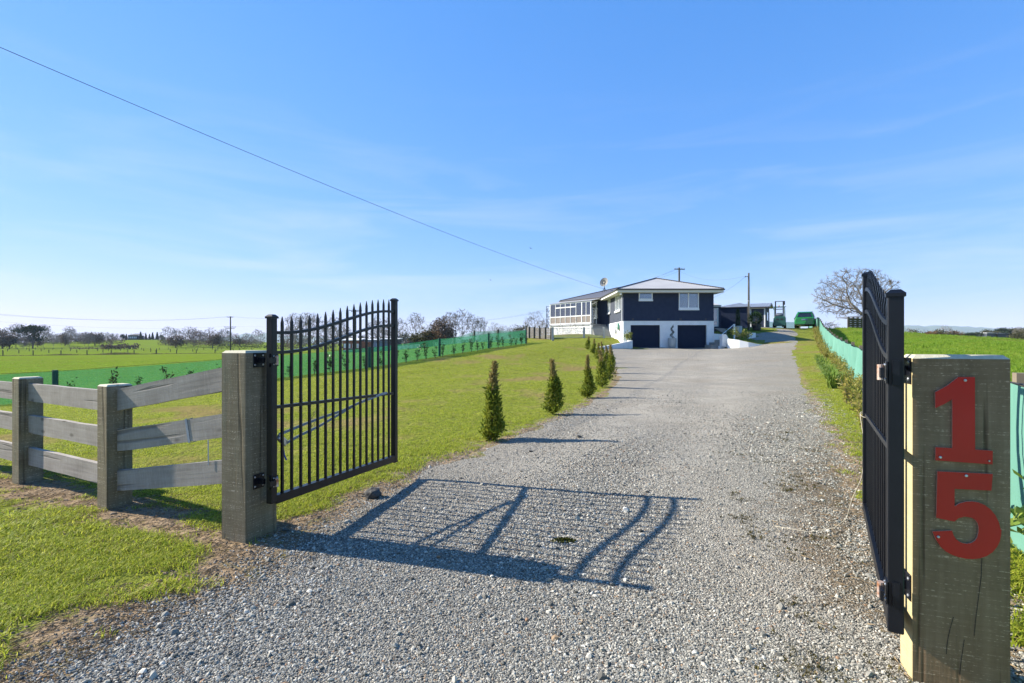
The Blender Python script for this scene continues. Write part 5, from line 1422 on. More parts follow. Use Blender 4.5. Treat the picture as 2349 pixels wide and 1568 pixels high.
for s in (-1, 1):
    m = MB(); m.prism([(s * .875, .55, 1.14), (s * .90, 2.9, 1.12), (s * .76, 2.35, 1.55), (s * .735, .75, 1.57)], (s * .012, 0, .004)); m.build('side_window', M['carglass'], car)
    m = MB(); m.hexa([(s*.40,.0,.84),(s*.88,.06,.84),(s*.90,.2,.84),(s*.40,.1,.84),(s*.40,.015,.98),(s*.87,.07,1.0),(s*.89,.2,1.0),(s*.40,.1,.98)]); m.build('tail_light', M['tail'], car)
    m = MB(); m.hexa([(s*.95,3.0,1.02),(s*1.16,2.96,1.04),(s*1.16,3.14,1.04),(s*.95,3.16,1.02),(s*.95,3.0,1.20),(s*1.15,2.96,1.22),(s*1.15,3.12,1.22),(s*.95,3.16,1.18)]); m.build('wing_mirror', M['steel'], car, bevel=.02)
    m = MB(); m.tube([(s * .64, .7, 1.71), (s * .66, 1.0, 1.755), (s * .66, 2.2, 1.75), (s * .64, 2.5, 1.69)], .018, 6); m.build('roof_rail', M['steel'], car)
    for y in (.85, 3.75):
        m = MB(); m.tube([(s * .72, y, .345), (s * .94, y, .345)], .345, 20); w = m.build('wheel', M['rubber'], car)
        m = MB(); m.tube([(s * .90, y, .345), (s * .955, y, .345)], .22, 14); m.build('rim', M['zinc'], car).parent = w
m = MB(); m.box((-.26, -.022, .82), (.26, -.006, .95)); m.build('number_plate', M['plate'], car)
m = MB(); m.box((-.86, -.03, .38), (.86, .1, .62)); m.build('rear_bumper', M['car'], car, bevel=.03)
m = MB(); m.box((-.7, -.035, .30), (.7, .1, .39)); m.build('bumper_skirt', M['rubber'], car)
m = MB(); m.hexa([(-.60,.28,1.60),(.60,.28,1.60),(.66,.55,1.69),(-.66,.55,1.69),(-.60,.28,1.63),(.60,.28,1.63),(.66,.55,1.72),(-.66,.55,1.72)]); m.build('roof_spoiler', M['car'], car)

# ------------------------------------------------------------------ power poles and wires
def pole(name, label, base, h, r, arms, ):
    t = thing(name, label, 'power pole', base, 0)
    m = MB(); m.tube([(0, 0, -.4), (0, 0, h * .5), (0, 0, h)], [r, r * .88, r * .72], 10); m.build('pole_shaft', M['pole'], t, smooth=True)
    for z, wd_, ang in arms:
        m = MB(); d = Vector((math.cos(ang), math.sin(ang), 0)); m.bar(Vector((0, -r, z)) - d * wd_ / 2, Vector((0, -r, z)) + d * wd_ / 2, .10, .12)
        a = m.build('cross_arm', M['pole'], t)
        for k in (-.46, -.2, .2, .46):
            m = MB(); q = Vector((0, -r, z + .06)) + d * wd_ * k; m.tube([q, q + Vector((0, 0, .16))], [.03, .055], 6); m.build('insulator', M['greybeam'], t).parent = a
    return t
def top_of(px, py, Y): p = U(px, py, Y); z = z0(p.x, p.y); return (p.x, p.y, z), p.z - z
b_, h_ = top_of(1717.5, 626.7, 48.5); pole1 = pole('power_pole', 'bare timber pole standing in front of the navy garden shed', b_, h_, .10, [])
m = MB(); m.bar((0, 0, h_ - .3), (-.32, 0, h_ - .36), .05, .05); m.tube([(-.32, 0, h_ - .42), (-.32, 0, h_ - .28)], .035, 6); m.build('bracket', M['steel'], pole1)
m = MB(); m.tube([(0, -.10, .0), (0, -.115, h_ * .5)], .02, 5); m.lathe([(.115, 0), (.115, .09)], 10, (0, 0, h_ * .5)); m.build('cable_guard', M['greybeam'], pole1)
p1top = Vector(b_) + Vector((-.32, 0, h_ - .35))
b_, h_ = top_of(1558, 614.4, 72); pole2 = pole('power_pole', 'power pole with one crossarm rising behind the house roof', b_, h_, .16, [(h_ - .25, 1.5, .1)])
p2top = Vector(b_) + Vector((-.6, 0, h_ - .1))
b_, h_ = top_of(528.7, 726.6, 140); pole3 = pole('power_pole', 'double armed power pole in the paddock behind the thick gatepost', b_, h_, .21, [(h_ - .2, 1.7, .15), (h_ - 2.9, 3.0, .15), (h_ - 3.3, 2.3, .15)])
p3top = Vector(b_) + Vector((0, 0, h_))
b_, h_ = top_of(816, 711, 128); pole4 = pole('power_pole', 'power pole top showing between the spears of the gate', b_, h_, .2, [(h_ - .2, 3.2, .1), (h_ - .5, 2.2, .1)])
p4top = Vector(b_) + Vector((0, 0, h_))
b_, h_ = top_of(1045.8, 743.7, 190); pole5 = pole('power_pole', 'distant power pole with one crossarm above the green mesh fence', b_, h_, .2, [(h_ - .2, 2.6, .1)])
b_, h_ = top_of(1070, 738, 260)
def wire(pts_or, sag, r, name, label, n=28, group=None):
    a, b = Vector(pts_or[0]), Vector(pts_or[1]); ps = []
    for i in range(n + 1):
        s = i / n; p = a.lerp(b, s); p.z -= sag * 4 * s * (1 - s); ps.append(p)
    m = MB(); m.tube(ps, r, 5); return tag(m.build(name, M['wire'], smooth=True), label, 'cable', group)
he = U(1393, 665.8, 43.35)
wire((U(-330, -33, 10.5), he), .42, .008, 'overhead_cable', 'thick overhead cable crossing the whole sky down to the house eave', 60)
wire((p1top, U(1426, 675, 43.25)), 1.9, .008, 'overhead_cable', 'slack cable drooping across the navy wall from the bare timber pole')
wire((p1top + Vector((0, 0, .05)), p2top), .9, .006, 'overhead_cable', 'thin cable from the bare timber pole back over the roof')
wire((p2top + Vector((.1, 0, -.1)), Vector((13.2, 52, 7.6))), .05, .009, 'overhead_cable', 'short steep cable from the crossarm pole to the roof ridge', 8)
for dx, s_ in ((-.7, 0), (.7, .25)):
    wire((p3top + Vector((dx, 0, .0)), U(-40, 718 + s_ * 8, 95)), 1.2, .013, 'power_line', 'thin power line running off from the double armed pole over the paddock', group='power lines west of the double armed pole')
    wire((p3top + Vector((dx, 0, .0)), p4top + Vector((dx * 2, 0, -.1))), 1.2, .010, 'power_line', 'thin power line between the two paddock poles', group='power lines between the paddock poles')
wire((p3top + Vector((-1.2, 0, -2.7)), U(-40, 735, 95)), 1.0, .008, 'power_line', 'lower faint power line leaving the double armed pole', 20)
wire((p3top + Vector((1.2, 0, -2.7)), p4top + Vector((-.8, 0, -1.5))), 1.0, .008, 'power_line', 'lower faint power line between the paddock poles', 20)
for dx in (0, .9):
    wire((p4top + Vector((dx, 0, -.1)), p2top + Vector((dx, 0, -.3))), 5.0, .009, 'power_line', 'long sagging power line from the gate pole to the house pole', 40, group='long sagging power lines')
# two small birds high over the house
for px, py, Y, lb in ((1217, 570, 60, 'tiny dark bird flying above the cable near the house'), (1125, 643, 70, 'tiny dark bird flying over the lawn fence')):
    p = U(px, py, Y); m = MB()
    m.lathe([(.005, -.09), (.035, -.03), (.03, .05), (.005, .11)], 6); m.add([(0, 0, .03), (-.2, 0, .07), (-.17, 0, -.02)], [(0, 1, 2)]); m.add([(0, 0, .03), (.2, 0, .08), (.17, 0, -.01)], [(0, 1, 2)])
    o = m.build('bird', M['steel']); o.location = p; o.rotation_euler = (1.2, .2, .8); tag(o, lb, 'bird')

# ------------------------------------------------------------------ mesh windbreak fences
def clothm(name, c1, c2, alpha, trans):
    t = NT(name)
    v = t.coords((1, 1, 1), 'World')
    f = t.noise(v, 1.2, 4); col = t.ramp(f, [(.3, c1), (.7, c2)])
    wv = t.noise(t.coords((7, 7, .8), 'World'), 1.0, 4, .6)
    col = t.mix(t.mr(wv, .5, .75, 0, .35), col, tuple(x * .72 for x in c1))
    nb_ = t.bump(wv, .5, .06)
    d = t.n('ShaderNodeBsdfDiffuse'); t.t.links.new(col, d.inputs[0]); t.t.links.new(nb_, d.inputs['Normal'])
    tl = t.n('ShaderNodeBsdfTranslucent'); t.t.links.new(col, tl.inputs[0])
    tp_ = t.n('ShaderNodeBsdfTransparent'); tp_.inputs[0].default_value = (.75, .95, .85, 1)
    m1 = t.n('ShaderNodeMixShader'); m1.inputs[0].default_value = trans
    t.t.links.new(d.outputs[0], m1.inputs[1]); t.t.links.new(tl.outputs[0], m1.inputs[2])
    m2 = t.n('ShaderNodeMixShader'); m2.inputs[0].default_value = alpha
    t.t.links.new(tp_.outputs[0], m2.inputs[1]); t.t.links.new(m1.outputs[0], m2.inputs[2])
    return t.done(m2.outputs[0])
M['mesh_l'] = clothm('green_shade_mesh', (.028,.165,.085), (.038,.20,.105), .54, .5)
M['mesh_b'] = clothm('grey_green_mesh', (.10,.18,.16), (.12,.21,.18), .55, .5)
M['mesh_r'] = clothm('teal_windbreak_cloth', (.135,.31,.245), (.17,.355,.28), .95, .2)
def cloth_span(a, b, zt_a, zt_b, mt, parent, folds, seed, name='mesh_panel', nx=20, nz=8, slump=.03):
    r = random.Random(seed); a, b = Vector(a), Vector(b); d = b - a; L = d.length; d.normalize(); nn = Vector((-d.y, d.x))
    vs, fs = [], []
    ph = [r.uniform(0, 6.28) for _ in range(4)]
    for i in range(nx + 1):
        s = i / nx; p = a.lerp(b, s); gz_ = z0(p.x, p.y); zt = zt_a + (zt_b - zt_a) * s - slump * math.sin(math.pi * s)
        for j in range(nz + 1):
            v = j / nz; z = gz_ - .03 + (zt - gz_ + .03) * v
            off = folds * (math.sin(s * 9 + ph[0] + 2.5 * v) * .5 + math.sin(s * 21 + ph[1] - 3 * v) * .3 + math.sin(v * 4 + s * 5 + ph[2]) * .6) * math.sin(math.pi * min(1, max(0, s))) ** .5 * (1 - v * .75)
            q = p + nn * off; vs.append((q.x, q.y, z))
    for i in range(nx):
        for j in range(nz): fs.append((i*(nz+1)+j, (i+1)*(nz+1)+j, (i+1)*(nz+1)+j+1, i*(nz+1)+j+1))
    m = MB(); m.add(vs, fs); return m.build(name, mt, parent, smooth=True, fix=False)
def mesh_fence(name, label, pts, tops, mt, pm, pr, folds, square=False, skip_posts=(), post_off=0.0, extra=.05):
    root = thing(name, label, 'fence', (0, 0, 0))
    P_ = [Vector((x, y)) for x, y in pts]
    for i, p in enumerate(P_):
        if i in skip_posts: continue
        d = (P_[min(i+1, len(P_)-1)] - P_[max(i-1, 0)]).normalized(); nn = Vector((-d.y, d.x)) * -post_off
        m = MB()
        if square: m.bar((p.x + nn.x, p.y + nn.y, z0(p.x, p.y) - .3), (p.x + nn.x, p.y + nn.y, tops[i] + extra), pr * 2, pr * 2, up=(d.x, d.y, 0))
        else: m.tube([(p.x + nn.x, p.y + nn.y, z0(p.x, p.y) - .3), (p.x + nn.x, p.y + nn.y, tops[i] + extra)], pr, 10)
        m.build('fence_post', pm, root)
    for i in range(len(P_) - 1):
        cloth_span(P_[i], P_[i+1], tops[i], tops[i+1], mt, root, folds, i * 7 + len(pts))
    m = MB(); m.tube([(p.x, p.y, t + .005) for p, t in zip(P_, tops)], .006, 5); m.build('top_wire', M['steel'], root)
    return root
lpts = [(-27,8),(-20.5,13.4),(-15.8,17.7),(-11.9,22.0),(-7.5,26.9),(-4.6,32.4),(-1.74,38),(1.17,43)]
ltop = [.2,.33,.47,.72,1.22,1.72,2.16,2.56]
ltop = [z0(x, y) + h for (x, y), h in zip(lpts, (1.0,1.0,1.02,1.05,1.05,1.08,1.08,1.12))]
mesh_fence('mesh_fence', 'bright green see through mesh fence along the far side of the lawn', lpts, ltop, M['mesh_l'], M['post_green'], .085, .03)
bpts = [(1.17,43.3),(-1.3,48),(-3.9,53),(-6.6,58.5),(-10,66)]
btop = [2.60,2.66,2.70,2.15,1.6]
mesh_fence('mesh_fence', 'greyish mesh fence rising behind the corner of the green one', bpts, btop, M['mesh_b'], M['pole'], .12, .02, skip_posts=(0,), extra=.12)
M['bpost'] = simple('brown_fence_post', (.20,.16,.11), (.13,.105,.075), 8, rough=.9)
rp = [(-.6,-3.5),(1.45,.05),(3.47,3.57)]
for k_ in range(1, 18):
    t_ = k_ / 17; x_ = 3.47 + (29.6 - 3.47) * t_; y_ = 3.57 + (49.4 - 3.57) * t_
    rp.append((x_, y_))
rp[3:] = [(float(np.interp(y_, [3.57,9.7,18.3,23.6,34,42,49.4], [3.47,7.0,12.0,15.0,21.0,25.5,29.7])), y_) for _, y_ in rp[3:]]
rt_z = [z0(x, y) + 1.13 for x, y in rp]
mesh_fence('windbreak_fence', 'teal cloth windbreak fence running up beside the gravel drive', rp, rt_z, M['mesh_r'], M['bpost'], .045, .12, square=True, post_off=.07, extra=.07)
bk = [(29.7,49.6),(33.0,56),(36,62)]
mesh_fence('windbreak_fence', 'short teal windbreak fence turning away behind the parked car', bk, [z0(x, y) + 1.2 for x, y in bk], M['mesh_r'], M['post_green'], .1, .05, square=True, extra=.1)
bk2 = [(22.5,66),(27,66.5),(32,66),(36,64)]
mesh_fence('mesh_fence', 'pale mesh fence crossing behind the forklift and the green car', bk2, [z0(x, y) + 1.35 for x, y in bk2], M['mesh_b'], M['pole'], .07, .03)

# metal pool fence and rough slat fence by the house lawn
pa, pb = Vector((3.75, 47.1)), Vector((9.50, 46.3))
pfc = thing('metal_fence', 'grey picket metal fence in front of the white conservatory base', 'fence', (0, 0, 0))
posts_s = [0, .49, .80]
PL = (pb - pa)
zt_p = lambda s: 2.86 + .02 * s
for s in posts_s:
    p = pa + PL * s; m = MB(); m.box((p.x - .09, p.y - .09, z0(p.x, p.y) - .2), (p.x + .09, p.y + .09, zt_p(s) + .08)); m.build('fence_post', M['greybeam'], pfc)
for a_, b_ in ((.0, .49), (.49, .80), (.80, 1.0)):
    for dz in (0, -.88):
        p, q = pa + PL * a_, pa + PL * b_; m = MB(); m.bar((p.x, p.y, zt_p(a_) + dz), (q.x, q.y, zt_p(b_) + dz), .035, .035); m.build('rail', M['greybeam'], pfc)
for i in range(62):
    s = (i + .5) / 62; p = pa + PL * s; m = MB(); m.box((p.x - .015, p.y - .015, zt_p(s) - .88), (p.x + .015, p.y + .015, zt_p(s))); m.build('picket', M['greybeam'], pfc)
M['slat'] = simple('grey_slat', (.16,.15,.14), (.11,.10,.095), 3, rough=.9)
sfl = thing('slat_fence', 'weathered grey slat fence between green mesh corner and metal fence', 'fence', (0, 0, 0))
sp_ = [UZ(Z4, u, v, Y) for u, v, Y in ((60,1330,52),(115,1335,51.3),(200,1345,50.5),(293,1360,49.7),(395,1375,48.9),(490,1380,48.0))]
sp_ = [(p.x, p.y) for p in sp_]
for i, (x, y) in enumerate(sp_):
    m = MB(); zz_ = z0(x, y); m.bar((x, y, zz_ - .3), (x, y, zz_ + 1.15), .14, .14, up=(0, 1, 0)); m.build('fence_post', M['pole'], sfl)
for (a, b) in zip(sp_[:-1], sp_[1:]):
    za, zb_ = z0(*a), z0(*b)
    for k in range(7):
        m = MB(); h = .10 + k * .15; m.bar((a[0], a[1] + .07, za + h), (b[0], b[1] + .07, zb_ + h), .022, .122); m.build('slat', M['slat'], sfl)
# ------------------------------------------------------------------ cypress row along the drive
M['cypress'] = leafmat('cypress_spray', (.075,.125,.014), (.26,.27,.035), .4, .7)
M['cypress_tip'] = leafmat('bronzed_tip', (.22,.18,.055), (.32,.25,.10), .3, .7)
M['bark'] = simple('bark', (.10,.075,.055), (.17,.135,.105), 20, rough=.9)
cyp = [((1125,1008),7.35,1.03,.185,'first and largest cypress beside the gravel, nearest the gates'),
       ((1268,953),10.4,1.02,.20,'second cypress, brown tipped, at the lawn edge'),
       ((1347,914),13.3,1.00,.22,'third cypress with a fat base and thin bronze top'),
       ((1382,887),15.5,1.0,.21,'fourth cypress, standing before the overlapping cluster'),
       ((1398,872),18.5,1.15,.22,'fifth cypress, tallest of the overlapping cluster'),
       ((1402,858),21.5,1.1,.21,'sixth cypress, hidden partly behind the fifth'),
       ((1391,843),24.5,.95,.22,'seventh cypress, above the overlapping cluster'),
       ((1382,834),27.5,1.05,.22,'eighth cypress, well up the drive'),
       ((1372,823),30.5,.85,.23,'ninth cypress, squat, near the white retaining wall'),
       ((1362,811.7),33.5,.88,.20,'tenth cypress, thin and yellowish before the retaining wall'),
       ((1348,802.3),36.5,.82,.23,'eleventh and last cypress, nearest the house')]
for i, ((px, py), Y, h, r0, lb) in enumerate(cyp):
    X = (px - CX) / F * Y; gz_ = max(z0(X, Y), zd(X, Y))
    t = thing('cypress', lb, 'shrub', (X, Y, gz_), i * 1.3, 'young cypresses along the drive')
    t.rotation_euler.x = .05 * math.sin(i * 2.7); t.rotation_euler.y = .06 * math.cos(i * 1.9)
    n = 2600 if i < 3 else 1100
    h *= 1.08; pts = cone_cloud(n, h * .98, r0 * 1.0, 20 + i, .0, 1.05 if i != 2 else 1.4, .42)
    nz_ = pts[:, 2] / h
    pts[:, 0] += .05 * np.sin(nz_ * 6 + i) * (1 - nz_); pts[:, 1] += .04 * np.cos(nz_ * 5 + i)
    up = nz_ < .62 + .12 * RNG.random(n)
    fo = leaf_cloud(pts[up], .085 if i < 3 else .11, i, M['cypress'], 'foliage', t, up=1.3, aspect=.30)
    leaf_cloud(pts[~up], .075 if i < 3 else .09, i + 40, M['cypress_tip'], 'foliage_tip', t, up=1.8, aspect=.2)
    m = MB(); m.tube([(0, 0, -.05), (.01, .01, h * .5), (0, 0, h * .95)], [.016, .011, .004], 6); m.build('trunk', M['bark'], t)

# ------------------------------------------------------------------ young shrubs along the green mesh
M['shrub'] = leafmat('glossy_shrub_leaf', (.030,.060,.020), (.085,.115,.040), .2, .35)
M['shrub_y'] = leafmat('yellow_hedge_leaf', (.17,.19,.03), (.34,.26,.075), .4, .4)
M['agap'] = leafmat('strap_leaf', (.12,.21,.03), (.30,.36,.085), .4, .35)
def shrub_meshes(seed, h, w, n, ls, mt):
    r = np.random.default_rng(seed); stems = 4
    P = []
    t = bpy.data.objects.new('young_shrub', None)
    mst = MB()
    for s in range(stems):
        a = r.uniform(0, 6.283); k = r.uniform(.25, 1); dx, dy = math.cos(a) * w * k, math.sin(a) * w * k; hh = h * r.uniform(.7, 1.05)
        pts = [(0, 0, -.05), (dx * .35, dy * .35, hh * .45), (dx * .8, dy * .8, hh)]
        mst.tube(pts, [.009, .006, .003], 4)
        u = r.uniform(.22, 1, n // stems)
        q = np.stack([dx * u * .8, dy * u * .8, hh * u], 1) + r.normal(0, .035 + .015 * w, (n // stems, 3)); P.append(q)
    return np.concatenate(P), mst
SHR = []
for k in range(5):
    P, mst = shrub_meshes(60 + k, .82, .26, 90, .12, None)
    t = thing('young_shrub', 'x', 'shrub', (0, 0, 0), 0, 'young shrubs along the green mesh fence')
    leaf_cloud(P, .12, 70 + k, M['shrub'], 'foliage', t, up=.7, aspect=.42); mst.build('stem', M['bark'], t)
    SHR.append([t, False])
def along(pl, s):
    L = 0
    for (a, b), (c, d) in zip(pl[:-1], pl[1:]):
        k = math.hypot(c - a, d - b)
        if L + k >= s: u = (s - L) / k; return Vector((a + (c - a) * u, b + (d - b) * u)), Vector((c - a, d - b)).normalized()
        L += k
    return None, None
def put(protos, i, loc, rz, sc, label):
    p = protos[i % len(protos)]
    if not p[1]:
        p[1] = True; t = p[0]; t.location = loc; t.rotation_euler = (0, 0, rz); t.scale = (sc, sc, sc); t['label'] = label; return t
    return dup(p[0], loc, rz, label, None, sc)
s = 0.4; i = 0; rr = random.Random(9)
pl = lpts[2:]
while True:
    p, d = along(pl, s)
    if p is None: break
    nn = Vector((d.y, -d.x)); q = p + nn * rr.uniform(.45, .7)
    if s < 7: lb = 'young glossy shrub before the green mesh, seen over the board fence'
    elif s < 18: lb = 'young glossy shrub before the green mesh, seen through or just past the gate bars'
    else: lb = 'young glossy shrub before the green mesh, on the rise towards the slat fence'
    put(SHR, i, (q.x, q.y, z0(q.x, q.y)), rr.uniform(0, 6.28), rr.uniform(.75, 1.2), lb)
    s += rr.uniform(.72, 1.15); i += 1

# hedge plants along the teal windbreak
HED = []
for k in range(4):
    P, mst = shrub_meshes(90 + k, .62, .38, 240, .1, None)
    t = thing('hedge_plant', 'x', 'shrub', (0, 0, 0), 0, 'hedge plants along the teal windbreak')
    leaf_cloud(P, .085, 95 + k, M['shrub_y'], 'foliage', t, up=.4, aspect=.4); mst.build('stem', M['bark'], t)
    HED.append([t, False])
rpl = rp[2:]; s = .2; i = 0
while True:
    p, d = along(rpl, s)
    if p is None: break
    nn = Vector((-d.y, d.x)); mid_ = 11 < p.y < 25; q = p + nn * (rr.uniform(.10, .26) if mid_ else rr.uniform(.26, .5))
    yy = q.y
    if yy < 8: lb = 'yellowish hedge plant close behind the numbered gatepost and gate'
    elif yy < 20: lb = 'yellowish hedge plant behind the strap leaved clumps'
    else: lb = 'yellowish hedge plant high up the teal windbreak near the car'
    sc = rr.uniform(.6, .8) if 11 < yy < 25 else rr.uniform(.65, .95)
    put(HED, i, (q.x, q.y, z0(q.x, q.y)), rr.uniform(0, 6.28), sc, lb)
    s += rr.uniform(.42, .62) if yy > 9 else rr.uniform(.8, 1.2); i += 1
# broad leaved weed by the right post
bw = thing('broadleaf_weed', 'bright broad leaved weed growing behind the numbered gatepost edge', 'plant', (3.10, 3.02, z0(3.10, 3.02)))
r_ = np.random.default_rng(31); P = r_.normal(0, 1, (80, 3)) * np.array([.12, .12, .14]) + np.array([0, 0, .30])
leaf_cloud(P, .11, 33, M['agap'], 'foliage', bw, up=.9, aspect=.6); m = MB(); m.tube([(0, 0, 0), (0, .02, .4)], .008, 5); m.build('stem', M['bark'], bw)

# agapanthus clumps
def strap_clump(seed, n, L):
    r = random.Random(seed); V, Fc = [], []
    for _ in range(n):
        a = r.uniform(0, 6.283); l = L * r.uniform(.6, 1.1); w = .016; lean = r.uniform(.25, .95); b = len(V); ox_, oy_ = r.uniform(-.09, .09), r.uniform(-.09, .09)
        for k in range(5):
            u = k / 4; rad_ = l * lean * u; z = l * (1 - lean * .35) * math.sin(u * math.pi * (.5 + lean * .28)) * .95
            ww = w * (1 - .75 * u ** 2); cx_, cy_ = ox_ + math.cos(a) * rad_, oy_ + math.sin(a) * rad_
            V += [(cx_ - math.sin(a) * ww, cy_ + math.cos(a) * ww, z), (cx_ + math.sin(a) * ww, cy_ - math.cos(a) * ww, z)]
        for k in range(4): Fc.append((b + 2*k, b + 2*k + 1, b + 2*k + 3, b + 2*k + 2))
    return V, Fc
AG = []
for k in range(3):
    t = thing('strap_leaf_clump', 'x', 'plant', (0, 0, 0), 0, 'strap leaved clumps beside the gravel')
    mesh_np('foliage', *map(np.array, strap_clump(40 + k, 95, .62)), M['agap'], t)
    m = MB(); m.lathe([(.07, -.03), (.09, .05), (.05, .12)], 8); m.build('crown_base', M['shrub'], t); AG.append([t, False])
for i, (px, py, Y, sc) in enumerate(((1921,886,14.6,1.0),(1934,878,15.1,.9),(1912,862,17.2,.95),(1902,846,19.2,.9),(1918,868,16.6,.85),(1893,832,21.5,.85),(1886,822,23.3,.85),(1904,852,18.4,.8))):
    X = (px - CX) / F * Y - .14
    put(AG, i, (X, Y, z0(X, Y)), i * 1.7, sc, ['frontmost strap leaved clump beside the gravel', 'strap leaved clump pressed against the hedge, next to the frontmost one', 'strap leaved clump in the middle of the row', 'strap leaved clump behind the middle of the row', 'small strap leaved clump between the front and the middle', 'last but one strap leaved clump up the drive', 'farthest strap leaved clump up the drive', 'smallest strap leaved clump amid the row'][i])
# bed plants near the house
M['laurel'] = leafmat('yellow_laurel', (.14,.18,.03), (.30,.30,.09), .35, .4)
def bed_plant(px_pts, name, label, n, rx, h, ls, mt, group=None):
    x, y, z = px_pts
    t = thing(name, label, 'shrub', (x, y, z), 0, group)
    P = blob_pts(n, rx, rx * .8, h * .5, int(x * 10) % 97, .3) + np.array([0, 0, h * .55])
    leaf_cloud(P, ls, int(x * 7) % 50, mt, 'foliage', t, up=.9, aspect=.4); m = MB(); m.tube([(0, 0, -.1), (.03, 0, h * .7)], .015, 5); m.build('stem', M['bark'], t)
p = UZ(Z5, 385, 1175, 42.7); bed_plant((p.x, 42.75, 1.55), 'laurel_shrub', 'yellow green shrub on the end of the retaining wall by the garage', 260, .38, .85, .17, M['laurel'])
for i, (u, v, n, rx, h, lb) in enumerate(((765,1190,160,.32,.75,'first yellow green shrub on the bed, under the handrail'), (880,1235,130,.35,.55,'low yellow green shrub in the middle of the bed'), (990,1230,170,.30,.75,'upright yellow green shrub toward the drive end of the bed'), (1085,1250,120,.28,.7,'last yellow green shrub at the bed tip'), (660,1190,150,.4,.7,'shaded green shrub behind the scalloped stair wall'))):
    p = UZ(ZR, u, v + 30, 41.4 if i < 4 else 43); bed_plant((p.x, p.y, max(1.35, p.z)), 'bed_shrub', lb, n, rx, h, .14, M['laurel'] if i < 4 else M['shrub'])
bed = MB(); bp = [(17.6,41.2),(18.1,40.75),(18.7,40.45),(19.3,40.35),(19.9,40.6),(21.3,43),(21.6,45.2),(19,45.2),(17.5,44)]
bed.add([(x, y, 1.66 - .28 * (i in (3,4)) - .12 * (i == 2) + .10 * (i in (5,6))) for i, (x, y) in enumerate(bp)], [tuple(range(len(bp)))])
bed.add([(x, y, .8) for x, y in bp] + [(x, y, 1.66 - .28 * (i in (3,4)) - .12 * (i == 2) + .10 * (i in (5,6))) for i, (x, y) in enumerate(bp)], [(i, (i+1) % len(bp), len(bp) + (i+1) % len(bp), len(bp) + i) for i in range(len(bp))])
bo = bed.build('garden_bed', M['ground']); tag(bo, 'raised garden bed behind the curved white wall', kind='structure')
for nm, vv in (('dirt', -.05), ('field', 0.0)):
    a = bo.data.attributes.new(nm, 'FLOAT', 'POINT'); a.data.foreach_set('value', np.full(len(bo.data.vertices), vv, np.float32))
for i, u in enumerate((560, 700, 760, 900, 985, 1110)):
    s_ = s_of(u); q = WP(s_, -.55, 0); t = thing('climbing_plant', 'sparse climber against the white conservatory base', 'plant', (q.x, q.y, z0(q.x, q.y)), 0, 'sparse climbers along the conservatory base')
    m = MB(); rq = random.Random(i); m.tube([(0, 0, 0), (.05, .2, .6), (-.05, .35, 1.1)], .012, 4)
    for k in range(4): m.tube([(0, .1 + .05 * k, .3 + .2 * k), (rq.uniform(-.3, .3), .3, .5 + .2 * k)], .007, 4)
    m.build('stem', M['bark'], t); P = np.random.default_rng(i).normal(0, 1, (30, 3)) * np.array([.16, .08, .4]) + np.array([0, .3, .75]); leaf_cloud(P, .10, i, M['shrub'], 'foliage', t)
# bare sapling behind the left gate
sp0 = U(712, 1012, 7.4); sap = thing('sapling', 'bare twiggy sapling on the lawn behind the gate bars', 'sapling', (sp0.x, 7.4, z0(sp0.x, 7.4)))
m = MB(); rq = random.Random(4); m.tube([(0, 0, 0), (.01, 0, .3), (-.01, .01, .62)], [.010, .008, .004], 5)
for k in range(9):
    z = .12 + .055 * k; a = rq.uniform(0, 6.28); l = rq.uniform(.12, .26); e = (math.cos(a) * l, math.sin(a) * l * .6, z + l * .9); m.tube([(0, 0, z), e], [.004, .0015], 4)
    m.tube([tuple(c_ * .6 for c_ in e[:2]) + (z + l * .54,), (e[0] * .7 + rq.uniform(-.05, .05), e[1] * .7, e[2] + .03)], [.002, .001], 3)
m.build('twigs', M['bark'], sap)

# ------------------------------------------------------------------ trees
def bare_tree(seed, h, spread, levels, style, twig, kids=(4, 3, 3, 3), trunk_frac=.3, droop=0.0):
    """recursive limbs: returns (trunk MB, crown MB) in metres, base at origin"""
    r = random.Random(seed); T, C_ = MB(), MB()
    def limb(p, d, L, rad_, lvl):
        n = 4 if lvl < 2 else 3; pts = [p]; dd_ = d.copy()
        for i in range(n):
            dd_ = (dd_ + Vector((r.gauss(0, .16), r.gauss(0, .16), r.gauss(0.03 - droop * lvl, .10)))).normalized(); pts.append(pts[-1] + dd_ * L / n)
        rs = [rad_ * (1 - .62 * i / n) for i in range(n + 1)]
        (T if lvl == 0 else C_).tube(pts, [max(x, twig) for x in rs], 6 if lvl == 0 else (4 if lvl == 1 else 3), caps=False)
        if lvl >= levels: return
        nk = kids[min(lvl, len(kids) - 1)] + r.randint(0, 1)
        for k in range(nk):
            u = r.uniform(.42 if lvl == 0 else .2, 1.0); f = u * n; i = min(int(f), n - 1); q = pts[i].lerp(pts[i+1], f - i); ax = (pts[i+1] - pts[i]).normalized()
            a = r.uniform(0, 6.283); side = ax.orthogonal().normalized(); side.rotate(Matrix.Rotation(a, 3, ax)) if False else None
            side = (Matrix.Rotation(a, 3, ax) @ ax.orthogonal().normalized())
            ang = r.uniform(.35, .75) * spread
            nd = (ax * math.cos(ang) + side * math.sin(ang) + Vector((0, 0, style * (.35 if lvl < 2 else .2)))).normalized()
            limb(q, nd, L * r.uniform(.55, .85) * (1.25 - .35 * u if lvl == 0 else 1), rad_ * (1 - .62 * u) * .72, lvl + 1)
    limb(Vector((0, 0, 0)), Vector((0, 0, 1)), h * trunk_frac, h * .028, 0)
    allz = max(v[2] for v in C_.v) if C_.v else h
    k = h / allz
    for B in (T, C_): B.v = [(x * k, y * k, z * k) for x, y, z in B.v]
    return T, C_
M['twig'] = simple('grey_twigs', (.27,.235,.21), (.19,.165,.15), .6, rough=.9)
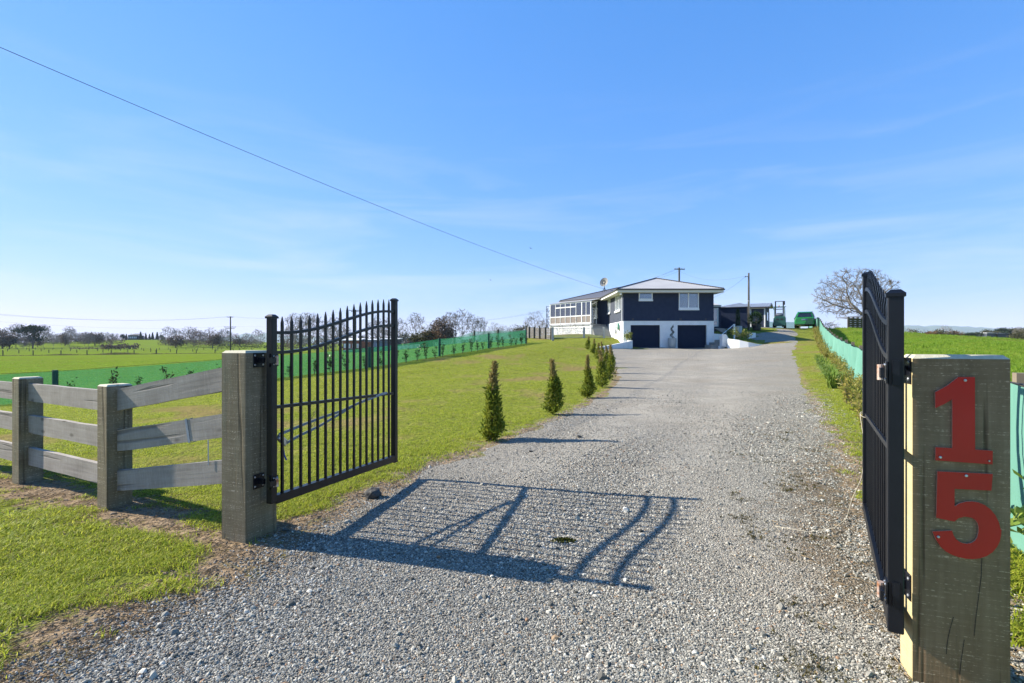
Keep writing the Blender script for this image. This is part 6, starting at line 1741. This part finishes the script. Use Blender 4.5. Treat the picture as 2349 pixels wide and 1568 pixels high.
M['twig_pale'] = simple('pale_twigs', (.27,.235,.205), (.19,.16,.145), .6, rough=.9)
M['twig_red'] = simple('reddish_twigs', (.22,.16,.135), (.155,.115,.10), .6, rough=.9)
M['twig_near'] = simple('lichen_bark', (.22,.185,.135), (.135,.11,.085), 2.5, rough=.9)
M['ever'] = leafmat('dark_evergreen', (.012,.026,.014), (.035,.055,.022), .1, .8)
M['autumn'] = leafmat('rusty_leaves', (.12,.055,.022), (.24,.13,.05), .3, .8)
M['olive'] = leafmat('olive_leaves', (.045,.05,.022), (.10,.09,.04), .2, .8)
M['brownleaf'] = leafmat('brown_leaves', (.085,.065,.052), (.15,.11,.085), .2, .8)
PROTO = {}
def proto(key, T, C_, tm, cm, cname='crown'):
    P_ = np.array(C_.v) if isinstance(C_, MB) else C_[0]
    wdt = 2 * float(np.percentile(np.hypot(P_[:, 0], P_[:, 1]), 93))
    t = thing('tree', 'x', 'tree', (0, 0, 0)); T.build('trunk', tm, t, fix=False)
    if isinstance(C_, MB): C_.build(cname, cm, t, fix=False)
    else: leaf_cloud(C_[0], C_[1], 5, cm, cname, t, up=C_[2], aspect=.8)
    PROTO.setdefault(key, []).append([t, False, wdt])
def grow_tree(seed, h, natt, env, step, twig, trunk, lean=(0, 0), infl=None, ext=2, rtip=.012, up=.0):
    """limbs grown towards points spread through the crown volume; returns trunk MB, crown MB"""
    r = np.random.default_rng(seed)
    A = []
    while len(A) < natt:
        q = r.uniform(-1, 1, 3)
        if env(q): A.append(q)
    A = np.array(A)
    w_, z_lo, z_hi = env.w, env.zlo * h, h
    A = np.stack([A[:, 0] * w_ * h + lean[0] * h, A[:, 1] * w_ * h * .9 + lean[1] * h, z_lo + (A[:, 2] + 1) / 2 * (z_hi - z_lo)], 1)
    N = [np.array([0, 0, 0.0])]; par = [-1]
    nt = max(3, int(trunk * h / step))
    for i in range(nt): N.append(N[-1] + np.array([lean[0] * .22 * step + r.normal(0, .03) * step, r.normal(0, .03) * step, step])); par.append(len(N) - 2)
    alive = np.ones(len(A), bool); infl = infl or h * .5
    near = np.full(len(A), 1e9); ni = np.zeros(len(A), int)
    def upd(k0):
        for k in range(k0, len(N)):
            d = np.linalg.norm(A - N[k], axis=1); m_ = d < near; near[m_] = d[m_]; ni[m_] = k
    # only the upper trunk sprouts
    for k in range(max(1, nt - 3), len(N)):
        d = np.linalg.norm(A - N[k], axis=1); m_ = d < near; near[m_] = d[m_]; ni[m_] = k
    for it in range(130):
        act = alive & (near < infl)
        if not act.any(): break
        k0 = len(N); src = ni[act]; dv = A[act] - np.array(N)[src]; dv /= np.linalg.norm(dv, axis=1)[:, None] + 1e-9
        for k in np.unique(src):
            g_ = dv[src == k].sum(0); g_ = g_ / (np.linalg.norm(g_) + 1e-9) + r.normal(0, .16, 3) + np.array([0, 0, up])
            g_ /= np.linalg.norm(g_) + 1e-9; N.append(N[k] + g_ * step); par.append(int(k))
        upd(k0); alive &= near > step * 1.15
        if len(N) > natt * 6: break
    n0 = len(N); ch = [[] for _ in N]
    for i, p in enumerate(par):
        if p >= 0: ch[p].append(i)
    # fine twigs from the last nodes
    tw = []
    for i in range(n0):
        if i > nt and (len(ch[i]) == 0 or r.random() < .45):
            d = N[i] - N[par[i]]; d /= np.linalg.norm(d) + 1e-9
            for _ in range(ext):
                e = d + r.normal(0, .42, 3) + np.array([0, 0, .15]); e /= np.linalg.norm(e); tw.append((N[i], N[i] + e * step * r.uniform(1.0, 2.3)))
    rad = np.zeros(n0)
    for i in range(n0 - 1, -1, -1):
        rad[i] = rtip if not ch[i] else (sum(rad[c] ** 2.3 for c in ch[i])) ** (1 / 2.3)
    rmax = h * .030; rad = np.minimum(rad, rmax)
    T, C_ = MB(), MB()
    done = np.zeros(n0, bool)
    def chain(i0, i1):
        pts = [N[i0], N[i1]]; rs = [min(rad[i0], rad[i1] * 1.25), rad[i1]]; j = i1; stack = []
        while ch[j]:
            cs = sorted(ch[j], key=lambda c: -rad[c]); stack += [(j, c) for c in cs[1:]]; j = cs[0]; pts.append(N[j]); rs.append(rad[j])
        return pts, rs, stack
    st_ = [(0, 1)]; first = True
    while st_:
        a_, b_ = st_.pop(); pts, rs, more = chain(a_, b_)
        (T if first else C_).tube(pts, [max(x, twig) for x in rs], 7 if rs[0] > h * .012 else (4 if rs[0] > h * .004 else 3), caps=False)
        first = False; st_ += more
    for p, q in tw: C_.tube([p, q], [twig, twig * .45], 3, caps=False)
    return T, C_
class Env:
    def __init__(s, f, w, zlo): s.f, s.w, s.zlo = f, w, zlo
    def __call__(s, q): return s.f(q)
dome = Env(lambda q: (q[0]**2 + q[1]**2) < (1 - ((q[2] + .35) / 1.35) ** 2 if q[2] > -.35 else 1 - ((q[2] + .35) / .65) ** 2) and (q[0]**2 + q[1]**2 + q[2]**2 > .16), .42, .16)
fan = Env(lambda q: math.hypot(q[0], q[1]) < .22 + .40 * (q[2] + 1) and math.hypot(q[0], q[1]) < 1.15 * math.sqrt(max(0, 1.02 - q[2])) + .12, .30, .10)
wide_ = Env(lambda q: q[0]**2 + q[1]**2 + (q[2] * .95) ** 2 < 1 and q[0]**2 + q[1]**2 + q[2]**2 > .2, .48, .14)
for k in range(4): T, C_ = grow_tree(100 + k, 10, 360, dome, .40, .040, .22, ext=4, up=.05); proto('round', T, C_, M['twig'], M['twig'])
for k in range(3): T, C_ = grow_tree(140 + k, 10, 380, fan, .38, .034, .16, ext=4, up=.16); proto('vase', T, C_, M['twig'], M['twig_pale'])
for k in range(2): T, C_ = grow_tree(170 + k, 10, 420, wide_, .40, .042, .20, ext=4); proto('red', T, C_, M['twig_red'], M['twig_red'])
for k in range(2): T, C_ = grow_tree(190 + k, 10, 420, wide_, .38, .024, .18, ext=4); proto('pale', T, C_, M['twig_pale'], M['twig_pale'])
def leafy(seed, n, kind):
    r = np.random.default_rng(seed); T = MB(); T.tube([(0, 0, -.3), (.1, 0, 3), (0, .1, 6)], [.35, .25, .12], 6, caps=False)
    if kind == 'fir':
        t = r.random(n) ** 1.5; tier = .75 + .25 * np.sin(t * 44); rad_ = 3.0 * (1 - t) ** .9 * tier * np.sqrt(r.uniform(.2, 1, n)); a = r.random(n) * 6.283
        P = np.stack([rad_ * np.cos(a), rad_ * np.sin(a), .8 + 9.2 * t - .12 * rad_], 1)
    elif kind == 'umbrella':
        c = r.integers(0, 13, n); cc = np.random.default_rng(seed + 1); cen = np.stack([cc.normal(0, 2.6, 13), cc.normal(0, 2.6, 13), cc.uniform(3.2, 8.6, 13)], 1); cen[:, :2] *= (1.25 - (cen[:, 2:] - 3.2) / 9)
        P = cen[c] + r.normal(0, 1, (n, 3)) * np.array([1.35, 1.35, .5])
        for q in cen: T.tube([(0, 0, q[2] * .55), tuple(q * np.array([.6, .6, .92])), tuple(q)], [.12, .07, .03], 4, caps=False)
    else:
        c = r.integers(0, 16, n); cc = np.random.default_rng(seed + 1); v = cc.normal(0, 1, (16, 3)); v /= np.linalg.norm(v, axis=1)[:, None]; cen = v * np.array([2.9, 2.9, 2.9]) + np.array([0, 0, 5.6])
        P = cen[c] + r.normal(0, 1, (n, 3)) * 1.0; P[:, 2] = np.clip(P[:, 2], 1.0, 10)
    return T, P
for k in range(2): T, P = leafy(200 + k, 1500, 'fir'); proto('fir', T, (P, .75, -.2), M['bark'], M['ever'])
T, P = leafy(210, 2600, 'umbrella'); proto('umbrella', T, (P, .6, .5), M['bark'], M['ever'])
for k in range(2): T, P = leafy(220 + k, 2200, 'blob'); proto('brown', T, (P, .55, .2), M['bark'], M['brownleaf'])
T, P = leafy(230, 2400, 'blob'); proto('autumn', T, (P, .55, .2), M['bark'], M['autumn'])
for k in range(2): T, P = leafy(240 + k, 2200, 'blob'); proto('olive', T, (P, .6, .2), M['bark'], M['olive'])
T, P = leafy(250, 2200, 'blob'); proto('dark', T, (P, .6, .2), M['bark'], M['ever'])
LOOK = {'round': 'bare rounded grey tree', 'vase': 'bare upright vase shaped tree', 'red': 'bare reddish brown twiggy tree', 'pale': 'pale bare twiggy tree', 'fir': 'dark conical fir', 'umbrella': 'dark layered spreading evergreen', 'brown': 'brown leaved rounded tree', 'autumn': 'rust coloured leafy tree', 'olive': 'olive brown rounded tree', 'dark': 'dark green rounded tree'}
_tc = {}
def tree(kind, px, ytop, Y, wide=None, where='far across the left paddock', label=None, name=None, group=None):
    X = (px - CX) / F * Y; zg = z0(X, Y); zt = EYE - (ytop - HY) / F * Y; h = max(2.0, zt - zg)
    i = _tc.get(kind, 0); _tc[kind] = i + 1
    k = h / 10; pw = PROTO[kind][i % len(PROTO[kind])][2]; kx = min(k, .72 * h / pw) if kind in ('round', 'red', 'vase', 'pale') else (min(k, 1.0 * h / pw) if wide is None else min(wide / pw, 1.5 * h / pw))
    lb = label or (LOOK[kind] + ' ' + where)
    return (lambda t: (t.__setitem__('group', group or (LOOK[kind].split(' ')[0] + ' trees ' + where)), setattr(t, 'name', {'fir': 'fir_tree'}.get(kind, 'tree')), setattr(t, 'scale', (kx, kx, k)), t)[-1])(put(PROTO[kind], i, (X, Y, zg - .1), i * 2.4 + px * .01, k, lb))
za = lambda u: u / 6.4
zv = lambda v: 672.9 + v / 6.4
LP_ = 'at the far edge of the paddock, over the board fence'
L7 = [('brown',35,530,330,13),('red',30,600,340,12),('round',235,440,340,17),('umbrella',480,462,345,17),('vase',635,468,360,None),('round',705,575,420,None),('round',785,565,380,None),('red',340,640,330,9),('red',430,630,340,9),
      ('brown',555,660,380,7),('round',905,590,420,None),('brown',955,580,400,8),('vase',1015,488,390,11),('round',1110,578,440,None),('round',1165,575,440,None),('red',1245,570,400,None),('round',1300,572,400,12),('brown',1395,575,410,11),('red',1455,580,410,13),('red',1635,605,400,11),
      ('vase',1500,572,520,None),('vase',1575,572,520,None),('vase',1650,585,520,None),('vase',1720,590,520,None),('dark',1800,600,520,None),('dark',1985,600,545,11),('fir',1855,600,520,None),('fir',2065,570,520,None),('fir',2140,588,520,None),('fir',2195,600,530,None),('fir',2240,580,520,None),('fir',2308,574,520,None),
      ('dark',2365,610,520,None),('vase',1250,580,560,None),('vase',1340,580,560,None),('round',880,600,560,None),('dark',140,640,335,9)]
for kd, u, v, Y, w in L7: tree(kd, za(u), zv(v), Y, w, LP_)
for i_, (kd, u, v, Y, w) in enumerate(L7):
    if kd in ('round', 'red', 'vase'): tree(('round', 'vase', 'round')[i_ % 3], za(u + 38 + 9 * (i_ % 4)), zv(v + 28 + 5 * (i_ % 3)), Y + 85, None, LP_)
zb8 = lambda u: 305.9 + u / 6.4
zv8 = lambda v: 685.1 + v / 6.4
WG = 'behind the double armed pole in the paddock'
for kd, u, v, Y, w in [('round',520,408,400,16),('brown',620,540,380,12),('vase',635,450,420,None),('round',800,408,410,19),('red',880,430,400,17),('red',955,468,390,13),('round',1135,428,390,13),('brown',1165,520,385,12),('round',1320,438,390,14),('red',1260,500,430,12),('red',1505,515,430,13),('red',1665,510,420,14),('round',1830,448,400,15),('olive',1560,580,430,10),('dark',700,600,470,None),('dark',830,620,470,None),('dark',440,560,470,None),('red',1740,560,440,12),('round',1020,470,470,None),('round',1400,470,480,None)]:
    tree(kd, zb8(u), zv8(v), Y, w, WG)
zc5 = lambda u: 648.4 + u / 3.84
zv5 = lambda v: 672.9 + v / 3.84
BG = 'seen through and beside the gate bars'
for kd, u, v, Y, w in [('vase',95,185,260,8),('vase',205,172,260,9),('vase',280,185,265,7),('red',50,300,280,9),('round',165,280,280,8),('round',470,205,250,12),('round',400,235,300,None),('red',560,300,330,None),('round',825,210,230,11),('round',1020,218,230,11),('red',905,230,250,10),('dark',690,370,330,6),('dark',1075,350,320,8)]:
    tree(kd, zc5(u), zv5(v), Y, w, BG)
CG = 'beyond the green mesh fence'
for kd, u, v, Y, w in [('vase',1175,178,200,12),('autumn',1330,330,170,8),('brown',1400,230,178,9),('red',1410,200,180,9),('vase',1480,165,200,None),('vase',1580,145,200,10),('vase',1670,195,200,9),('vase',1748,212,200,8),('pale',1870,262,170,9),('pale',1945,275,180,8),('pale',2045,275,150,None),('olive',1240,315,170,9),('olive',2130,278,95,5),('pale',1290,265,220,None),('red',1800,330,210,8),('dark',1450,330,190,6)]:
    tree(kd, zc5(u), zv5(v), Y, w, CG)
tree('pale', zc5(2225), zv5(160), 88, 6.6, label='white branched bare tree beside the conservatory end')
tree('pale', zc5(2290), zv5(230), 92, 5, label='smaller pale bare tree half hidden by the scrolled screen')
zr5 = lambda u: 2067.7 + u / 8.348
zw5 = lambda v: 709.6 + v / 8.348
RG = 'beyond the crest of the field near the hills'
for kd, u, v, Y, w in [('pale',140,362,200,11),('olive',285,385,205,8),('autumn',560,420,210,9),('olive',735,385,210,9),('pale',835,303,215,12),('autumn',1000,408,215,7),('olive',640,440,215,7),('pale',1185,438,260,9),('dark',1305,448,250,8),('dark',1460,438,320,14),('olive',1560,455,330,None),('olive',1700,382,330,18),('dark',1930,355,330,17),('olive',2040,375,335,13),('red',2120,370,335,15),('olive',2200,350,330,14),('pale',2265,328,240,11),('olive',2345,400,200,8),('dark',2350,355,330,10)]:
    tree(kd, zr5(u), zw5(v), Y, w, RG)
for key in PROTO:
    for p in PROTO[key]:
        if not p[1]:
            for c in list(p[0].children): bpy.data.objects.remove(c)
            bpy.data.objects.remove(p[0])

# the big wind shaped bare tree behind the right gate
bt0 = U(1990, 757, 56.0); zb_ = z0(bt0.x + .6, 56.0)
bt = thing('bare_tree', 'big wind swept bare tree behind the edge-on gate', 'tree', (bt0.x - .2, 56.0, zb_ - .1))
bh_ = EYE + (790 - 613) / F * 56 - zb_ + .1
big = Env(lambda q: (q[0]**2 + q[1]**2) < (1 - ((q[2] + .1) / 1.1) ** 2 if q[2] > -.1 else 1 - ((q[2] + .1) / .9) ** 2) and (((q[0] - .3) ** 2 + q[1]**2 + (q[2] + .5)**2) > .30), .58, .20)
T, C_ = grow_tree(77, bh_, 1100, big, .18, .0095, .20, lean=(-.16, 0), ext=5, rtip=.012, up=.03)
T.build('trunk', M['twig_near'], bt, fix=False); C_.build('crown', M['twig_near'], bt, fix=False)
# timber pen at its foot and a heap of prunings
pn0, pn1 = UZ(Z6, 1945, 1165, 53), UZ(Z6, 2260, 1165, 53)
pen = thing('timber_pen', 'old timber pen with mossy boards under the big bare tree', 'pen', ((pn0.x + pn1.x) / 2, 53, z0((pn0.x + pn1.x) / 2, 53)))
hz_ = 1.15
for i in range(5):
    m = MB(); x = -(pn1.x - pn0.x) / 2 + (pn1.x - pn0.x) * i / 4; m.box((x - .08, -.08, -.3), (x + .08, .08, hz_ + .1)); m.build('pen_post', M['pole'], pen)
M['mossboard'] = simple('mossy_board', (.10,.085,.025), (.055,.05,.025), 3, stretch=(.4, 1, 3), rough=.9)
for k in range(5):
    m = MB(); m.box((-(pn1.x - pn0.x) / 2, -.11, .02 + k * .22), ((pn1.x - pn0.x) / 2, -.081, .02 + k * .22 + .205)); m.build('plank', M['mossboard'], pen)
m = MB(); m.hexa([(-1.2, .2, 1.05), (1.8, .2, 1.3), (1.8, 1.8, 1.5), (-1.2, 1.8, 1.25), (-1.2, .2, 1.09), (1.8, .2, 1.34), (1.8, 1.8, 1.54), (-1.2, 1.8, 1.29)]); m.build('roof_sheet', M['iron_shed'], pen)
bh = thing('branch_heap', 'pale heap of cut branches beside the timber pen', 'branches', (pn0.x - 1.3, 54.5, z0(pn0.x - 1.3, 54.5)))
m = MB(); rq = random.Random(12)
for _ in range(60):
    a = rq.uniform(0, 6.28); q = Vector((rq.uniform(-1.1, 1.1), rq.uniform(-.5, .5), rq.uniform(0, .45))); m.tube([q, q + Vector((math.cos(a) * .6, math.sin(a) * .3, rq.uniform(-.05, .4)))], .018, 3, caps=False)
m.build('branches', M['twig_pale'], bh, fix=False)
# ------------------------------------------------------------------ farm fences, hedges, far buildings
def farm_fence(label, pts, h, r, wires=3, name='farm_fence'):
    root = thing(name, label, 'fence', (0, 0, 0)); tops = []
    for (x, y) in pts:
        z = z0(x, y); m = MB(); m.tube([(0, 0, -.3), (0, 0, h)], r, 7); o = m.build('fence_post', M['pole'], root); o.location = (x, y, z); tops.append(Vector((x, y, z + h)))
    for k in range(wires):
        m = MB(); m.tube([t - Vector((0, 0, .08 + k * .3)) for t in tops], .008, 3, caps=False); m.build('wire', M['steel'], root, fix=False)
    return root
PXC = lambda u: (0 + u / 3.915) / 1.63474
ns = [(x - CX) / F * 112 for x in [PXC(u) for u in (-400,-180,43,485,893,1275,1634,1970,2293)]]
ns += [(x - CX) / F * 112 for x in (305.9 + np.array([337, 638, 924, 1197, 1470, 1740]) / 6.4)]
ns = sorted(set(round(x, 1) for x in ns if True))
near_pts = []
for i, x in enumerate(ns):
    y = 112 + (i * 4.0)
    near_pts.append(((x / 112) * y, y))
farm_fence('nearest post and wire fence crossing the paddock behind the board fence', near_pts, 1.25, .11)
farm_fence('second post and wire fence, a little farther across the paddock', [((PXC(u) - CX) / F * (165 + i * 6), 165 + i * 6) for i, u in enumerate((-200, 40, 277, 718, 1128, 1512, 1877, 2214, 2500, 2830, 3170, 3520))], 1.2, .12)
farm_fence('third post and wire fence far across the paddock', [((PXC(u) - CX) / F * (240 + i * 3), 240 + i * 3) for i, u in enumerate((110, 430, 605, 1036, 1434, 1592, 1770, 2110, 2300, 2600, 2900, 3200, 3420, 3700))], 1.25, .13)
farm_fence('farthest post and wire fence below the tree line', [((PXC(u) - CX) / F * 310, 310) for u in range(0, 3600, 130)], 1.2, .13, 2)
farm_fence('post and wire fence below the far trees on the hill side field', [((zr5(u) - CX) / F * 190, 190) for u in range(1400, 2400, 62)], 1.2, .07, 2)
farm_fence('short fence with pale posts on the crest of the near field', [((zr5(u) - CX) / F * Y, Y) for u, Y in ((612, 60), (1880, 58), (2018, 54), (2280, 50))], .9, .05, 0)
# dry rank grass along the nearest paddock fence
rk = np.random.default_rng(17); V_, F_ = [], []
for (a, b) in zip(near_pts[:-1], near_pts[1:]):
    for _ in range(900):
        u = rk.random(); x = a[0] + (b[0] - a[0]) * u + rk.normal(0, .35); y = a[1] + (b[1] - a[1]) * u + rk.normal(0, .9)
        cl = .35 + .65 * max(0, math.sin(x * .55) * math.sin(x * .21 + 1.3)); h = rk.uniform(.2, .8) * cl
        if cl < .37 and rk.random() < .75: continue
        V_.append((x, y, h, rk.uniform(0, 6.28)))
V_ = np.array(V_); zz_ = zf(V_[:, 0], V_[:, 1]); VV = []; w = .05
for (x, y, h, a), z in zip(V_, zz_): VV += [(x - w, y, z), (x + w, y, z), (x + math.cos(a) * h * .4, y + math.sin(a) * h * .3, z + h)]
tag(mesh_np('rank_grass', np.array(VV), np.arange(len(VV)).reshape(-1, 3), M['straw']), 'dry rank grass tufts along the nearest paddock fence', kind='stuff')

def hedge(name, label, px0, px1, Y, h, mt, depth=2.0, ls=.5):
    x0, x1 = (px0 - CX) / F * Y, (px1 - CX) / F * Y; t = thing(name, label, 'hedge', ((x0 + x1) / 2, Y, z0((x0 + x1) / 2, Y)))
    n = int(abs(x1 - x0) * 26); r = np.random.default_rng(abs(int(px0))); xs = r.uniform(-(x1 - x0) / 2, (x1 - x0) / 2, n)
    P = np.stack([xs, r.uniform(-depth / 2, depth / 2, n), r.uniform(0, 1, n) ** .7 * h * (.9 + .15 * np.sin(xs * .7))], 1)
    leaf_cloud(P, ls, 3, mt, 'foliage', t, up=.3, aspect=.8)
hedge('hedge', 'long dark clipped hedge behind the double armed pole', zb8(1235), zb8(2420), 360, 3.0, M['ever'])
hedge('bramble_bank', 'low dark brown bramble bank on the far paddock', za(1500), za(2020), 330, 3.0, M['brownleaf'], 6, 1.1)
hedge('bramble_bank', 'thin brown rough strip left of the bramble bank', za(1040), za(1500), 335, 1.0, M['brownleaf'], 4)
hedge('hedge', 'dark scrub filling the foot of the trees beyond the mesh fence', zc5(1180), zc5(1800), 215, 3.4, M['brownleaf'], 4, .7)
hedge('hedge', 'scrub behind the slat fence beside the conservatory end', zc5(2000), zc5(2330), 96, 2.3, M['olive'], 2.5, .35)
hedge('hedge', 'dark scrub belt behind the junk yard sheds', zc5(-40), zc5(1180), 300, 6.5, M['brownleaf'], 5, .9)
hedge('hedge', 'dark shelter belt under the far trees across the field', za(-60), za(1830), 440, 4.5, M['brownleaf'], 6, .8)
hedge('hedge', 'dark belt of scrub under the trees behind the double armed pole', zb8(380), zb8(1900), 425, 5.0, M['brownleaf'], 6, .8)
hedge('hedge', 'low dark scrub along the foot of the far hill side trees', zr5(1150), zr5(2400), 340, 3.0, M['ever'], 4, .7)

M['farwall'] = simple('dark_far_wall', (.030,.036,.055), (.045,.05,.065), .3, rough=.8)
M['farroof'] = simple('white_far_roof', (.62,.62,.62), (.5,.5,.5), .3, rough=.6)
M['redbox'] = simple('red_container', (.25,.09,.06), (.18,.07,.05), .5, rough=.7)
M['bluebox'] = simple('blue_container', (.12,.17,.28), (.10,.14,.22), .5, rough=.7)
def far_shed(name, label, px0, px1, y_roof, Y, depth, wall, roofm, slope=.6, windows=0, cat='shed'):
    a, b = U(px0, y_roof, Y), U(px1, y_roof, Y); zg = min(z0(a.x, Y), z0(b.x, Y)); cx_ = (a.x + b.x) / 2; w2_ = (b.x - a.x) / 2; h = a.z - zg
    t = thing(name, label, cat, (cx_, Y, zg))
    m = MB(); m.box((-w2_, 0, -.5), (w2_, depth, h - .25)); m.build('wall', wall, t)
    m = MB(); m.hexa([(-w2_-.4,-.5,h-.24),(w2_+.4,-.5,h-.24),(w2_+.4,depth+.5,h+slope-.24),(-w2_-.4,depth+.5,h+slope-.24),(-w2_-.4,-.5,h),(w2_+.4,-.5,h),(w2_+.4,depth+.5,h+slope),(-w2_-.4,depth+.5,h+slope)]); m.build('roof', roofm, t)
    for i in range(windows):
        x = -w2_ + 2 * w2_ * (i + .5) / windows; m = MB(); m.box((x - w2_ / windows * .55, -.08, h * .35), (x + w2_ / windows * .55, -.01, h * .7)); o = m.build('window', M['trim'], t)
        m = MB(); m.box((x - w2_ / windows * .42, -.1, h * .39), (x + w2_ / windows * .42, -.081, h * .66)); m.build('pane', M['blind'], t).parent = o
    return t
pz5 = lambda u: (1240 + u / 5.8725) / 1.63474
py5 = lambda v: (1220 + v / 5.8725) / 1.63474
far_shed('open_shed', 'long open sided shed with pale roof, seen through the gate bars', pz5(270), pz5(640), py5(330), 185, 6, M['redbox'], M['farroof'], .8, 4)
far_shed('container', 'rusty red container beside the open shed', pz5(650), pz5(850), py5(375), 180, 3, M['redbox'], M['redbox'], .05, 0, 'container')
far_shed('site_cabin', 'pale cabin with a row of windows, seen through the gate bars', pz5(690), pz5(1050), py5(322), 190, 4, M['greybeam'], M['farroof'], .4, 5, 'cabin')
far_shed('container', 'blue container beside the dark long shed', pz5(1075), pz5(1230), py5(350), 178, 3, M['bluebox'], M['bluebox'], .05, 0, 'container')
far_shed('long_shed', 'dark long shed with white roof just left of the gate end stile', pz5(1090), pz5(1460), py5(305), 188, 8, M['farwall'], M['farroof'], .4)
far_shed('barn', 'dark blue barn with thin white roof beyond the mesh fence', pz5(1740), pz5(2150), py5(272), 172, 10, M['farwall'], M['farroof'], .3)
def far_car(label, px, Y, colm, rz):
    X = (px - CX) / F * Y; t = thing('parked_car', label, 'car', (X, Y, z0(X, Y)), rz)
    prof = [(-2.1,.35),(-2.1,.85),(-1.3,.95),(-.7,1.42),(.9,1.45),(1.7,1.0),(2.1,.9),(2.1,.35)]
    m = MB(); m.prism([(x, -.85, z) for x, z in prof], (0, 1.7, 0)); m.build('body', colm, t, bevel=.05)
    m = MB(); m.prism([(-1.1,-.86,1.0),(-.65,-.86,1.36),(.85,-.86,1.38),(1.4,-.86,1.02)], (0, -.02, 0)); m.build('side_window', M['carglass'], t)
    for x in (-1.3, 1.3):
        m = MB(); m.tube([(x, -.9, .32), (x, .9, .32)], .32, 10); m.build('wheel', M['rubber'], t)
M['silver'] = simple('silver_paint', (.30,.32,.36), (.26,.28,.32), 1, rough=.3, metal=.3)
M['bluecar'] = simple('blue_paint', (.07,.12,.22), rough=.3)
far_car('silver car parked behind the white rail fence beyond the mesh', pz5(1650), 166, M['silver'], .1)
far_car('dark car parked by the barn behind the white rail fence', pz5(1800), 168, M['farwall'], 2.9)
far_car('blue car parked by the blue container, seen through the gate', pz5(1200), 165, M['bluecar'], .2)
far_car('pale car parked by the open shed, seen through the gate', pz5(430), 172, M['silver'], .1)
wr = thing('rail_fence', 'white rail fence before the parked cars beyond the mesh', 'fence', (0, 0, 0))
a, b = U(pz5(1440), 0, 158), U(pz5(1960), 0, 158)
for i in range(7):
    x = a.x + (b.x - a.x) * i / 6; m = MB(); m.box((x - .08, 158.05, z0(x, 158) - .2), (x + .08, 158.2, z0(x, 158) + 1.25)); m.build('fence_post', M['trim'], wr)
for k in range(3):
    m = MB(); m.bar((a.x, 158, z0(a.x, 158) + .35 + .38 * k), (b.x, 158, z0(b.x, 158) + .35 + .38 * k), .06, .2); m.build('rail', M['trim'], wr)
far_shed('farmhouse', 'big dark farmhouse with white windows among the firs', za(1880), za(2010), zv(618), 520, 10, M['farwall'], M['farwall'], 1.8, 5, 'house')
far_shed('hay_shed', 'long low dark shed under the trees across the hill side field', zr5(1640), zr5(1800), zw5(455), 326, 8, M['farwall'], M['farroof'], .4)
far_shed('hay_shed', 'second low shed right of the long dark one', zr5(1850), zr5(2050), zw5(462), 326, 8, M['farwall'], M['iron_shed'], .6)
far_shed('water_trough', 'small grey block building on the crest beside the earth mound', zr5(1005), zr5(1115), zw5(508), 120, 2, M['greybeam'], M['greybeam'], .05)
mdp = U(zr5(1270), zw5(550), 120); md = lump('earth_mound', (mdp.x, 120, z0(mdp.x, 120) + .2), 1.0, M['soil'], 2, 3, .28, .3); md.scale = (5.2, 3, 6.5); tag(md, 'bare tan earth mound on the field crest below the hills', 'mound')

# ------------------------------------------------------------------ hills on the horizon
M['hill'] = simple('forested_hill', (.035,.060,.030), (.075,.10,.045), .0016, rough=.95, src='World')
def hill(label, pxs, Y0, ybase=790):
    n = len(pxs); V = []; k = 14
    for px, py in pxs:
        x = (px - CX) / F * Y0; ztop = EYE - (py - HY) / F * Y0
        for j in range(k):
            u = j / (k - 1); V.append((x * (1 - .10 * (1 - u)), Y0 * (1 - .14 * (1 - u)), -30 + (ztop + 30) * math.sin(u * math.pi / 2) ** 1.3))
        V.append((x * 1.15, Y0 * 1.15, -30))
    k += 1; Fq = [(i*k+j, (i+1)*k+j, (i+1)*k+j+1, i*k+j+1) for i in range(n-1) for j in range(k-1)]
    o = mesh_np('hills', np.array(V), np.array(Fq), M['hill'], smooth=True); return tag(o, label, kind='structure')
def ridge(pts, amp, seed, step=4):
    r = random.Random(seed); xs = np.arange(pts[0][0], pts[-1][0] + .1, step); ys = np.interp(xs, [p[0] for p in pts], [p[1] for p in pts])
    return [(x, y + amp * (math.sin(x * .11 + seed) + .6 * math.sin(x * .23 + 2 * seed)) + r.uniform(-.3, .3) * amp) for x, y in zip(xs, ys)]
hp = [(1700, 765), (1900, 755), (zr5(0), zw5(318)), (zr5(300), zw5(310)), (zr5(430), zw5(334)), (zr5(640), zw5(312)), (zr5(880), zw5(318)), (zr5(1100), zw5(335)), (zr5(1270), zw5(330)), (zr5(1420), zw5(356)), (zr5(1500), zw5(348)), (zr5(1830), zw5(378)), (2420, 757), (2700, 765)]
hill('blue forested hills on the horizon over the near field', ridge(hp, .35, 2), 6500)
hill('faint blue far range low on the horizon behind the gate', ridge([(380, 785), (540, 772), (565, 765), (590, 770), (620, 762), (660, 772), (690, 768), (760, 778), (900, 780), (1100, 786)], .6, 5), 9000)

# ------------------------------------------------------------------ air
hm = NT('haze_air')
pv = hm.n('ShaderNodeVolumePrincipled'); pv.inputs['Color'].default_value = (.70, .86, 1.0, 1); pv.inputs['Density'].default_value = 8e-5; pv.inputs['Anisotropy'].default_value = 0.0
hm.t.links.new(pv.outputs['Volume'], hm.out.inputs['Volume'])
HAZE = True
if HAZE:
    m = MB(); m.box((-11500, -9500, -45), (11500, 11500, 275)); tag(m.build('haze', hm.mat), 'thin blue air between the camera and the far hills', kind='stuff')
